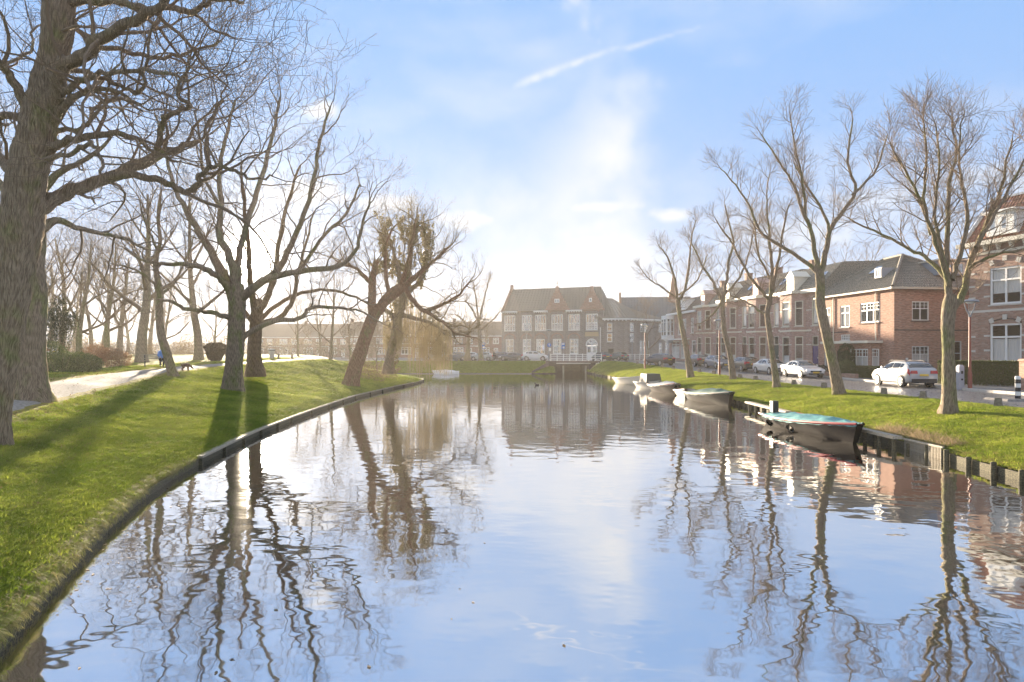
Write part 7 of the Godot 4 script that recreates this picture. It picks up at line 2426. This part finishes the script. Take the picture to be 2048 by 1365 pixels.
# leaves spread through rounded lumps [centre, radius vector]
func bush(called: String, says: String, cat: String, lumps: Array, n: int, leaf: float, c0: Color, c1: Color, sd: int, shell := 0.6, group := "") -> Node3D:
	var r := RandomNumberGenerator.new()
	r.seed = sd
	var base: Vector3 = lumps[0][0]
	base.y = lumps[0][0].y - lumps[0][1].y
	var o := thing(called, says, cat, base, 0.0, group)
	var mb := MB.new()
	for l in lumps:
		for k in 5:
			var e: Vector3 = l[0] + rdir(r) * l[1] * 0.8
			mb.rod(Vector3(l[0].x, base.y - 0.15, l[0].z) - base, e - base, 0.025, 0.008, 4)
	put("stems", mb, M.twig, o)
	var lm := MB.new()
	lm.tri(Vector3(0, -leaf, 0), Vector3(leaf * 0.5, 0, leaf * 0.15), Vector3(0, leaf, 0)); lm.tri(Vector3(0, -leaf, 0), Vector3(0, leaf, 0), Vector3(-leaf * 0.5, 0, leaf * 0.15))
	var pos := PackedVector3Array(); var siz := PackedFloat32Array(); var col := PackedColorArray()
	var vol := 0.0
	for l in lumps: vol += l[1].x * l[1].y * l[1].z
	for l in lumps:
		var m := int(n * l[1].x * l[1].y * l[1].z / vol)
		for i in m:
			var dir := rdir(r)
			var rad := lerpf(shell, 1.0, pow(r.randf(), 0.6)) * (1.0 + 0.22 * noise.get_noise_3d(dir.x * 9 + l[0].x, dir.y * 9, dir.z * 9))
			var p: Vector3 = l[0] + dir * l[1] * rad
			if p.y < base.y: continue
			pos.append(p - base); siz.append(r.randf_range(0.7, 1.4)); col.append(c0.lerp(c1, r.randf()))
	scatter("foliage", lm.mesh(), M.leaf, pos, siz, col, "", "", o, 1.2)
	return o

func on_lawn(px: float, d: float, up: float) -> Vector3:
	var x := (px - 1024.0) / FOC * d
	return Vector3(x, lawn_h(x, d) + up, -d)

func shrubs(r: RandomNumberGenerator) -> void:
	bush("evergreen_shrub", "low green evergreen shrubs beside the thick mossy trunk", "shrub", [[on_lawn(120, 38, 0.5), Vector3(1.6, 0.8, 1.2)], [on_lawn(155, 40, 0.5), Vector3(1.3, 0.75, 1.2)], [on_lawn(95, 42, 0.9), Vector3(1.2, 1.0, 1.0)], [on_lawn(175, 41, 0.4), Vector3(0.9, 0.65, 0.9)]], 26000, 0.035, Color(0.04, 0.06, 0.012), Color(0.14, 0.17, 0.035), 61)
	bush("russet_shrub", "russet brown leafed shrub glowing in the low sun", "shrub", [[on_lawn(190, 46, 0.8), Vector3(1.0, 0.85, 0.9)], [on_lawn(222, 47, 0.65), Vector3(1.1, 0.75, 0.9)], [on_lawn(245, 48, 0.5), Vector3(0.7, 0.6, 0.7)]], 13000, 0.035, Color(0.20, 0.10, 0.045), Color(0.40, 0.23, 0.12), 62, 0.3)
	bush("dark_conifer", "dark loose evergreen tree behind the shrubs", "tree", [[on_lawn(118, 48, 2.6), Vector3(1.1, 1.6, 1.0)], [on_lawn(100, 49, 3.6), Vector3(0.8, 1.0, 0.8)], [on_lawn(135, 49, 3.3), Vector3(0.8, 0.9, 0.8)], [on_lawn(120, 48, 4.5), Vector3(0.6, 0.7, 0.6)]], 9000, 0.05, Color(0.03, 0.04, 0.014), Color(0.09, 0.09, 0.03), 63, 0.1)
	bush("clipped_bush", "dark rounded clipped bush on the park lawn", "bush", [[on_lawn(430, 63, 0.75), Vector3(0.8, 0.8, 0.8)], [on_lawn(424, 63, 1.25), Vector3(0.75, 0.5, 0.75)], [on_lawn(437, 63, 1.2), Vector3(0.75, 0.55, 0.75)]], 34000, 0.045, Color(0.09, 0.07, 0.03), Color(0.2, 0.14, 0.07), 64, 0.5)
	bush("bramble_thicket", "tan thicket of twigs at the foot of the willows", "thicket", [[on_lawn(745, 61, 0.6), Vector3(1.6, 1.2, 1.3)], [on_lawn(770, 66, 0.5), Vector3(1.5, 1.2, 1.3)], [on_lawn(720, 66, 0.5), Vector3(1.6, 1.3, 1.2)]], 8000, 0.04, Color(0.17, 0.12, 0.06), Color(0.32, 0.22, 0.12), 65, 0.2)
	# hazy woodland understorey behind the park
	for q in [[150, 72], [230, 80], [320, 92], [370, 100], [60, 76]]:
		bush("park_thicket", "hazy brown undergrowth at the back of the park", "thicket", [[on_lawn(q[0], q[1], 0.7), Vector3(2.6, 1.5, 1.5)], [on_lawn(q[0] + 40, q[1] + 3, 0.6), Vector3(2.6, 1.2, 1.5)]], 5000, 0.06, Color(0.14, 0.10, 0.05), Color(0.28, 0.20, 0.11), 70 + q[0], 0.2, "undergrowth at the back of the park")
	var lumps := []
	for i in 26:
		lumps.append([Vector3(-115.0 + i * 3.4, 3.4 + r.randf(), -128.0 - i * 0.5 + r.randfn() * 2.0), Vector3(2.6, 1.9 + r.randf(), 1.6)])
	bush("distant_hedgerow", "long hazy brown hedgerow closing the park far behind", "hedgerow", lumps, 26000, 0.14, Color(0.15, 0.12, 0.06), Color(0.27, 0.21, 0.12), 90, 0.3)
	# hedge of the tall house: clipped box shape
	var a := Vector3(26.9, 1.18, -43.0)
	var b := Vector3(31.2, 1.18, -38.6)
	hedge("clipped_hedge", "long clipped green hedge in front of the tall brick house", a, b, 1.5, 0.7, 60000, 81)
	hedge("low_hedge", "low dark hedge under the bay window of the corner house", Vector3(27.4, 1.18, -54.6), Vector3(27.75, 1.18, -51.6), 0.95, 0.6, 16000, 82)
	bush("round_bush", "round clipped pale green bush in the corner house garden", "bush", [[Vector3(26.9, 1.85, -54.9), Vector3(0.72, 0.75, 0.72)]], 16000, 0.028, Color(0.06, 0.085, 0.02), Color(0.19, 0.21, 0.07), 83, 0.9)
	bush("tall_bush", "tall rounded evergreen bush beside the porch", "bush", [[Vector3(27.9, 2.2, -56.9), Vector3(0.75, 1.1, 0.75)], [Vector3(27.9, 3.1, -56.9), Vector3(0.65, 0.85, 0.65)]], 16000, 0.03, Color(0.03, 0.045, 0.012), Color(0.10, 0.125, 0.03), 84, 0.85)
	bush("dark_bush", "small dark bush between the porch and the purple door", "bush", [[Vector3(27.2, 1.6, -61.0), Vector3(0.6, 0.55, 0.6)], [Vector3(27.2, 1.6, -59.6), Vector3(0.5, 0.5, 0.5)]], 8000, 0.03, Color(0.025, 0.035, 0.012), Color(0.08, 0.09, 0.025), 85, 0.8)
	var gw := MB.new()
	gw.box(Vector3(0, 0.15, 0), Vector3(0.25, 0.4, 5.6))
	var o := put("garden_wall", gw, M.brick_brown)
	o.position = Vector3(26.5, 1.18, -55.2)
	tag(o, "low brick garden wall before the corner house", "wall")
	gw = MB.new()
	gw.box(Vector3(0, 0.75, 0), Vector3(0.5, 1.6, 0.5)); gw.frustum(Vector3(0, 1.55, 0), Vector2(0.62, 0.62), Vector2(0.5, 0.5), 0.12)
	o = put("gate_pillar", gw, M.brick_red)
	o.position = Vector3(27.35, 1.18, -36.2)
	tag(o, "red brick gate pillar at the end of the hedge", "pillar")

func hedge(called: String, says: String, a: Vector3, b: Vector3, h: float, w: float, n: int, sd: int) -> void:
	var r := RandomNumberGenerator.new()
	r.seed = sd
	var o := thing(called, says, "hedge", a)
	var u := (b - a).normalized()
	var side := u.cross(Vector3.UP)
	var L := a.distance_to(b)
	var mb := MB.new()
	for i in int(L * 9):
		var p := u * r.randf() * L + side * r.randf_range(-w, w) * 0.3
		mb.rod(p + Vector3(0, -0.1, 0), p + Vector3(r.randfn() * 0.1, h * 0.9, r.randfn() * 0.1), 0.02, 0.008, 4)
	put("stems", mb, M.twig, o)
	var lm := MB.new()
	var leaf := 0.032
	lm.tri(Vector3(0, -leaf, 0), Vector3(leaf * 0.5, 0, leaf * 0.15), Vector3(0, leaf, 0)); lm.tri(Vector3(0, -leaf, 0), Vector3(0, leaf, 0), Vector3(-leaf * 0.5, 0, leaf * 0.15))
	var pos := PackedVector3Array(); var siz := PackedFloat32Array(); var col := PackedColorArray()
	for i in n:
		var t := r.randf() * L
		var y := r.randf()
		var s := r.randf_range(-0.5, 0.5)
		# most leaves near the faces
		if r.randf() < 0.75:
			match r.randi() % 3:
				0: y = 1.0 - 0.1 * r.randf()
				1: s = -0.5 + 0.12 * r.randf()
				2: s = 0.5 - 0.12 * r.randf()
		var bump := 0.06 * noise.get_noise_2d(t * 12.0, y * 9.0 + s * 20.0)
		pos.append(u * t + side * s * w * (1.0 + bump * 2.0) + Vector3(0, h * (0.04 + 0.96 * y) + bump, 0)); siz.append(r.randf_range(0.7, 1.4))
		var k := Color(0.045, 0.065, 0.014).lerp(Color(0.15, 0.17, 0.035), r.randf())
		col.append(k.lerp(Color(0.22, 0.15, 0.06), 0.5) if r.randf() < 0.2 else k)
	scatter("foliage", lm.mesh(), M.leaf, pos, siz, col, "", "", o, 1.2)
